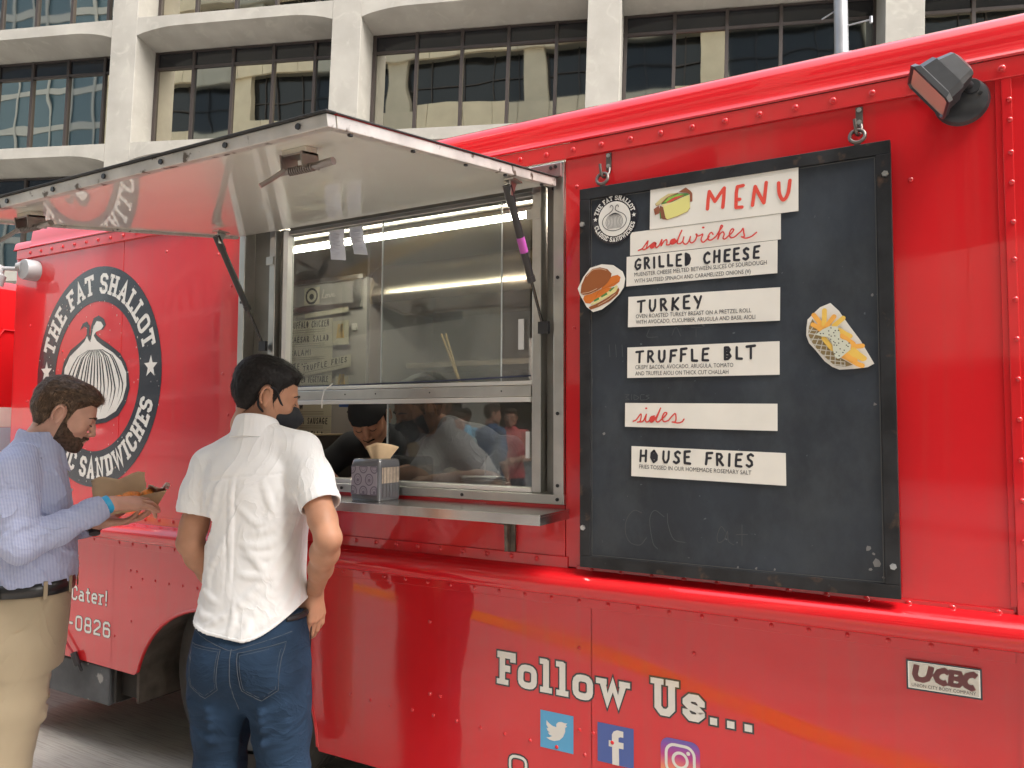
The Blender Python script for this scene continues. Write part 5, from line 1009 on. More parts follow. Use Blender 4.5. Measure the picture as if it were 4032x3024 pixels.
# black outline drawing on a white centre
mk('sheet', MB().prism([(-.868+.0765*math.cos(a), 2.230+.079*math.sin(a)) for a in np.linspace(0, 6.283, 41)[:-1]], -.0495, -.047), inkb, t)
fl2 = MB(); fl2.disc(-.868, 2.230, .0535, -.0506, 40, .0553); ctr_ = mk('sticker_field', fl2, white, t)
mk('sticker_text', wh, white, t)
m = MB(); cx, cz = -.868, 2.222
m.brush([(cx+.040*math.cos(a), cz+.030*math.sin(a)) for a in np.linspace(R_(115), R_(425), 30)], .0022, -.0509)
for s_ in np.linspace(-.85, .85, 12): m.brush(catmull([(cx+.004*s_, cz+.026), (cx+.024*s_, cz+.017), (cx+.033*s_, cz-.002), (cx+.024*s_, cz-.022)], 3), .0013, -.0512)
m.brush(catmull([(cx-.017, cz+.027), (cx-.006, cz+.036), (cx-.004, cz+.046), (cx-.010, cz+.052), (cx-.014, cz+.046)]), .0022, -.0515); m.brush(catmull([(cx+.017, cz+.027), (cx+.004, cz+.036), (cx+.006, cz+.048), (cx+.012, cz+.05), (cx+.014, cz+.044)]), .0024, -.0515)
mk('sticker_drawing', m, ink, t)

# ================================================================ napkin dispenser on the counter
DX, DY, DZ = -1.778, -.085, 1.3115
nd = thing('napkin_dispenser', (DX, DY, DZ), 'grey see-through napkin dispenser with a printed front on the steel counter', 'napkin dispenser')
smoke = mat('smoked_plastic', (.09, .09, .10), rough=.12, coat=1, coat_rough=.05)
hx, hy, H_ = .066, .062, .150
def rr_(hx_, hy_, r, n=4): return rrect(-hx_, hx_, -hy_, hy_, r, n)
prof_ = [(0, .90), (.004, .97), (.012, 1.0), (.118, 1.0), (.132, .97), (.142, .9), (.147, .78), (.149, .5)]
vs = []; base = rr_(hx, hy, .012); n = len(base)
for z, k in prof_: vs += [(DX+x-(1-k)*math.copysign(.02, x)*1.6*(1 if k < 1 else 0), DY+y-(1-k)*math.copysign(.02, y)*1.6, DZ+z) for x, y in base]
fs = [(k*n+i, k*n+(i+1) % n, (k+1)*n+(i+1) % n, (k+1)*n+i) for k in range(len(prof_)-1) for i in range(n)]+[tuple(range(n-1, -1, -1)), tuple(range((len(prof_)-1)*n, len(prof_)*n))]
mk('case', MB().add(vs, fs), smoke, nd, smooth=50)
mk('print_sheet', MB().box(DX-hx+.006, DX+hx-.010, DY-hy-.0012, DY-hy-.0004, DZ+.022, DZ+.122), mat('lilac_paper', (.30, .27, .31), rough=.5), nd)
m = MB()
for cx, cz in ((-.058, .115), (-.005, .118), (.045, .118), (-.03, .075), (.022, .075), (-.052, .032), (-.004, .032), (.045, .032)):
    for rr0, w in ((.017, .004), (.010, .0015)):
        p = [(DX+cx+rr0*math.cos(a), DZ+cz+rr0*1.15*math.sin(a)) for a in np.linspace(0, 6.283, 17)[:-1]]
        p = [(min(max(x, DX-hx+.007), DX+hx-.011), min(max(z, DZ+.023), DZ+.121)) for x, z in p]
        m.ribbon(p, w, DY-hy-.0016-rr0*.01, True)
    if .03 < cz < .1: m.disc(DX+cx, DZ+cz-.002, .006, DY-hy-.0015, 8)
mk('print', m, mat('print_purple', (.13, .11, .15), rough=.5), nd)
mk('napkin_stack', MB().box(DX+hx+.0005, DX+hx+.0015, DY-hy+.014, DY+hy-.012, DZ+.062, DZ+.118), mat('napkin_seen_through', (.30, .24, .19), rough=.35, noise=(60, .2)), nd)
m = MB()
for k in range(6): y = DY-hy+.02+k*.018; m.box(DX+hx+.0016, DX+hx+.0022, y, y+.002, DZ+.012, DZ+.12)
mk('grille_bar', m, mat('dark_bar', (.06, .055, .055), rough=.3), nd)
m = MB(); nx = 12; g = []
for j in range(7):
    for i in range(nx+1):
        u = i/nx; v = j/6; fold = .014*math.sin(u*7.5+1)*(.5+v*.5)
        w_ = (u-.5)*(.060+.062*v); g.append((DX+.012+w_*.86+.006*v, DY+.004+w_*.5+fold*.7, DZ+.140+.056*v*(1-.25*abs(u-.4))+.01*math.sin(u*3)*v))
m.add(g, [(j*(nx+1)+i, j*(nx+1)+i+1, (j+1)*(nx+1)+i+1, (j+1)*(nx+1)+i) for j in range(6) for i in range(nx)])
o = mk('napkin', m, mat('brown_napkin', (.62, .45, .28), rough=.8, noise=(40, .06)), nd, smooth=60); o.modifiers.new('t', 'SOLIDIFY').thickness = .0012
mk('base', MB().box(DX-hx+.012, DX+hx-.012, DY-hy+.01, DY+hy-.01, DZ-.0002, DZ+.004), blk, nd)

# ================================================================ papers and boxes in the window
def receipt(x0, x1, ztop, zbot, lean, label, curl):
    g = []; n = 10
    for j in range(n+1):
        v = j/n
        for i in range(3): g.append((x0+(x1-x0)*i/2+lean*v**1.5, .022-curl*v*v*.03-.003*math.sin(v*5), ztop+(zbot-ztop)*v-.006*(i-1)*v))
    t = thing('order_slip', (x0, .022, zbot), label, 'order slip', 'order slips taped inside the serving window'); m = MB().add(g, [(j*3+i, (j+1)*3+i, (j+1)*3+i+1, j*3+i+1) for j in range(n) for i in range(2)])
    mk('paper', m, mat('slip_paper', (.58, .60, .66), rough=.6), t, smooth=60); m = MB()
    for k in range(16): v = .12+k*.045; x = x0+lean*v**1.5; m.face([(x+.008, .0195-curl*v*v*.03-.003*math.sin(v*5), ztop+(zbot-ztop)*v), (x+.008+.05*(.6+.4*math.sin(k*2.3)), .0195-curl*v*v*.03-.003*math.sin(v*5), ztop+(zbot-ztop)*v), (x+.058, .0195-curl*v*v*.03, ztop+(zbot-ztop)*v-.0016), (x+.008, .0195-curl*v*v*.03, ztop+(zbot-ztop)*v-.0016)])
    mk('print_lines', m, mat('slip_ink', (.33, .34, .40), rough=.6), t)
receipt(-2.122, -2.043, 2.362, 2.235, .022, 'straight white order slip hanging left in the serving window', .5)
receipt(-2.017, -1.948, 2.362, 2.238, .055, 'curling white order slip hanging right of the straight one', 1.2)
old = mat('old_card', (.42, .40, .30), rough=.6, noise=(6, .06)); oink = mat('old_ink', (.03, .03, .03), rough=.6); YW = 1.195
def icard(x0, x1, z0, z1, title, label, lines=2, tilt=0, y=YW):
    t = thing('kitchen_card', ((x0+x1)/2, y, z0), label, 'menu card', 'menu cards taped up inside the kitchen')
    P_ = lambda x, z: (x, z+(x-x0)*tilt)
    mk('sheet', MB().prism([P_(x0, z1), P_(x1, z1), P_(x1, z0), P_(x0, z0)], y, y+.002), old, t)
    if title:
        m = MB(); h = (z1-z0)*.42; zb_ = z1-h*1.25; hand(m, title, P_(x0+.03, zb_), P_(x0+.03+min(.028*len(title), (x1-x0)-.06), zb_), h, .0062, y-.001); mk('lettering', m, oink, t)
    m = MB()
    for k in range(lines): z = z0+(z1-z0)*(.3-.15*k); m.brush([P_(x0+.03, z), P_(x1-.06, z)], .0045, y-.001, caps=False)
    if lines: mk('small_print', m, mat('faded_ink', (.22, .21, .16), rough=.6), t)
rows = [('BUFFALO CHICKEN', 2.226, 2.137), ('CAESAR SALAD', 2.134, 2.053), ('SALAMI', 2.050, 1.970), ('STEAK', 1.967, 1.886), ('ROASTED VEGETABLE', 1.883, 1.800), ('SLAW', 1.722, 1.632), ('POLISH SAUSAGE', 1.629, 1.549), ('MOZZARELLA', 1.546, 1.480)]
for t_l, z1_, z0_ in rows: icard(-3.545, -3.173, z0_, z1_, t_l, 'yellowed kitchen card reading '+t_l)
icard(-3.43, -3.02, 1.872, 1.945, 'TRUFFLE FRIES', 'tilted kitchen card reading TRUFFLE FRIES across the others', 1, .13, YW-.008)
def small_card(x0, x1, z0, z1, label, tilt=0, ring=False, fries=False):
    t = thing('kitchen_card', ((x0+x1)/2, YW, z0), label, 'menu card'); mk('sheet', MB().prism([(x0, z1), (x1, z1+tilt*(x1-x0)), (x1, z0+tilt*(x1-x0)), (x0, z0)], YW-.002, YW), old, t); cx, cz = (x0+x1)/2, (z0+z1)/2
    if ring:
        m = MB(); R0 = (x1-x0)*.36; m.ribbon([(cx+R0*math.cos(a), cz+R0*math.sin(a)) for a in np.linspace(0, 6.283, 25)[:-1]], R0*.3, YW-.003, True); m.disc(cx, cz-.003, R0*.42, YW-.003, 12); mk('emblem', m, oink, t)
    if fries:
        m = MB(); rr_ = random.Random(4)
        for k in range(9): a = rr_.uniform(1.2, 2.0); x = cx-.03+.007*k; m.brush([(x, cz-.03), (x+.06*math.cos(a), cz+.02+.03*math.sin(a))], .008, YW-.003)
        mk('drawing', m, mat('old_fries', (.50, .34, .12), rough=.6), t)
small_card(-3.407, -3.283, 2.318, 2.425, 'kitchen card with the round shallot emblem under the hood', ring=True); small_card(-3.168, -3.044, 2.06, 2.205, 'kitchen card with a picture of fries', .0, fries=True)
small_card(-3.14, -3.04, 1.79, 1.87, 'small kitchen card with a picture of fries below the tilted card', .0, fries=True); small_card(-3.40, -3.05, 2.235, 2.265, 'blank yellowed strip taped below the love sign', .06)
lv = thing('love_sign', (-3.2, YW, 2.34), 'small love sign in cursive letters on the cupboard', 'sign'); m = MB(); lz = 2.352
for l in ([(-3.262, lz), (-3.245, lz+.045), (-3.252, lz+.05), (-3.255, lz+.005), (-3.238, lz)], [(-3.238, lz), (-3.225, lz+.022), (-3.213, lz+.01), (-3.225, lz), (-3.233, lz+.012), (-3.205, lz+.02)], [(-3.205, lz+.022), (-3.195, lz+.002), (-3.183, lz+.024)], [(-3.183, lz+.02), (-3.172, lz+.01), (-3.163, lz+.02), (-3.172, lz+.024), (-3.176, lz+.005), (-3.152, lz+.008)]): m.brush(catmull(l, 4), .005, YW-.002)
mk('lettering', m, mat('love_ink', (.55, .52, .45), rough=.5), lv)

# glove box by the cupboard
gb = thing('glove_box', (-2.86, 1.0, 1.70), 'blue and white box of kitchen gloves hanging by the cupboard', 'box'); mk('carton', MB().box(-2.92, -2.80, .98, 1.06, 1.68, 1.80), mat('glove_blue', (.06, .14, .45), rough=.5), gb, bevel=.003); mk('glove', MB().sphere((-2.86, .97, 1.75), .03, 10, 8, sc=(1, .5, 1.3)), mat('glove_white', (.6, .62, .68), rough=.6), gb, smooth=60)
mk('bracket', MB().box(-2.925, -2.795, 1.061, 1.219, 1.70, 1.72), alu, gb)
mk('rear_counter', MB().box(-2.9, .1, 1.45, 1.94, 1.27, 1.299), steel, truck)
# ================================================================ people: modelled as smooth distance fields, skinned with surface nets
V3 = lambda *a: np.array(a, float)
class Field:
    def __init__(s, lo, hi, h):
        s.lo = np.array(lo, float); s.h = h; s.n = np.ceil((np.array(hi)-s.lo)/h).astype(int)+1
        s.ax = [(s.lo[i]+h*np.arange(s.n[i])).astype(np.float32) for i in range(3)]; s.D = np.full(s.n, 1.0, np.float32)
    def sl(s, lo, hi):
        a = np.clip(np.floor((np.array(lo)-s.lo)/s.h).astype(int), 0, s.n-1); b = np.clip(np.ceil((np.array(hi)-s.lo)/s.h).astype(int)+1, 1, s.n)
        if (b <= a).any(): return None, None
        S = tuple(slice(a[i], b[i]) for i in range(3))
        return S, (s.ax[0][S[0]][:, None, None], s.ax[1][S[1]][None, :, None], s.ax[2][S[2]][None, None, :])
    def _mix(s, S, d, k, op='u'):
        D = s.D[S]
        if op == 'u':
            hh = np.clip(.5+.5*(D-d)/k, 0, 1); s.D[S] = D+(d-D)*hh-k*hh*(1-hh)
        elif op == 's':
            hh = np.clip(.5-.5*(D+d)/k, 0, 1); s.D[S] = D+(-d-D)*hh+k*hh*(1-hh)
    def cone(s, a, b, ra, rb=None, k=.01, op='u', flat=None):
        a = np.array(a, float); b = np.array(b, float); rb = ra if rb is None else rb; m = max(ra, rb)+k+4*s.h
        S, g = s.sl(np.minimum(a, b)-m, np.maximum(a, b)+m)
        if S is None: return s
        d_ = b-a; L2 = max(d_.dot(d_), 1e-9); px, py, pz = (g[i]-np.float32(a[i]) for i in range(3))
        t = np.clip((px*d_[0]+py*d_[1]+pz*d_[2])/L2, 0, 1); r = ra+(rb-ra)*t
        qx, qy, qz = px-d_[0]*t, py-d_[1]*t, pz-d_[2]*t
        if flat is not None:      # flatten the section along a direction
            f, kf = flat; f = np.array(f)/np.linalg.norm(f); q = (qx*f[0]+qy*f[1]+qz*f[2])*(kf-1); qx, qy, qz = qx+q*f[0], qy+q*f[1], qz+q*f[2]
        s._mix(S, np.sqrt(qx*qx+qy*qy+qz*qz)-r, k, op); return s
    def path(s, pts, rs, k=.01, op='u', flat=None):
        for i in range(len(pts)-1): s.cone(pts[i], pts[i+1], rs[i], rs[i+1], k, op, flat)
        return s
    def ell(s, c, r, k=.01, op='u', M=None):
        c = np.array(c, float); r = np.array(r, float); m = max(r)+k+4*s.h
        S, g = s.sl(c-m, c+m)
        if S is None: return s
        p = [g[i]-np.float32(c[i]) for i in range(3)]
        if M is not None: p = [M[0][j]*p[0]+M[1][j]*p[1]+M[2][j]*p[2] for j in range(3)]      # columns of M are the ellipsoid's axes
        q = [(p[i]/r[i])**2 for i in range(3)]; k0 = np.sqrt(q[0]+q[1]+q[2]); k1 = np.sqrt((p[0]/r[0]**2)**2+(p[1]/r[1]**2)**2+(p[2]/r[2]**2)**2)+1e-6
        s._mix(S, k0*(k0-1)/k1, k, op); return s
    def loft(s, sec, k=.01, e=2.3, op='u'):
        """sections (z, cx, cy, rx, ry), smoothly interpolated up the z axis"""
        sec = np.array(sec, float); z0, z1 = sec[0, 0], sec[-1, 0]; rm = sec[:, 3:5].max()+k+4*s.h
        S, g = s.sl((sec[:, 1].min()-rm, sec[:, 2].min()-rm, z0-k-4*s.h), (sec[:, 1].max()+rm, sec[:, 2].max()+rm, z1+k+4*s.h))
        z = g[2].ravel(); zc = np.clip(z, z0, z1); P = [smooth_interp(zc, sec[:, 0], sec[:, i])[None, None, :] for i in (1, 2, 3, 4)]
        u = np.abs((g[0]-P[0])/P[2])+1e-6; v = np.abs((g[1]-P[1])/P[3])+1e-6; n = (u**e+v**e)**(1/e)
        d = (n-1)*np.minimum(P[2], P[3])*(.75+.25*np.minimum(1, n)); cap = np.maximum(z0-z, z-z1)[None, None, :]
        d = np.where(cap > 0, np.sqrt(np.maximum(d, 0)**2+cap**2), d); s._mix(S, d.astype(np.float32), k, op); return s
    def grid(s): return s.ax[0][:, None, None], s.ax[1][None, :, None], s.ax[2][None, None, :]
    def mesh(s, D=None):
        D = s.D if D is None else D; D = D.copy(); D[0] = D[-1] = 1; D[:, 0] = D[:, -1] = 1; D[:, :, 0] = D[:, :, -1] = 1
        ins = D < 0; n = np.array(D.shape)-1
        cnt = np.zeros(n, np.int16); acc = np.zeros((*n, 3), np.float32); num = np.zeros(n, np.float32)
        mix = np.zeros(n, bool)
        c0 = ins[:-1, :-1, :-1]
        for dx in (0, 1):
            for dy in (0, 1):
                for dz in (0, 1): mix |= ins[dx:n[0]+dx, dy:n[1]+dy, dz:n[2]+dz] != c0
        idx = np.argwhere(mix)
        if len(idx) == 0: return np.zeros((0, 3)), []
        I, J, K = idx.T; acc = np.zeros((len(idx), 3)); num = np.zeros(len(idx))
        cor = [(a, b, c) for a in (0, 1) for b in (0, 1) for c in (0, 1)]
        for p in range(8):
            for q in range(p+1, 8):
                A, B = cor[p], cor[q]
                if sum(abs(A[i]-B[i]) for i in range(3)) != 1: continue
                da = D[I+A[0], J+A[1], K+A[2]]; db = D[I+B[0], J+B[1], K+B[2]]; m = (da < 0) != (db < 0)
                t = np.where(m, da/np.where(m, da-db, 1), 0)[:, None]
                acc += np.where(m[:, None], np.array(A)+(np.array(B)-np.array(A))*t, 0); num += m
        vid = np.full(n, -1, np.int32); vid[I, J, K] = np.arange(len(idx)); v = s.lo+(idx+acc/num[:, None])*s.h; faces = []
        for ax in range(3):
            o = [(0, 0, 0), (0, 0, 0)]; u, w = [i for i in range(3) if i != ax]
            a = ins; sh = [slice(0, None)]*3; sh2 = list(sh); sh[ax] = slice(0, -1); sh2[ax] = slice(1, None)
            e = np.argwhere(ins[tuple(sh)] != ins[tuple(sh2)]); ok = (e[:, u] > 0) & (e[:, w] > 0) & (e[:, u] < n[u]) & (e[:, w] < n[w]) & (e[:, ax] < n[ax]); e = e[ok]
            def g(du, dw): q = e.copy(); q[:, u] -= du; q[:, w] -= dw; return vid[q[:, 0], q[:, 1], q[:, 2]]
            Q = np.stack([g(1, 1), g(0, 1), g(0, 0), g(1, 0)], 1); inside = ins[e[:, 0], e[:, 1], e[:, 2]]; flip = inside if ax != 1 else ~inside
            Q[~flip] = Q[~flip][:, ::-1]; faces.append(Q[(Q >= 0).all(1)])
        return v, np.concatenate(faces)
def smooth_interp(x, xp, fp):
    i = np.clip(np.searchsorted(xp, x)-1, 0, len(xp)-2); m = np.gradient(fp, xp); h = xp[i+1]-xp[i]; t = (x-xp[i])/h
    return ((2*t**3-3*t**2+1)*fp[i]+(t**3-2*t**2+t)*h*m[i]+(-2*t**3+3*t**2)*fp[i+1]+(t**3-t**2)*h*m[i+1]).astype(np.float32)
def wob(g, seed, freq, n=6, an=(1, 1, 1)):
    """cheap smooth noise in about -1..1"""
    r = np.random.RandomState(seed); o = 0
    for _ in range(n):
        d = r.normal(size=3); d /= np.linalg.norm(d); f = freq*r.uniform(.6, 1.5); ph = r.uniform(0, 6.28)
        o = o+np.sin((g[0]*d[0]*an[0]+g[1]*d[1]*an[1]+g[2]*d[2]*an[2])*f+ph+1.3*np.sin((g[0]*d[1]+g[1]*d[2]-g[2]*d[0])*f*.7+ph*2))
    return (o/n).astype(np.float32)
def rotm(yaw=0, pitch=0, roll=0):
    """head frame: +y is the face; pitch > 0 bows it, roll tilts it to its right"""
    cy, sy, cp, sp, cr, sr = (f(R_(a)) for a in (yaw, -pitch, roll) for f in (math.cos, math.sin))
    return np.array([[cy, -sy, 0], [sy, cy, 0], [0, 0, 1]]) @ np.array([[1, 0, 0], [0, cp, -sp], [0, sp, cp]]) @ np.array([[cr, 0, sr], [0, 1, 0], [-sr, 0, cr]])
class Parts:
    """collects pieces of one mesh"""
    def __init__(s): s.v = []; s.f = []; s.n = 0
    def add(s, v, f, M=None, t=None):
        if M is not None: v = v @ M.T+t
        s.v.append(v); s.f.append(np.asarray(f)+s.n); s.n += len(v); return s
def np_mesh(name, v, f, m, smooth=True):
    me = bpy.data.meshes.new(name); f = np.asarray(f, np.int32); me.vertices.add(len(v)); me.vertices.foreach_set('co', np.asarray(v, np.float32).ravel())
    me.loops.add(f.size); me.loops.foreach_set('vertex_index', f.ravel()); me.polygons.add(len(f)); me.polygons.foreach_set('loop_start', np.arange(len(f))*f.shape[1]); me.polygons.foreach_set('loop_total', np.full(len(f), f.shape[1]))
    me.polygons.foreach_set('use_smooth', [smooth]*len(f)); me.materials.append(m); me.update(); me.validate(); return me
def child(name, v, f, m, root, relax=0):
    o = bpy.data.objects.new(name, np_mesh(name, v, f, m)); COL.objects.link(o); o.parent = root
    if relax: q = o.modifiers.new('relax', 'SMOOTH'); q.iterations = relax; q.factor = .5
    return o
def child_parts(name, P, m, root, relax=0): return child(name, np.concatenate(P.v), np.concatenate(P.f), m, root, relax)
def child_mb(name, mb, m, root, smooth=40): o = bpy.data.objects.new(name, to_mesh(name, mb, m, smooth)); COL.objects.link(o); o.parent = root; return o

def head_field(h=.0032, jaw=1.0, wide=1.0, lips=True):
    F_ = Field((-.105, -.13, -.25), (.105, .14, .13), h)
    F_.ell((0, -.014, .030), (.075*wide, .098, .085), .02); F_.ell((0, .022, -.012), (.064*wide, .066, .088), .03); F_.ell((0, -.04, .0), (.070*wide, .066, .075), .03)
    for sx in (-1, 1):
        F_.path([(sx*.052*wide, -.004, -.035), (sx*.047*wide, .006, -.073), (sx*.012, .066, -.102*jaw)], [.022, .021, .019], .025)
        F_.ell((sx*.036*wide, .056, -.030), (.026, .026, .024), .02)
    F_.ell((0, .076, -.100*jaw), (.017, .016, .014), .018); F_.ell((0, .072, -.068), (.03, .022, .028), .02)
    F_.cone((-.036, .076, .017), (.036, .076, .017), .013, k=.014)
    for sx in (-1, 1):
        F_.ell((sx*.032, .104, -.001), (.017, .018, .0125), .014, 's'); F_.ell((sx*.031, .076, -.003), (.0155, .0155, .0125), .004)
        F_.cone((sx*.044, .083, .005), (sx*.018, .090, .006), .0035, k=.005)
    F_.path([(0, .088, .010), (0, .098, -.014), (0, .110, -.036)], [.008, .0085, .0105], .012)
    for sx in (-1, 1): F_.ell((sx*.0115, .100, -.042), (.0085, .010, .0075), .006); F_.ell((sx*.0065, .104, -.0515), (.0038, .006, .003), .002, 's')
    F_.ell((0, .099, -.056), (.006, .006, .009), .008)
    if lips:
        F_.ell((0, .0925, -.0665), (.022, .0095, .0055), .005); F_.ell((0, .0905, -.0775), (.019, .0095, .0062), .005); F_.cone((-.024, .093, -.0717), (.024, .093, -.0717), .0012, k=.003, op='s')
        F_.cone((-.012, .094, -.0865), (.012, .094, -.0865), .003, k=.008, op='s')
    for sx in (-1, 1):      # ears: shell, rim, hollow, lobe
        c = V3(sx*.0765*wide, -.012, -.010); o = V3(sx*.011, -.006, 0)
        F_.ell(c+o*.5, (.007, .017, .028), .006, M=np.array([[1, sx*.35, 0], [-sx*.35, 1, 0], [0, 0, 1]])/math.hypot(1, .35))
        rim = [(c+o+V3(sx*.002, .011*math.cos(a)*1.25-.003, .027*math.sin(a)+.002)) for a in np.linspace(R_(-60), R_(-320), 12)] if False else [c+o+V3(sx*(.001+.003*max(0, -math.cos(a))), .0155*math.cos(a)-.003, .0275*math.sin(a)+.002) for a in np.linspace(R_(20), R_(250), 12)]
        F_.path(rim, [.0038]*12, .003); F_.ell(c+o*1.5+V3(0, .001, .001), (.0055, .0095, .015), .004, 's'); F_.ell(c+o*.6+V3(0, .004, -.027), (.005, .008, .009), .005)
    F_.path([(0, -.022, -.05), (0, -.034, -.115)], [.055*wide, .052*wide], .02)
    return F_
def strands(v, n, flow, count, L, w, seed, lift=.25, keep=None):
    r = np.random.RandomState(seed); idx = r.randint(0, len(v), count*2)
    if keep is not None: idx = idx[keep(v[idx])]
    idx = idx[:count]; p = v[idx]; nn = n[idx]; d = flow(p)+r.normal(size=p.shape)*.16; d -= (d*nn).sum(1)[:, None]*nn; d /= np.linalg.norm(d, axis=1)[:, None]+1e-9
    Ls = L*r.uniform(.55, 1.25, len(p))[:, None]; sd = np.cross(d, nn)*w*.5; V = []; out = []
    for k, t in enumerate((0, .4, .75, 1.0)):
        c = p-nn*.002+d*Ls*t+nn*Ls*lift*(t-.75*t*t)*.9-nn*.0*t; ww = (1-.85*t**2); V.append(c-sd*ww); V.append(c+sd*ww)
    m = len(p); A = np.concatenate(V); f = []
    for k in range(3): a = np.arange(m); f.append(np.stack([a+2*k*m, a+(2*k+1)*m, a+(2*k+3)*m, a+(2*k+2)*m], 1))
    return A, np.concatenate(f)
def vnormals(v, f):
    a = np.cross(v[f[:, 2]]-v[f[:, 0]], v[f[:, 3]]-v[f[:, 1]]); n = np.zeros_like(v)
    for k in range(4): np.add.at(n, f[:, k], a)
    return n/(np.linalg.norm(n, axis=1)[:, None]+1e-9)

def hand_prims(F_, M, o, side, curls, spread=1, thumb=None, s=1.0, k=.006):
    """M columns: across (towards the thumb when side = 1), along the fingers, out of the back of the hand; o: wrist"""
    W = lambda x, y, z: o+M @ (V3(x*side, y, z)*s)
    F_.cone(W(0, -.03, 0), W(0, .012, 0), .027*s, .026*s, .012, flat=(M[:, 2], 1.35))
    K = [(.031, .088), (.011, .093), (-.010, .089), (-.029, .080)]; Ls = [(.043, .025, .020), (.048, .029, .021), (.044, .027, .021), (.034, .020, .018)]
    for i, ((x, y), L) in enumerate(zip(K, Ls)):
        F_.cone(W(x*.45, .008, 0), W(x, y, .002), .0165*s, .0118*s, .012)
        a = np.array(W(x, y, .002)); ang = 0; sp = (x*1.1*spread)
        for j, l in enumerate(L):
            ang += curls[i][j] if hasattr(curls[i], '__len__') else curls[i]*(1, 1.1, .8)[j]
            d = M @ V3(side*math.sin(sp)*math.cos(R_(ang)), math.cos(sp)*math.cos(R_(ang)), -math.sin(R_(ang))); b = a+d*l*s
            F_.cone(a, b, (.0098, .0088, .0080)[j]*s, (.0090, .0082, .0066)[j]*s, .003); a = b
    th = thumb or [(.022, .018, -.008), (.046, .045, -.018), (.056, .074, -.024), (.056, .100, -.028)]
    F_.path([W(*p) for p in th], [.015*s, .0125*s, .0100*s, .0078*s], .008)
    F_.ell(W(.022, .035, -.010), (.018*s, .018*s, .018*s), .012)
def basis(along, back):
    y = np.array(along, float); y /= np.linalg.norm(y); z = np.array(back, float); z -= z.dot(y)*y; z /= np.linalg.norm(z); return np.stack([np.cross(y, z), y, z], 1)
def arm_field(sh, el, wr, side, M, curls, h=.0035, thumb=None, r=1.0, s=1.0, spread=1):
    sh, el, wr = (np.array(q, float) for q in (sh, el, wr)); tip = wr+M[:, 1]*.2
    A = np.stack([sh, el, wr, tip]); F_ = Field(A.min(0)-.075, A.max(0)+.075, h); u = el-sh; f = wr-el
    F_.path([sh, sh+u*.35, sh+u*.8, el], [.052*r, .050*r, .042*r, .039*r], .02); F_.path([el, el+f*.25, el+f*.55, wr], [.038*r, .043*r, .037*r, .026*r], .02)
    F_.cone(wr-f*.1, wr, .029*r, .026*r, .01, flat=(M[:, 2], 1.25)); hand_prims(F_, M, wr, side, curls, thumb=thumb, s=s, spread=spread); return F_

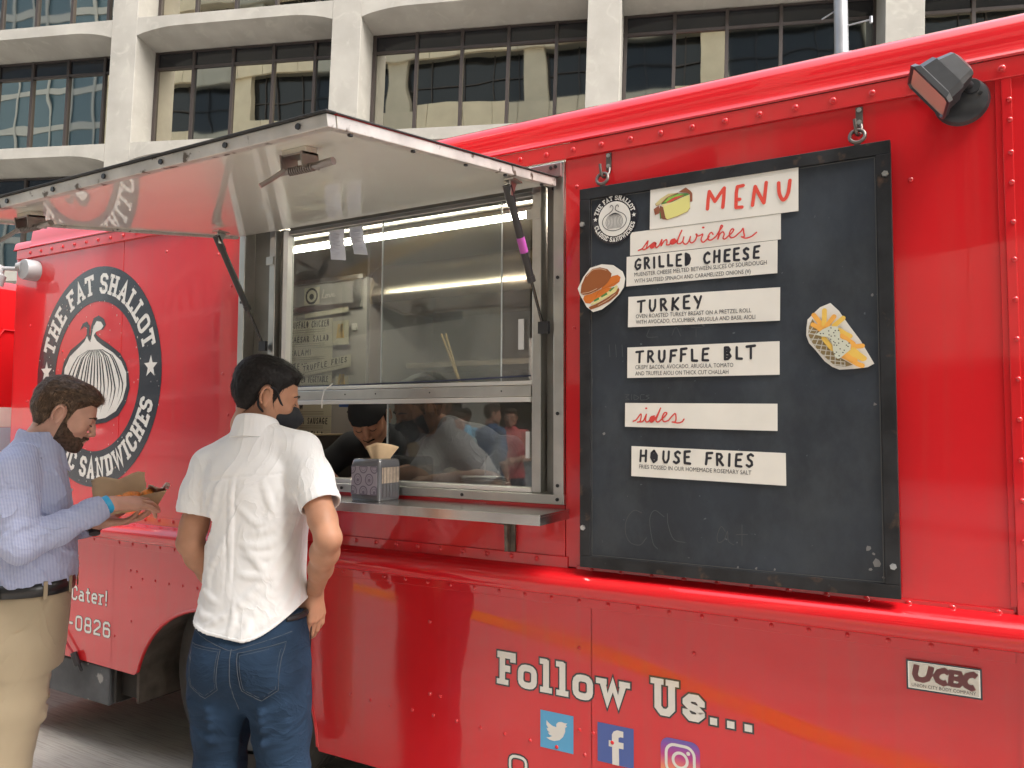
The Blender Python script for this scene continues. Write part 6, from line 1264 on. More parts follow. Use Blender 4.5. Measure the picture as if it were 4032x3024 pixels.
def neck(P, M, t, base, r=.053, h=.006):
    a = M @ V3(0, -.028, -.085)+t; b = V3(*base); N_ = Field(np.minimum(a, b)-.09, np.maximum(a, b)+.09, h); N_.cone(a, b, r, r*1.1); P.add(*N_.mesh())
def skin_mat(name, c): return mat(name, c, rough=.52, spec=.35, sss=.12, noise=(17, .13, 6), bump=(120, .22, .0014, 4))
def hair_mat(name, c): return mat(name, c, rough=.6, spec=.28, noise=(110, .55, 3), bump=(260, .5, .0015, 2))
def make_head(P, root, M, t, skin, hair_m, style, seed=0, beard=None, jaw=1.0, wide=1.0, brow=True, h=.0032, nstr=5200, cap=None, hairvol=1.0, strand_m=None):
    HF = head_field(h, jaw, wide); v, f = HF.mesh(); P.add(v, f, M, t); g = HF.grid(); X, Y, Z = g; D = HF.D
    out = {}
    if style:
        # hairline: a surface that runs over the forehead, round the ears and down to the nape
        fr = .062 if style != 'dark' else .066
        line = np.where(Y > .02, .052+.10*np.maximum(0, fr-.0-Y)*0+(Y-.03)*.55, np.where(Y > -.012, .018-(.02-Y)*-.35-.012, 0)).astype(np.float32)
        t0 = np.clip((Y+.055)/.115, 0, 1); line = -.070+(.124 if style == 'dark' else .128)*t0**.8      # nape low, forehead high
        side_ = np.clip((np.abs(X)-.045)/.02, 0, 1)
        burn = np.clip(1-np.abs(Y-.013)/.013, 0, 1)*side_*(.050 if style != 'dark' else .040)
        line = line+.020*side_*np.clip((Y+.05)/.03, 0, 1)*np.clip((.0-Y)/.02, 0, 1)
        ear = np.sqrt((Y+.019)**2/.021**2+(Z+.006)**2/.034**2)-1.0; ear = np.where(np.abs(X) > .05, ear, 2)
        top_ = np.clip((Z-.015)/.075, 0, 1); frt = np.clip((Y-.02)/.05, 0, 1)*np.clip((Z-.03)/.04, 0, 1)
        th = .0045+hairvol*(.013*top_+.008*frt+.004*np.clip((-Y-.03)/.05, 0, 1)*np.clip((Z+.04)/.04, 0, 1))
        fade = np.clip((Z-line+burn)/.035, 0, 1)*np.clip(ear*2.2, 0, 1); th = .0002+th*fade
        flw = wob(g, 3+seed, 560, 7, (1, .10, .30))*.5+wob(g, 13+seed, 330, 6, (.9, .16, .4))*.5
        Hd = D-th+(flw*.0035+wob(g, 9+seed, 80, 5)*.0022)*fade; Hd = np.maximum(Hd, (line-burn-Z)*.8)
        Hd = np.maximum(Hd, -ear*.02); Hd = np.maximum(Hd, (Y-.100))
        if cap: Hd = np.maximum(Hd, Z-.03)
        hv, hf = HF.mesh(Hd.astype(np.float32)); nn = vnormals(hv, hf)
        flow = (lambda p: np.stack([p[:, 0]*3+.12, np.where(p[:, 2] > .06, .9, .05), np.where(p[:, 2] > .06, .12, -1.0)], 1)) if style != 'dark' else (lambda p: np.stack([p[:, 0]*2+.1, np.where(p[:, 2] > .05, .8, -.1), np.where(p[:, 2] > .08, .1, -1.0)], 1))
        H = Parts(); H.add(hv, hf, M, t); H2 = Parts()
        sv, sf = strands(hv, nn, flow, nstr, .024, .0015, 4+seed, .34); H2.add(sv, sf, M, t)
        if style == 'swept':       # front quiff leaning over the forehead
            keep = lambda p: (p[:, 1] > .045) & (p[:, 2] > .05)
            sv, sf = strands(hv, nn, lambda p: np.stack([p[:, 0]*1.5+.2, p[:, 0]*0+1, p[:, 0]*0-.55], 1), 1400, .030, .0013, 8, .12, keep=lambda p: keep(p)); H2.add(sv, sf, M, t)
        child_parts('hair', H, hair_m, root); child_parts('hair_strands', H2, strand_m or hair_m, root).__setitem__('kind', 'stuff')
    if beard:
        # full beard along the jaw, thin on the lip
        zz_ = np.broadcast_to(Z, D.shape); yy_ = np.broadcast_to(Y, D.shape); xx_ = np.broadcast_to(np.abs(X), D.shape)
        top = -.030-.030*np.clip((yy_-.01)/.05, 0, 1)+.022*np.clip((.028-yy_)/.02, 0, 1)*1.0
        lip = np.clip(1-((xx_/.03)**2+((zz_+.0585)/.006)**2), 0, 1); mouth = np.sqrt((xx_/.022)**2+((zz_+.0725)/.0095)**2)-1
        th = .0030*np.clip((top-zz_)/.035, 0, 1)+.0003+wob(g, 33, 420, 5)*.0008
        B = D-th+wob(g, 21, 330, 6)*.0012; B = np.maximum(B, (zz_-top)*.8); B = np.maximum(B, .006-yy_-.004); B = np.where((mouth < 0) & (yy_ > .06), 1, B); B = np.maximum(B, (-.122*jaw+.25*(0.0-np.minimum(yy_-.05, 0))*-1)-zz_)
        bv, bf = HF.mesh(B.astype(np.float32)); B2 = np.maximum(np.maximum(D-.0022, (np.abs(Z+.0585)-.0052)), np.maximum(np.abs(X)-.026, .07-Y)); mv, mf = HF.mesh(B2.astype(np.float32))
        Q = Parts(); Q.add(bv, bf, M, t); Q.add(mv, mf, M, t); nn = vnormals(bv, bf); sv, sf = strands(bv, nn, lambda p: np.stack([p[:, 0]*2, p[:, 0]*0+.25, p[:, 0]*0-1.0], 1), 2600, .0075, .0009, 31, .45); Q.add(sv, sf, M, t); child_parts('beard', Q, beard, root)
    if brow:
        Q = MB()
        for sx in (-1, 1): Q.tube([tuple(M @ V3(sx*a, b, c)+t) for a, b, c in ((.013, .0925, .0165), (.026, .0945, .0215), (.042, .0865, .0205), (.053, .0745, .0145))], [.0034, .0042, .0036, .0016], 6)
        for q_ in pieces(Q): child_mb('eyebrow', q_, hair_m, root)
        Q = MB()
        for sx in (-1, 1): Q.tube([tuple(M @ V3(sx*a, b, c)+t) for a, b, c in ((.018, .0905, -.0075), (.026, .0945, -.0105), (.036, .0930, -.0105), (.046, .0845, -.0065))], [.0010, .0016, .0017, .0010], 6)
        for q_ in pieces(Q): child_mb('eyelashes', q_, mat('lash', (.02, .014, .012), rough=.5), root)
    return HF

DENIM = mat('denim', (.017, .036, .070), rough=.9, spec=.2, noise=(5, .45, 6), bump=(420, .5, .0008, 2)); crumple_bump(DENIM, 6.5, .014, (1, 1, 1.7), 4, .55, 1.2)
# ---------------------------------------------------------------- customer in the white shirt
A = thing('person', (-1.94, -.492, 0), 'man seen from behind in white short-sleeved shirt, jeans and black face mask at the window', 'person', rot=R_(22))
skA = skin_mat('skin_tan', (.42, .215, .135)); hairA = hair_mat('black_hair', (.012, .010, .010))
P = Parts(); MA = rotm(-55, 16, 3); tA = V3(.012, .046, 1.680)
HFA = make_head(P, A, MA, tA, skA, hairA, 'dark', seed=1, hairvol=.75, h=.0028, nstr=7000)
neck(P, MA, tA, (0, -.012, 1.50))
# arms: right thumb hooked in the pocket, left hand in the pocket
MR = basis((.03, .10, -.99), (.93, -.35, 0))
FR = arm_field((.158, -.005, 1.49), (.303, -.150, 1.240), (.182, .058, 1.035), 1, MR, [(25, 20, 12), (18, 22, 14), (14, 24, 15), (10, 28, 16)], thumb=[(.016, .012, -.012), (.030, .04, -.030), (.022, .068, -.048), (.008, .088, -.056)], r=.98)
P.add(*FR.mesh()); ML = basis((.1, .35, -.9), (-.95, -.2, 0))
P.add(*arm_field((-.160, -.005, 1.44), (-.200, -.045, 1.20), (-.165, .125, 1.0), -1, ML, [40]*4, r=.98, h=.005).mesh())
T = Field((-.26, -.22, .0), (.26, .24, 1.56), .011)
T.loft([(.86, 0, 0, .12, .085), (1.0, 0, .01, .115, .085), (1.2, 0, .01, .12, .09), (1.4, 0, 0, .13, .09), (1.47, 0, -.01, .09, .07), (1.53, 0, -.01, .055, .055)])
for sx in (-1, 1): T.path([(sx*.09, 0, .88), (sx*.105, .01, .48), (sx*.115, -.01, .1)], [.070, .052, .04], .02); T.path([(sx*.115, -.04, .045), (sx*.13, .13, .035)], [.04, .035], .02)
P.add(*T.mesh()); child_parts('body', P, skA, A)
# shirt
H_ = .0042; S_f = Field((-.30, -.225, .86), (.36, .20, 1.66), H_)
secA = [(.84, .0, -.005, .196, .150), (.93, 0, -.004, .188, .142), (1.02, .0, -.002, .172, .132), (1.10, .002, .0, .163, .126), (1.20, .004, .002, .162, .124), (1.30, .004, 0, .170, .128), (1.38, .002, -.006, .172, .128), (1.44, 0, -.010, .158, .116), (1.485, 0, -.012, .118, .096), (1.53, 0, -.012, .078, .076), (1.575, 0, -.008, .064, .066)]
S_f.loft(secA, .012, 2.25)
def surfA(a, z):
    """a: degrees, 0 = right side, -90 = middle of the back"""
    s_ = np.array(secA); cx, cy, rx, ry = (float(smooth_interp(np.array([z]), s_[:, 0], s_[:, i])[0]) for i in (1, 2, 3, 4)); c, s2 = math.cos(R_(a)), math.sin(R_(a)); e = 2.25
    k = (abs(c)**e+abs(s2)**e)**(-1/e); return V3(cx+rx*c*k, cy+ry*s2*k, z)
SRe, SLe = V3(.252, -.091, 1.338), V3(-.186, -.031, 1.302)
S_f.path([(.0, -.014, 1.535), (.09, -.012, 1.512), (.152, -.008, 1.492), (.21, -.055, 1.410), SRe], [.055, .052, .060, .062, .066], .035)
S_f.path([(-.0, -.014, 1.525), (-.09, -.012, 1.482), (-.155, -.008, 1.442), (-.176, -.022, 1.36), SLe], [.055, .050, .057, .060, .063], .035)
gA = S_f.grid(); X, Y, Z = gA
def fold(F_, pts, r=.010, out=.0035, k=.014, surf=surfA):
    q = []
    for a, z in catmull(pts, 3):
        p = surf(a, z); c = V3(0, 0, z); n = (p-c); n[2] = 0; n /= np.linalg.norm(n); q.append(p-n*(r-out))
    m = len(q); F_.path(q, [r*(.55+.45*math.sin(math.pi*(i+.5)/m)) for i in range(m)], k)
def crease(F_, pts, r=.004, depth=.0015, k=.008, surf=surfA):
    q = []
    for a, z in catmull(pts, 3):
        p = surf(a, z); c = V3(0, 0, z); n = (p-c); n[2] = 0; n /= np.linalg.norm(n); q.append(p+n*(r-depth))
    F_.path(q, [r]*len(q), k, 's')
for q_, o_ in (([(-42, 1.375), (-52, 1.31), (-68, 1.275), (-92, 1.335)], .006), ([(-40, 1.33), (-54, 1.265), (-72, 1.245)], .006), ([(-36, 1.30), (-50, 1.22), (-70, 1.205), (-88, 1.213)], .0045),
    ([(-112, 1.40), (-122, 1.32), (-138, 1.24)], .006), ([(-128, 1.39), (-140, 1.30), (-150, 1.22)], .006), ([(-98, 1.27), (-110, 1.20), (-124, 1.15), (-132, 1.06)], .005), ([(-84, 1.18), (-66, 1.172), (-50, 1.178)], .0045),
    ([(-86, 1.118), (-66, 1.112), (-52, 1.118)], .005), ([(-84, 1.21), (-70, 1.165), (-56, 1.125), (-44, 1.10)], .0045), ([(-28, 1.26), (-45, 1.17), (-66, 1.08), (-92, 1.01), (-120, .96)], .008), ([(-22, 1.20), (-40, 1.11), (-60, 1.03), (-85, .965), (-105, .93)], .006),
    ([(-150, 1.10), (-128, 1.05), (-112, 1.03)], .005), ([(-156, 1.04), (-132, .99), (-116, .985)], .005), ([(-150, .98), (-128, .94), (-104, .94)], .004), ([(-20, 1.10), (-32, 1.04), (-48, .99), (-64, .96)], .006), ([(-12, 1.05), (-22, 1.01), (-38, .97)], .005),
    ([(-92, 1.04), (-90, .97), (-94, .92)], .005), ([(-72, .99), (-76, .95), (-86, .92)], .004), ([(-138, 1.2), (-132, 1.12), (-126, 1.06)], .004), ([(-62, 1.40), (-56, 1.34), (-48, 1.30)], .0055)):
    fold(S_f, q_, .013, o_*.42, .012)
S_f.D += wob(gA, 5, 26, 7, (1, 1, .55))*.0042+(.5-np.abs(wob(gA, 8, 38, 4, (1, 1, .8))))*.0018+wob(gA, 9, 110, 5)*.0006
# yoke seam, box pleat, back side seam
crease(S_f, [(-44, 1.428), (-60, 1.423), (-90, 1.418), (-120, 1.405), (-136, 1.395)], .0035, .0016, .004)
for a0, a1 in ((-100, -103), (-91, -94)): crease(S_f, [(a0, 1.415), (a1, 1.32), (a1-1, 1.2), (a1, 1.1), (a1, 1.0)], .0032, .0014, .004)
fold(S_f, [(-95.5, 1.405), (-98, 1.32), (-99, 1.22), (-98, 1.1)], .012, .0035, .006)
crease(S_f, [(-8, 1.28), (-10, 1.15), (-14, 1.05), (-16, .99)], .0032, .0012, .004)
# shaped tail, open sleeves and neck
hem = (.945-.022*np.clip(-Y/.14, -1, 1)+.078*np.clip((X-.03)/.14, 0, 1.2)**1.4+.03*np.clip((-X-.08)/.12, 0, 1)**1.5-.012*np.sin(X*14)).astype(np.float32)
S_f.D = np.maximum(S_f.D, (hem-Z)*.85)
for a, d, r in ((SRe, V3(.45, -.42, -.79), .056), (SLe, V3(-.13, -.12, -.98), .053)):
    d = d/np.linalg.norm(d); pl = (X-a[0])*d[0]+(Y-a[1])*d[1]+(Z-a[2])*d[2]; near = (X-a[0])**2+(Y-a[1])**2+(Z-a[2])**2 < .12**2
    cutter = np.where(near, pl-.012, -1); S_f.D = np.maximum(S_f.D, cutter).astype(np.float32); S_f.cone(a-d*.03, a+d*.08, r, r+.004, .003, 's')
    # cuff band
    u_ = np.abs(pl+.010)-.0135; band = np.where(near, np.maximum(S_f.D-.0016, u_), 1); S_f.D = np.minimum(S_f.D, band).astype(np.float32)
S_f.cone((0, -.004, 1.54), (0, .0, 1.68), .058, .060, .004, 's')
v, f = S_f.mesh(); shirt_w = mat('white_cotton', (.76, .765, .78), rough=.85, bump=(300, .12, .0006, 2), sheen=.15, noise=(3, .02)); crumple_bump(shirt_w, 5, .02, (1, 1, .5), 4, .5, 1.2)
child('shirt', v, f, shirt_w, A)
# hem band
Hd = np.maximum(S_f.D-.0013, np.abs(Z-hem-.006)-.006); v, f = S_f.mesh(Hd.astype(np.float32)); child('shirt_hem', v, f, shirt_w, A)
# collar: a folded band round the neck
def collar(root, m, c, r, zb, zt, tilt, drop, R2=1.0, gap=None, open_front=28, name='collar', off=(0, 0, 0), ry=1.0):
    g_ = []; N = 56
    rows = [(r*.93, zb+.004), (r*.92, zt-.002), (r*.955, zt+.003), (r*1.0, zt), (r*1.10, zt-.012), (r*1.22, zb-.004), (r*1.36, zb-drop)]
    for j, (rr_1, z) in enumerate(rows):
        for i in range(N+1):
            a = R_(90+open_front+(360-2*open_front)*i/N); fr_ = max(0, math.sin(a)); x = c[0]+rr_1*math.cos(a); y = c[1]+rr_1*ry*math.sin(a)
            zz_ = z-tilt*(1-math.cos(a-R_(270)))*.5
            if j >= 4: zz_ -= .030*fr_**3*(j-3)/3; y += .012*fr_**3*(j-3)/3
            g_.append((x, y, zz_))
    m_ = MB().add(g_, [(j*(N+1)+i, (j+1)*(N+1)+i, (j+1)*(N+1)+i+1, j*(N+1)+i+1) for j in range(len(rows)-1) for i in range(N)])
    o = child_mb(name, m_, m, root, 180); q = o.modifiers.new('t', 'SOLIDIFY'); q.thickness = .0022; q.offset = 0; q2 = o.modifiers.new('s', 'SUBSURF'); q2.levels = q2.render_levels = 1; return o
collar(A, shirt_w, (0, -.006, 0), .0650, 1.572, 1.614, .035, .030)
# jeans
J = Field((-.25, -.22, .02), (.25, .22, 1.02), .0065)
secJ = [(.68, 0, -.012, .150, .060), (.74, 0, -.016, .174, .100), (.80, 0, -.016, .183, .134), (.86, 0, -.012, .185, .146), (.93, 0, -.002, .176, .132), (1.0, 0, .004, .162, .120)]
J.loft(secJ, .02, 2.35)
for sx in (-1, 1):
    J.ell((sx*.075, -.055, .815), (.092, .085, .095), .03); J.path([(sx*.092, -.022, .80), (sx*.098, -.010, .71), (sx*.103, .004, .60), (sx*.108, .012, .47), (sx*.116, -.006, .28), (sx*.122, -.012, .07)], [.099, .094, .087, .077, .069, .066], .03)
J.path([(0, -.19, .62), (0, -.175, .74), (0, -.165, .85)], [.03, .012, .006], .02, 's'); J.path([(0, 0, .25), (0, 0, .60), (0, 0, .685)], [.045, .026, .006], .02, 's')
gJ = J.grid(); XJ, YJ, ZJ = gJ
for sx in (-1, 1):
    for z0, dz, yy in ((.70, .02, -.10), (.675, .028, -.095), (.645, .02, -.085), (.60, .03, -.08)): J.path([(sx*.03, yy+.035, z0-.01), (sx*.085, yy-.012, z0), (sx*.15, yy+.01, z0+dz), (sx*.185, yy+.06, z0+dz*1.4)], [.004, .009, .008, .004], .016)
J.D += wob(gJ, 12, 34, 7, (.7, 1, 1))*.0036+wob(gJ, 13, 90, 5)*.0012
J.D = np.maximum(J.D, ZJ-.985)
v, f = J.mesh(); child('jeans', v, f, DENIM, A, relax=1)
den2 = mat('denim_worn', (.035, .058, .10), rough=.85, noise=(14, .4, 5), bump=(420, .4, .0008, 2)); thr = mat('denim_stitch', (.075, .09, .11), rough=.8)
def on_jeans(pts, y, up=.0015):
    """drop (x, z) points on to the back of the jeans"""
    o = []
    for x, z in pts:
        i = int(round((x-J.lo[0])/J.h)); k_ = int(round((z-J.lo[2])/J.h)); col_ = J.D[i, :, k_]; j = np.argmax(col_ < 0); d0, d1 = col_[j-1], col_[j]; o.append((x, J.lo[1]+(j-1+d0/(d0-d1))*J.h-up, z))
    return o
for cx, w, tl in ((.088, .064, -.02), (-.092, .060, .02)):
    pr = [(cx-w, .895+tl*.3), (cx+w, .905-tl*.4), (cx+w*.86, .775), (cx+.004, .742), (cx-w*.80, .775)]
    # pocket: the jeans skin pushed out 2 mm inside the outline
    dd = np.full(J.D.shape[:1]+(1,)+J.D.shape[2:], -1.0, np.float32); xx = XJ; zz_ = ZJ
    for (x0, z0), (x1, z1) in zip(pr, pr[1:]+pr[:1]): L_ = math.hypot(x1-x0, z1-z0); dd = np.maximum(dd, ((zz_-z0)*(x1-x0)-(xx-x0)*(z1-z0))/L_)
    PD = np.maximum(np.maximum(J.D-.0026, dd), YJ+.0*XJ); v, f = J.mesh(PD.astype(np.float32)); child('back_pocket', v, f, DENIM, A, relax=1)
    m = MB(); ring_ = []
    for (x0, z0), (x1, z1) in zip(pr, pr[1:]+pr[:1]): ring_ += [(x0+(x1-x0)*t_2, z0+(z1-z0)*t_2) for t_2 in np.linspace(0, 1, 8)[:-1]]
    m.tube(on_jeans(ring_, 0, .0030), .0010, 5, closed=True); cxz = (cx, .83); inner = [(cx+(x-cx)*.88, .83+(z-.83)*.9) for x, z in ring_]; m.tube(on_jeans(inner, 0, .0028), .0007, 4, closed=True); child_mb('pocket_stitch', m, thr, A)
m = MB(); m.tube(on_jeans([(.16-.32*t_2, .938-.045*(1-abs(2*t_2-1))) for t_2 in np.linspace(0, 1, 24)], 0, .0006), .0011, 5); m.tube(on_jeans([(.002, .70+.2*t_2) for t_2 in np.linspace(0, 1, 14)], 0, .0006), .0012, 5); child_mb('yoke_seam', m, thr, A)
m = MB(); m.tube([(.178-.004*t_2, .045+.0*t_2, .955-.15*t_2) for t_2 in np.linspace(0, 1, 6)], .002, 5); m.tube([(.170*math.cos(a), .124*math.sin(a), .975) for a in np.linspace(-.6, .5, 10)], .010, 8); child_mb('belt', m, mat('dark_belt', (.015, .015, .018), rough=.5), A)
# mask with ear loops
mk_m = mat('mask_black', (.012, .013, .018), rough=.8, bump=(200, .2, .001)); gx = HFA.grid(); X, Y, Z = gx; D_ = HFA.D
mask = np.maximum(D_-.0045-.006*np.clip((Y-.06)/.05, 0, 1), np.maximum(np.maximum(Z+.024-.03*np.clip((Y-.05)/.06, 0, 1), -.122-Z), .028+.45*np.abs(Z+.07)-Y)); v, f = HFA.mesh(mask.astype(np.float32))
Q = Parts(); 
HM = Field((-.07, .02, -.14), (.07, .15, .01), .0035); HM.ell((0, .050, -.062), (.059, .068, .050), .01); HM.cone((0, .098, -.012), (0, .121, -.052), .008, .008, .03); HM.cone((0, .121, -.052), (0, .094, -.106), .008, .010, .03); gm_ = HM.grid(); HM.D = np.maximum(HM.D, .034+.5*np.abs(gm_[2]+.062)-gm_[1]).astype(np.float32)
Q.add(*HM.mesh(), MA, tA); child_parts('face_mask', Q, mk_m, A)
m = MB(); W_ = lambda *p: tuple(MA @ V3(*p)+tA)
for sx in (-1, 1): m.tube(catmull([W_(sx*.053, .062, -.034), W_(sx*.068, .035, -.015), W_(sx*.080, .008, .018), W_(sx*.085, -.016, .020), W_(sx*.089, -.034, .004), W_(sx*.086, -.038, -.02), W_(sx*.078, -.030, -.046), W_(sx*.066, .002, -.066), W_(sx*.057, .036, -.092), W_(sx*.050, .05, -.095)], 4), .0036, 6)
m.tube(catmull([W_(.066, .002, -.062), W_(.064, .004, -.09), W_(.060, -.004, -.108), W_(.050, -.022, -.122)], 4), .0032, 6); m.sphere(W_(.067, .002, -.068), .007, 8, 6); child_mb('mask_strap', m, mk_m, A)

# ---------------------------------------------------------------- customer in the blue shirt, holding a tray
B = thing('person', (-2.82, -.73, 0), 'bearded man in blue striped shirt and khaki trousers eating from a paper tray', 'person', rot=R_(-32))
skB = skin_mat('skin_fair', (.58, .33, .25)); hairB = hair_mat('brown_hair', (.060, .036, .022)); beardB = hair_mat('dark_beard', (.075, .046, .032))
P = Parts(); MBh = rotm(0, 24, 2); tB = V3(.0, .110, 1.618); make_head(P, B, MBh, tB, skB, hairB, 'swept', seed=5, beard=beardB, strand_m=mat('brown_strands', (.135, .085, .052), rough=.45, spec=.4, noise=(45, .6, 3)), hairvol=.95, h=.0028, nstr=7000)
neck(P, MBh, tB, (0, .03, 1.46))
MRb = basis((-.30, .93, -.06), (.42, .10, .9))
P.add(*arm_field((.19, -.03, 1.42), (.255, .005, 1.185), (.175, .262, 1.300), -1, MRb, [(6, 22, 14), (10, 26, 18), (16, 30, 20), (2, 14, 10)], r=1.0, h=.0028, thumb=[(.022, .018, -.010), (.045, .045, -.024), (.050, .072, -.034), (.042, .096, -.040)], spread=2.4).mesh())
MLb = basis((.18, .97, .02), (.1, .05, -.99))
P.add(*arm_field((-.19, -.03, 1.42), (-.235, .03, 1.17), (-.02, .225, 1.215), 1, MLb, [(16, 18, 12), (14, 18, 12), (14, 18, 12), (20, 20, 14)], r=1.0, spread=2, thumb=[(.022, .018, -.004), (.052, .040, -.016), (.066, .068, -.034), (.066, .090, -.048)]).mesh())
T = Field((-.26, -.3, .0), (.26, .24, 1.56), .011); T.loft([(.9, 0, 0, .12, .09), (1.2, 0, .01, .14, .10), (1.4, 0, 0, .13, .09), (1.47, 0, .02, .09, .07), (1.53, 0, .05, .05, .055)])
for sx in (-1, 1): T.path([(sx*.09, 0, .88), (sx*.10, -.05, .48), (sx*.11, -.12, .1)], [.068, .052, .04], .02); T.path([(sx*.11, -.15, .045), (sx*.12, .02, .035)], [.04, .035], .02)
P.add(*T.mesh()); child_parts('body', P, skB, B)
stripe = mat('blue_check_cotton', (.40, .46, .68), rough=.85, sheen=.1)
_n, _l, _b = nodes(stripe); _tc = _n.new('ShaderNodeTexCoord')
wv = []
for dr in ('X', 'Z'):
    w_ = _n.new('ShaderNodeTexWave'); w_.bands_direction = dr; w_.inputs['Scale'].default_value = 78; w_.inputs['Distortion'].default_value = 1.2; w_.inputs['Detail'].default_value = 1; w_.inputs['Detail Scale'].default_value = .08; _l.new(_tc.outputs['Object'], w_.inputs['Vector']); wv.append(w_)
w3 = _n.new('ShaderNodeTexWave'); w3.bands_direction = 'Y'; w3.inputs['Scale'].default_value = 78; w3.inputs['Distortion'].default_value = 1.2; w3.inputs['Detail Scale'].default_value = .08; _l.new(_tc.outputs['Object'], w3.inputs['Vector'])
mul = _n.new('ShaderNodeMath'); mul.operation = 'MULTIPLY'; _l.new(wv[1].outputs['Fac'], mul.inputs[0]); mul.inputs[1].default_value = .35; a2 = _n.new('ShaderNodeMath'); a2.operation = 'ADD'; a2.use_clamp = True; m3 = _n.new('ShaderNodeMath'); m3.operation = 'MULTIPLY'; m3.inputs[1].default_value = .65
_l.new(w3.outputs['Fac'], m3.inputs[0]); _l.new(mul.outputs[0], a2.inputs[0]); _l.new(m3.outputs[0], a2.inputs[1]); mxx = _n.new('ShaderNodeMix'); mxx.data_type = 'RGBA'; mxx.inputs[6].default_value = (.16, .20, .42, 1); mxx.inputs[7].default_value = (.58, .61, .74, 1); _l.new(a2.outputs[0], mxx.inputs[0]); _l.new(mxx.outputs[2], _b.inputs['Base Color'])
crumple_bump(stripe, 8, .018, (1, 1, .8), 4, .65, 1.3)
Sb = Field((-.32, -.22, .93), (.37, .36, 1.62), .0045)
secB = [(.94, 0, .016, .172, .128), (.985, 0, .018, .178, .136), (1.04, 0, .018, .186, .142), (1.12, 0, .018, .188, .142), (1.22, 0, .008, .190, .138), (1.33, 0, -.004, .196, .140), (1.41, 0, -.008, .186, .128), (1.465, 0, .002, .135, .102), (1.51, 0, .022, .085, .080), (1.55, 0, .040, .064, .070)]
Sb.loft(secB, .012, 2.2)
def surfB(a, z):
    s_ = np.array(secB); cx, cy, rx, ry = (float(smooth_interp(np.array([z]), s_[:, 0], s_[:, i])[0]) for i in (1, 2, 3, 4)); c, s2 = math.cos(R_(a)), math.sin(R_(a)); e = 2.2; k = (abs(c)**e+abs(s2)**e)**(-1/e); return V3(cx+rx*c*k, cy+ry*s2*k, z)
ShR, ElR, WrR = V3(.186, -.028, 1.42), V3(.258, .003, 1.182), V3(.186, .235, 1.292)
Sb.path([(.13, -.01, 1.47), ShR, (ShR+ElR)/2, ElR], [.05, .064, .059, .054], .03); Sb.path([ElR, ElR*.6+WrR*.4, WrR*.85+ElR*.15, WrR], [.053, .049, .041, .039], .03)
ShL, ElL, WrL = V3(-.186, -.028, 1.42), V3(-.238, .03, 1.165), V3(-.045, .205, 1.212)
Sb.path([(-.13, -.01, 1.47), ShL, (ShL+ElL)/2, ElL], [.05, .070, .066, .060], .03); Sb.path([ElL, ElL*.6+WrL*.4, WrL*.85+ElL*.15, WrL], [.058, .053, .043, .040], .03)
# sleeve folds: rings and drags round the bent elbow
def ringfold(F_, a, b, t, r, tilt, sgn, amp=.0055, rr_2=.010, span=(-2.2, 1.2)):
    a, b = np.array(a), np.array(b); d = (b-a)/np.linalg.norm(b-a); c = a+(b-a)*t; u = np.cross(d, V3(0, 0, 1)); u = u/np.linalg.norm(u) if np.linalg.norm(u) > .1 else V3(0, 1, 0); w = np.cross(d, u); q = []
    for th in np.linspace(*span, 9): q.append(c+(u*math.cos(th)*sgn+w*math.sin(th))*(r-rr_2+amp)+d*tilt*math.sin(th*.9))
    F_.path(q, [rr_2*(.5+.5*math.sin(math.pi*(i+.5)/9)) for i in range(9)], .012)
for t_2, tl in ((.25, .03), (.42, .045), (.58, .03), (.72, .05), (.85, .03), (.95, .045)): ringfold(Sb, ShR, ElR, t_2, .059, tl, -1 if t_2 in (.42, .85) else 1, span=(-2.6, 1.6))
for t_2, tl in ((.08, -.05), (.2, -.045), (.34, -.04), (.5, -.02), (.64, .03), (.78, .02)): ringfold(Sb, ElR, WrR, t_2, .050-.010*t_2, tl, 1, .005, .009, (-2.8, 2.2))
foldB = lambda pts, o_: fold(Sb, pts, .009, o_, .008, surfB)
for q_, o_ in (([(10, 1.33), (35, 1.26), (60, 1.22), (80, 1.20)], .006), ([(5, 1.28), (25, 1.2), (50, 1.14), (75, 1.12)], .006), ([(-30, 1.3), (-10, 1.18), (15, 1.08), (40, 1.0)], .005), ([(-50, 1.2), (-30, 1.08), (-5, 1.0), (20, .96)], .006), ([(50, 1.06), (60, 1.0), (66, .95)], .005), ([(20, 1.04), (30, .99), (38, .94)], .006), ([(-10, 1.02), (0, .97), (8, .94)], .006), ([(-40, 1.02), (-30, .97), (-24, .94)], .005), ([(45, 1.42), (55, 1.36), (58, 1.28)], .005), ([(75, 1.44), (78, 1.34), (82, 1.2), (84, 1.05)], .003), ([(70, 1.12), (80, 1.07), (88, 1.02)], .006)): foldB(q_, o_)
gB = Sb.grid(); Sb.D += wob(gB, 15, 30, 7)*.0036+(.5-np.abs(wob(gB, 16, 34, 4, (1, 1, .7))))*.0045
crease(Sb, [(88, 1.47), (88, 1.3), (88, 1.1), (88, .97)], .004, .002, .004, surfB); crease(Sb, [(97, 1.47), (97, 1.3), (97, 1.1), (97, .97)], .003, .0012, .004, surfB)
crease(Sb, [(-20, 1.445), (10, 1.46), (40, 1.47)], .003, .0014, .004, surfB)
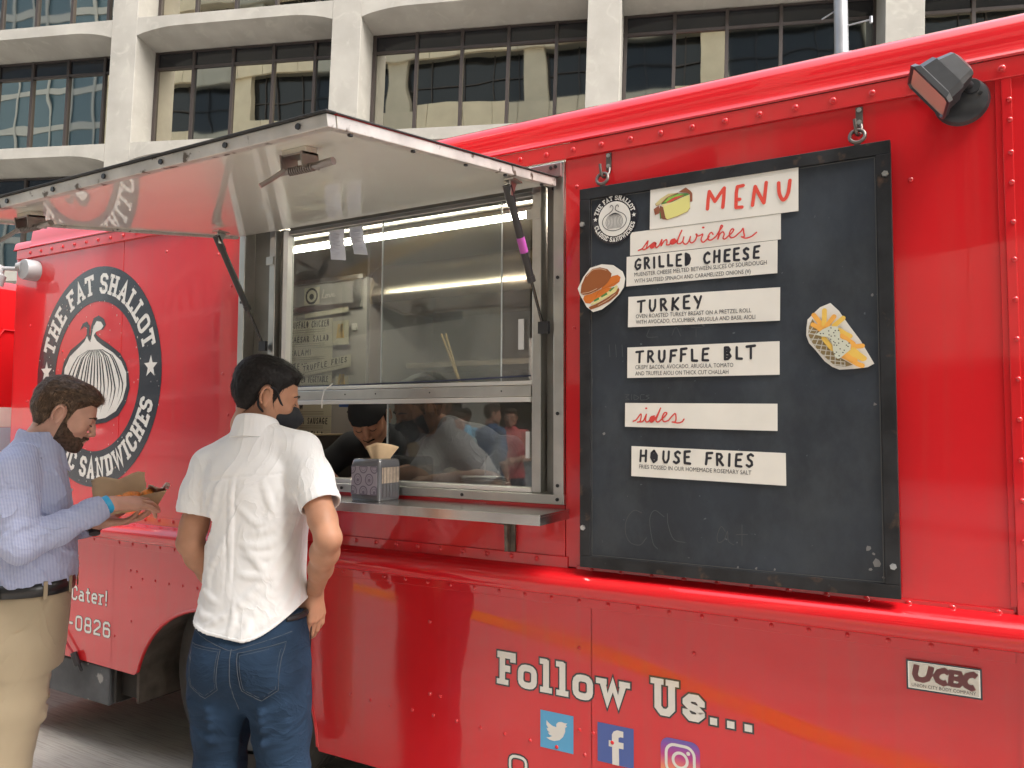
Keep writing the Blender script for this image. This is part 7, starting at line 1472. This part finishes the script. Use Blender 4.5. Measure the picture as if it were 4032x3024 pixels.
for c_, d_ in ((WrR, WrR-ElR), (WrL, WrL-ElL)):
    d_ = d_/np.linalg.norm(d_); pl = (gB[0]-c_[0])*d_[0]+(gB[1]-c_[1])*d_[1]+(gB[2]-c_[2])*d_[2]; near = (gB[0]-c_[0])**2+(gB[1]-c_[1])**2+(gB[2]-c_[2])**2 < .08**2
    Sb.D = np.maximum(Sb.D, np.where(near, pl-.004, -1)); band = np.where(near, np.maximum(Sb.D-.002, np.abs(pl+.028)-.032), 1); Sb.D = np.minimum(Sb.D, band).astype(np.float32); Sb.cone(c_-d_*.02, c_+d_*.08, .034, .036, .003, 's')
Sb.cone((0, .03, 1.50), (0, .06, 1.66), .056, .060, .004, 's')
Sb.D = np.maximum(Sb.D, 1.030-gB[2]).astype(np.float32); v, f = Sb.mesh(); child('shirt', v, f, stripe, B)
collar(B, stripe, (0, .034, 0), .064, 1.505, 1.560, .055, .022, open_front=20, ry=1.08)
m = MB()
for z in (1.42, 1.34, 1.26, 1.18, 1.10, 1.02): p = surfB(92, z); m.sphere((p[0], p[1]+.001, z), .0055, 8, 5, sc=(1, .5, 1))
[child_mb('button', q_, mat('shirt_button', (.6, .6, .62), rough=.3), B) for q_ in pieces(m)]
kh = mat('khaki_twill', (.34, .275, .185), rough=.9, noise=(4, .07, 5), bump=(350, .3, .0006, 2), sheen=.1); crumple_bump(kh, 4.5, .012, (1, 1, .5), 3, .5, 1.0)
K = Field((-.25, -.30, .02), (.25, .24, 1.07), .007); secK = [(.74, 0, -.01, .186, .140), (.83, 0, -.008, .190, .146), (.93, 0, .004, .184, .140), (1.02, 0, .014, .176, .132), (1.05, 0, .016, .173, .129)]
K.loft(secK, .02, 2.3)
for sx in (-1, 1): K.ell((sx*.08, -.06, .83), (.09, .085, .09), .03); K.path([(sx*.096, .005, .82), (sx*.104, -.012, .62), (sx*.106, -.04, .42), (sx*.108, -.085, .22), (sx*.110, -.11, .07)], [.098, .090, .083, .080, .082], .02)
K.path([(0, -.02, .2), (0, 0, .62), (0, 0, .70)], [.04, .02, .006], .02, 's'); gK = K.grid()
for sx in (-1, 1):
    for z0, dz in ((.80, -.04), (.74, -.05), (.68, -.05), (.60, -.03)): K.path([(sx*.05, .085, z0), (sx*.12, .068, z0+dz*.5), (sx*.160, .02, z0+dz), (sx*.155, -.05, z0+dz*1.3)], [.006, .012, .012, .006], .02)
K.path([(.098, .075, .8), (.105, .068, .62), (.106, .038, .42), (.108, -.002, .22)], [.009, .008, .008, .008], .008)
K.D += wob(gK, 25, 12, 5, (1, 1, .4))*.0025+wob(gK, 26, 60, 5)*.0008
for q_ in ([(.158, .085, .985), (.176, .062, .935), (.186, .028, .90), (.190, -.02, .885)],): K.path(catmull(q_, 3), [.0045]*len(catmull(q_, 3)), .005, 's')
v, f = K.mesh(); child('trousers', v, f, kh, B, relax=1)
def oval(rx, ry, z, cy, n=48, e=2.3): return [(rx*math.copysign(abs(math.cos(a))**(2/e), math.cos(a)), cy+ry*math.copysign(abs(math.sin(a))**(2/e), math.sin(a)), z) for a in np.linspace(0, 2*math.pi, n, endpoint=False)]
m = MB(); a_, b_ = oval(.180, .136, 1.044, .018), oval(.183, .139, 1.000, .015); n = 48; m.add(a_+b_, [(i, n+i, n+(i+1) % n, (i+1) % n) for i in range(n)]); blt = child_mb('belt', m, mat('black_leather', (.014, .013, .015), rough=.35, coat=.2), B, 60); q = blt.modifiers.new('t', 'SOLIDIFY'); q.thickness = .004; q.offset = 1
m = MB()
for a in (60, 20, -30, 120, 160): c, s_ = math.cos(R_(a)), math.sin(R_(a)); x, y = .190*math.copysign(abs(c)**.87, c), .015+.146*math.copysign(abs(s_)**.87, s_); m.box(-.006, .006, -.002, .002, .993, 1.050, Matrix.Translation((x, y, 0)) @ Matrix.Rotation(R_(a+90), 4, 'Z'))
[child_mb('belt_loop', q_, kh, B) for q_ in pieces(m)]; m = MB(); m.tube([(.022*math.cos(t), .164, 1.022+.024*math.sin(t)) for t in np.linspace(0, 6.28, 13)[:-1]], .0028, 6, closed=True); child_mb('buckle', m, mat('brass', (.6, .5, .3), rough=.25, metal=1), B)
for sx in (-1, 1):
    sh_ = Field((sx*.115-.07, -.22, -.005), (sx*.115+.07, .11, .13), .006); sh_.path([(sx*.11, -.15, .045), (sx*.115, -.05, .045), (sx*.125, .05, .035)], [.047, .044, .04], .02); sh_.cone((sx*.11, -.12, .05), (sx*.11, -.11, .11), .045, .045, .02); sh_.D = np.maximum(sh_.D, .004-sh_.grid()[2]).astype(np.float32); v, f = sh_.mesh(); child('shoe', v, f, mat('brown_leather', (.10, .05, .025), rough=.4), B)
    sh_ = Field((sx*.12-.07, -.12, -.005), (sx*.12+.07, .22, .13), .006); sh_.path([(sx*.118, -.04, .045), (sx*.122, .06, .045), (sx*.13, .155, .035)], [.047, .044, .04], .02); sh_.cone((sx*.12, -.03, .05), (sx*.12, -.02, .11), .045, .045, .02); sh_.D = np.maximum(sh_.D, .004-sh_.grid()[2]).astype(np.float32); v, f = sh_.mesh(); child('shoe', v, f, mat('white_trainer', (.6, .6, .6), rough=.5), A)
wd = (WrR-ElR)/np.linalg.norm(WrR-ElR)
m = MB(); c_ = WrR+wd*.012; m.lathe(tuple(c_), tuple(wd), [(-.012, .0305), (-.012, .033), (.012, .0325), (.012, .030)], 24); child_mb('wristband', m, mat('blue_band', (.03, .40, .72), rough=.4), B)
m = MB(); wl = (WrL-ElL)/np.linalg.norm(WrL-ElL); c_ = WrL+wl*.012; m.lathe(tuple(c_), tuple(wl), [(-.012, .031), (-.012, .034), (.012, .034), (.012, .031)], 24); m.cyl(tuple(c_+V3(.012, .0, -.03)), tuple(c_+V3(.018, 0, -.04)), .019, 16); child_mb('wristwatch', m, blk, B)
# the paper tray he holds is a thing of its own
Rb = Matrix.Translation((-2.82, -.73, 0)) @ Matrix.Rotation(R_(-32), 4, 'Z')
tray_l = Rb @ Vector((.045, .335, 1.262)); TL = Matrix.Translation(tray_l) @ Matrix.Rotation(R_(-32), 4, 'Z') @ Matrix.Rotation(R_(7), 4, 'X')
kraft = mat('kraft_paper', (.46, .33, .20), rough=.8, noise=(30, .08)); tray = thing('food_tray', tuple(tray_l), 'open brown paper tray with fried food in the bearded man\'s hands', 'food tray')
def TP(x, y, z): return tuple(TL @ Vector((x, y, z)))
m = MB(); b0 = [(-.05, -.075), (.05, -.075), (.05, .075), (-.05, .075)]; t0_ = [(-.068, -.105), (.068, -.105), (.068, .115), (-.068, .115)]
m.add([TP(x, y, 0) for x, y in b0]+[TP(x, y, .044+.016*(y > 0)) for x, y in t0_], [(0, 3, 2, 1)]+[(i, (i+1) % 4, 4+(i+1) % 4, 4+i) for i in range(4)])
o = mk('tray', m, kraft, tray); q = o.modifiers.new('t', 'SOLIDIFY'); q.thickness = .0016
rr = random.Random(2); m = MB()
for k in range(11): c = Vector(TP(rr.uniform(-.04, .04), rr.uniform(-.06, .08), .034+rr.uniform(0, .026))); m.sphere(tuple(c), .019*rr.uniform(.7, 1.15), 9, 6, sc=(1, rr.uniform(.8, 1.4), rr.uniform(.6, 1)))
for i, v_ in enumerate(m.v): m.v[i] = (v_[0]+rr.uniform(-.0015, .0015), v_[1]+rr.uniform(-.0015, .0015), v_[2]+rr.uniform(-.0015, .0015))
mk('fried_pieces', m, mat('fried_crumb', (.72, .24, .04), rough=.6, noise=(60, .4), bump=(120, .8, .003)), tray, smooth=60, kind='stuff')
def crumple(nm, x0, x1, y0, y1, z0, z1, m_, par, seed, n=10, am=.006):
    r2 = random.Random(seed); g_ = []
    for j in range(n+1):
        for i in range(n+1): u, v_ = i/n, j/n; g_.append(TP(x0+(x1-x0)*v_+r2.uniform(-am, am), y0+(y1-y0)*u+r2.uniform(-am, am), z0+(z1-z0)*v_+.01*math.sin(u*9)+r2.uniform(-am, am)))
    m = MB().add(g_, [(j*(n+1)+i, j*(n+1)+i+1, (j+1)*(n+1)+i+1, (j+1)*(n+1)+i) for j in range(n) for i in range(n)]); o = mk(nm, m, m_, par, smooth=180); q = o.modifiers.new('t', 'SOLIDIFY'); q.thickness = .0008; return o
chk = mat('checked_paper', (.7, .66, .6), rough=.6); _n, _l, _b = nodes(chk); _tc = _n.new('ShaderNodeTexCoord'); ck = _n.new('ShaderNodeTexChecker'); ck.inputs['Scale'].default_value = 55; ck.inputs[1].default_value = (.80, .77, .70, 1); ck.inputs[2].default_value = (.62, .30, .24, 1); _l.new(_tc.outputs['Object'], ck.inputs['Vector']); _l.new(ck.outputs[0], _b.inputs['Base Color'])
crumple('liner_paper', -.03, .055, .050, .128, .048, .078, chk, tray, 3, 8, .004)
bag = thing('paper_bag', TP(-.06, -.01, .05), 'flat brown paper sleeve standing behind the food tray', 'paper bag'); crumple('paper', -.072, -.078, -.125, .055, .035, .125, mat('light_kraft', (.62, .46, .30), rough=.8, noise=(20, .06)), bag, 6, 8, .0018)

# ---------------------------------------------------------------- the two workers inside
def worker(loc, label, skin, shirt_m, head_t, head_M, shl, arms, seed, style, torso, capm=None, beard=None, mask=False, hairm=None):
    w = thing('person', loc, label, 'person'); L0 = V3(*loc); P = Parts(); HF_ = make_head(P, w, head_M, V3(*head_t)-L0, skin, hairm or hairA, style, seed=seed, nstr=900, h=.0038, cap=capm is not None, beard=beard); neck(P, head_M, V3(*head_t)-L0, (V3(*torso[-1])-L0)+V3(0, 0, .03))
    for (sh, el, wr, side, M, cu) in arms: P.add(*arm_field(V3(*sh)-L0, V3(*el)-L0, V3(*wr)-L0, side, M, cu, h=.0042, r=1.02).mesh())
    T = Field((-.4, -.3, -.02), (.4, .45, .75), .012); T.path([V3(*p)-L0 for p in torso], [.12, .12, .10], .03); P.add(*T.mesh()); child_parts('body', P, skin, w)
    hp_ = V3(*torso[0])-L0; LG = Field((-.35, -.35, -.02), (.35, .45, .8), .012)
    for sx in (-1, 1): LG.path([hp_+V3(sx*.08, 0, .02), (hp_[0]+sx*.10, hp_[1]-.02, .3), (hp_[0]+sx*.11, hp_[1], .06)], [.12, .085, .07], .02)
    v, f = LG.mesh(); child('trousers', v, f, mat('kitchen_trousers', (.03, .03, .035), rough=.9), w)
    S2 = Field(V3(*torso[0])-L0-V3(.36, .65, .1), V3(*torso[0])-L0+V3(.40, .25, .58), .0085)
    ts = [V3(*p)-L0 for p in torso]; S2.path(ts, [.15, .145, .11], .04, flat=((0, 1, 0), 1.2)); S2.cone(ts[-1], (V3(*head_t)-L0)*.45+ts[-1]*.55, .085, .066, .04)
    for (sh, el, wr, side, M, cu) in arms:
        a, b_ = V3(*sh)-L0, V3(*el)-L0; e_ = a+(b_-a)*.78; S2.path([ts[-1]*.5+a*.5, a, e_], [.072, .066, .064], .035); d_ = (b_-a)/np.linalg.norm(b_-a)
    g_ = S2.grid(); S2.D += wob(g_, seed, 26, 7)*.006+wob(g_, seed+1, 60, 5)*.002; v, f = S2.mesh(); child('shirt', v, f, shirt_m, w, relax=1); return w, HF_, L0
bls = mat('black_shirt', (.012, .013, .018), rough=.9); gry = mat('grey_shirt', (.17, .17, .185), rough=.9, noise=(8, .1)); crumple_bump(gry, 7, .02, (1, 1, .6), 3, .6, 1.2); skV = skin_mat('skin_olive', (.50, .26, .17)); skD = skin_mat('skin_brown', (.17, .075, .04))
MV = rotm(-150+0, 34, 8); V1, HFV, L0 = worker((-2.26, .62, .60), 'worker in black cap and shirt bending over the counter and writing', skV, bls, (-2.165, .335, 1.612), MV, None,
  [((-2.40, .50, 1.475), (-2.52, .36, 1.35), (-2.285, .205, 1.372), 1, basis((.75, -.55, -.30), (.2, -.35, .9)), [(45, 45, 25), (50, 50, 30), (55, 50, 30), (58, 50, 30)]),
   ((-2.06, .60, 1.49), (-1.92, .40, 1.37), (-2.08, .175, 1.352), -1, basis((-.85, -.35, -.2), (-.2, -.3, .9)), [30, 32, 34, 36])], 40, 'dark', [(-2.30, .78, 1.12), (-2.27, .68, 1.34), (-2.23, .56, 1.475)], capm=1, beard=None)
g_ = HFV.grid(); cap_ = np.maximum(HFV.D-.009, .028+.25*(-g_[1])*.3-g_[2]); v, f = HFV.mesh(cap_.astype(np.float32)); Q = Parts().add(v, f, MV, V3(-2.165, .335, 1.612)-L0); child_parts('cap', Q, mat('black_cap', (.012, .013, .016), rough=.8), V1)
st = np.maximum(HFV.D-.0016, np.maximum(np.abs(g_[2]+.0585)-.005, np.maximum(np.abs(g_[0])-.026, .07-g_[1]))); v, f = HFV.mesh(st.astype(np.float32)); st2 = np.maximum(HFV.D-.0016, np.maximum(np.abs(g_[0])-.012, np.maximum(g_[2]+.088, .07-g_[1]))); v2, f2 = HFV.mesh(st2.astype(np.float32)); Q = Parts().add(v, f, MV, V3(-2.165, .335, 1.612)-L0); Q.add(v2, f2, MV, V3(-2.165, .335, 1.612)-L0); child_parts('moustache', Q, hairA, V1)
pen = thing('pen', (-2.21, .16, 1.35), 'white pen in the hand of the worker in the black cap', 'pen'); mk('barrel', MB().cyl((-2.27, .19, 1.425), (-2.215, .155, 1.352), .0042, 8), white, pen); mk('tip', MB().cyl((-2.215, .155, 1.352), (-2.21, .152, 1.346), .0035, 8, .001), blk, pen)
MG = rotm(150, 28, -6); V2, HFG, L1 = worker((-1.72, .62, .60), 'worker in grey T-shirt and black face mask behind the lower window pane', skD, gry, (-1.905, .335, 1.655), MG, None,
  [((-1.86, .42, 1.47), (-1.83, .26, 1.37), (-1.98, .155, 1.36), 1, basis((-.9, -.3, -.1), (0, -.3, .95)), [30]*4), ((-1.56, .50, 1.47), (-1.52, .30, 1.36), (-1.70, .17, 1.365), -1, basis((-.95, -.2, -.1), (0, -.3, .95)), [30]*4)], 50, 'dark', [(-1.62, .74, 1.12), (-1.66, .64, 1.34), (-1.71, .50, 1.475)])
g_ = HFG.grid(); mask = np.maximum(HFG.D-.006, np.maximum(np.maximum(g_[2]+.018, -.125-g_[2]), .02-g_[1])); v, f = HFG.mesh(mask.astype(np.float32)); Q = Parts().add(v, f, MG, V3(-1.905, .335, 1.655)-L1); child_parts('face_mask', Q, mk_m, V2)
# things on the worktop
m = MB(); rr = random.Random(9); ps = thing('paper_stack', (-1.50, .22, 1.326), 'stack of loose order papers on a spike behind the lower pane', 'papers')
for k in range(14): a = rr.uniform(-.5, .5); M_ = Matrix.Translation((-1.50+rr.uniform(-.012, .012), .22+rr.uniform(-.01, .01), 1.345+k*.0032)) @ Matrix.Rotation(a, 4, 'Z'); m.box(-.075, .075, -.045, .045, 0, .0008, M_)
mk('sheets', m, mat('loose_paper', (.55, .53, .50), rough=.7), ps, kind='stuff'); mk('spike', MB().cyl((-1.50, .22, 1.326), (-1.50, .22, 1.47), .002, 6).cyl((-1.50, .22, 1.326), (-1.50, .22, 1.334), .04, 16), steel, ps)
bx = thing('box', (-2.52, .5, 1.326), 'dark brown box on the worktop left of the bending worker', 'box'); mk('carton', MB().box(-2.95, -2.50, .30, .62, 1.326, 1.53), mat('dark_carton', (.02, .014, .010), rough=.6), bx, bevel=.003); mk('lid', MB().box(-2.95, -2.497, .297, .623, 1.531, 1.537), mat('carton_edge', (.22, .17, .10), rough=.7), bx)
pad = thing('order_pad', (-2.2, .14, 1.326), 'small white order pad under the pen', 'pad'); mk('pad', MB().box(-2.27, -2.13, .09, .19, 1.3265, 1.336), mat('pad_paper', (.6, .6, .6), rough=.6), pad); bpy.data.objects['pad']

# ---------------------------------------------------------------- people queueing behind the camera, seen only as reflections in the glass
def bystander(loc, ang_, top_m, leg_m, skin, hm, label, seed, ht=1.76, arms='down', long=False):
    w = thing('person', (*loc, 0), label, 'person', rot=R_(ang_)); k = ht/1.76; P = Parts(); M_ = rotm(random.Random(seed).uniform(-25, 25), 6, 0); HF_ = make_head(P, w, M_, V3(0, .03, 1.645*k), skin, hm, 'dark', seed=seed, nstr=300, h=.005); neck(P, M_, V3(0, .03, 1.645*k), (0, 0, 1.47*k), h=.008)
    T = Field((-.3, -.2, .02), (.3, .3, 1.55*k), .014)
    for sx in (-1, 1): T.path([(sx*.1, 0, .9*k), (sx*.11, .01, .5*k), (sx*.12, -.01, .08)], [.08, .05, .04], .02); T.path([(sx*.12, -.03, .045), (sx*.13, .12, .04)], [.042, .038], .02)
    P.add(*T.mesh()); 
    for sx in (-1, 1):
        wr = V3(sx*.26, .05, .88*k) if arms == 'down' or sx > 0 and arms == 'one' else V3(sx*.08, .28, 1.12*k); P.add(*arm_field((sx*.19, 0, 1.42*k), (sx*.25, -.03, 1.14*k), wr, sx, basis(wr-V3(sx*.25, -.03, 1.14*k), (sx, 0, .3)), [22]*4, h=.006).mesh())
    child_parts('body', P, skin, w)
    S2 = Field((-.34, -.22, .85*k), (.34, .24, 1.6*k), .0095); S2.loft([(.88*k, 0, 0, .185, .135), (1.05*k, 0, 0, .17, .125), (1.25*k, 0, 0, .19, .135), (1.38*k, 0, 0, .195, .13), (1.47*k, 0, 0, .12, .09), (1.53*k, 0, .01, .065, .065)], .02)
    for sx in (-1, 1): S2.path([(sx*.15, 0, 1.45*k), (sx*.19, 0, 1.42*k), (sx*.235, -.02, 1.22*k)]+([(sx*.25, -.03, 1.14*k)] if long else []), [.05, .068, .066]+([.056] if long else []), .03)
    g_ = S2.grid(); S2.D += wob(g_, seed, 28, 6)*.006; v, f = S2.mesh(); child('shirt', v, f, top_m, w)
    J2 = Field((-.26, -.2, .05), (.26, .2, .98*k), .0105); J2.loft([(.78*k, 0, 0, .18, .13), (.95*k, 0, 0, .17, .12)], .02)
    for sx in (-1, 1): J2.path([(sx*.1, 0, .8*k), (sx*.11, .01, .5*k), (sx*.12, -.01, .09)], [.095, .075, .065], .02)
    v, f = J2.mesh(); child('trousers', v, f, leg_m, w); return w
cot = lambda n_, c: mat(n_, c, rough=.85, noise=(6, .06))
skP = skin_mat('skin_pink', (.5, .25, .17))
bystander((-4.87, -6.4), -22, cot('coral_polo', (.60, .09, .10)), cot('navy_trousers', (.03, .035, .06)), skP, hairB, 'man in coral red polo and dark trousers waiting in the street', 61, 1.80, 'up')
bystander((-4.85, -5.85), -160, cot('navy_shirt', (.03, .10, .22)), cot('stone_trousers', (.42, .38, .32)), skP, hairB, 'man in navy shirt and stone trousers with his back to the truck', 62, 1.84, 'down', True)
bystander((-5.0, -5.2), -110, cot('lilac_shirt', (.36, .36, .70)), cot('grey_trousers', (.2, .2, .21)), skP, hairA, 'man in lilac blue shirt and grey trousers waiting in the street', 63, 1.80, 'one', True)
bystander((-5.9, -6.9), 0, cot('aqua_shirt', (.22, .55, .75)), cot('blue_trousers', (.05, .07, .14)), skD, hairA, 'man in pale aqua shirt behind the others in the street', 64, 1.82, 'one')
bystander((-4.75, -7.6), 20, cot('maroon_shirt', (.20, .03, .05)), cot('tan_trousers', (.36, .3, .22)), skP, hairB, 'man in maroon shirt and tan trousers at the back of the queue', 65, 1.86, 'down')
bystander((-4.65, -4.75), -60, cot('pale_green_shirt', (.35, .50, .50)), cot('tan_trousers', (.36, .3, .22)), skP, hairB, 'person in pale green shirt with brown hair nearest the truck in the queue', 66, 1.72, 'one')
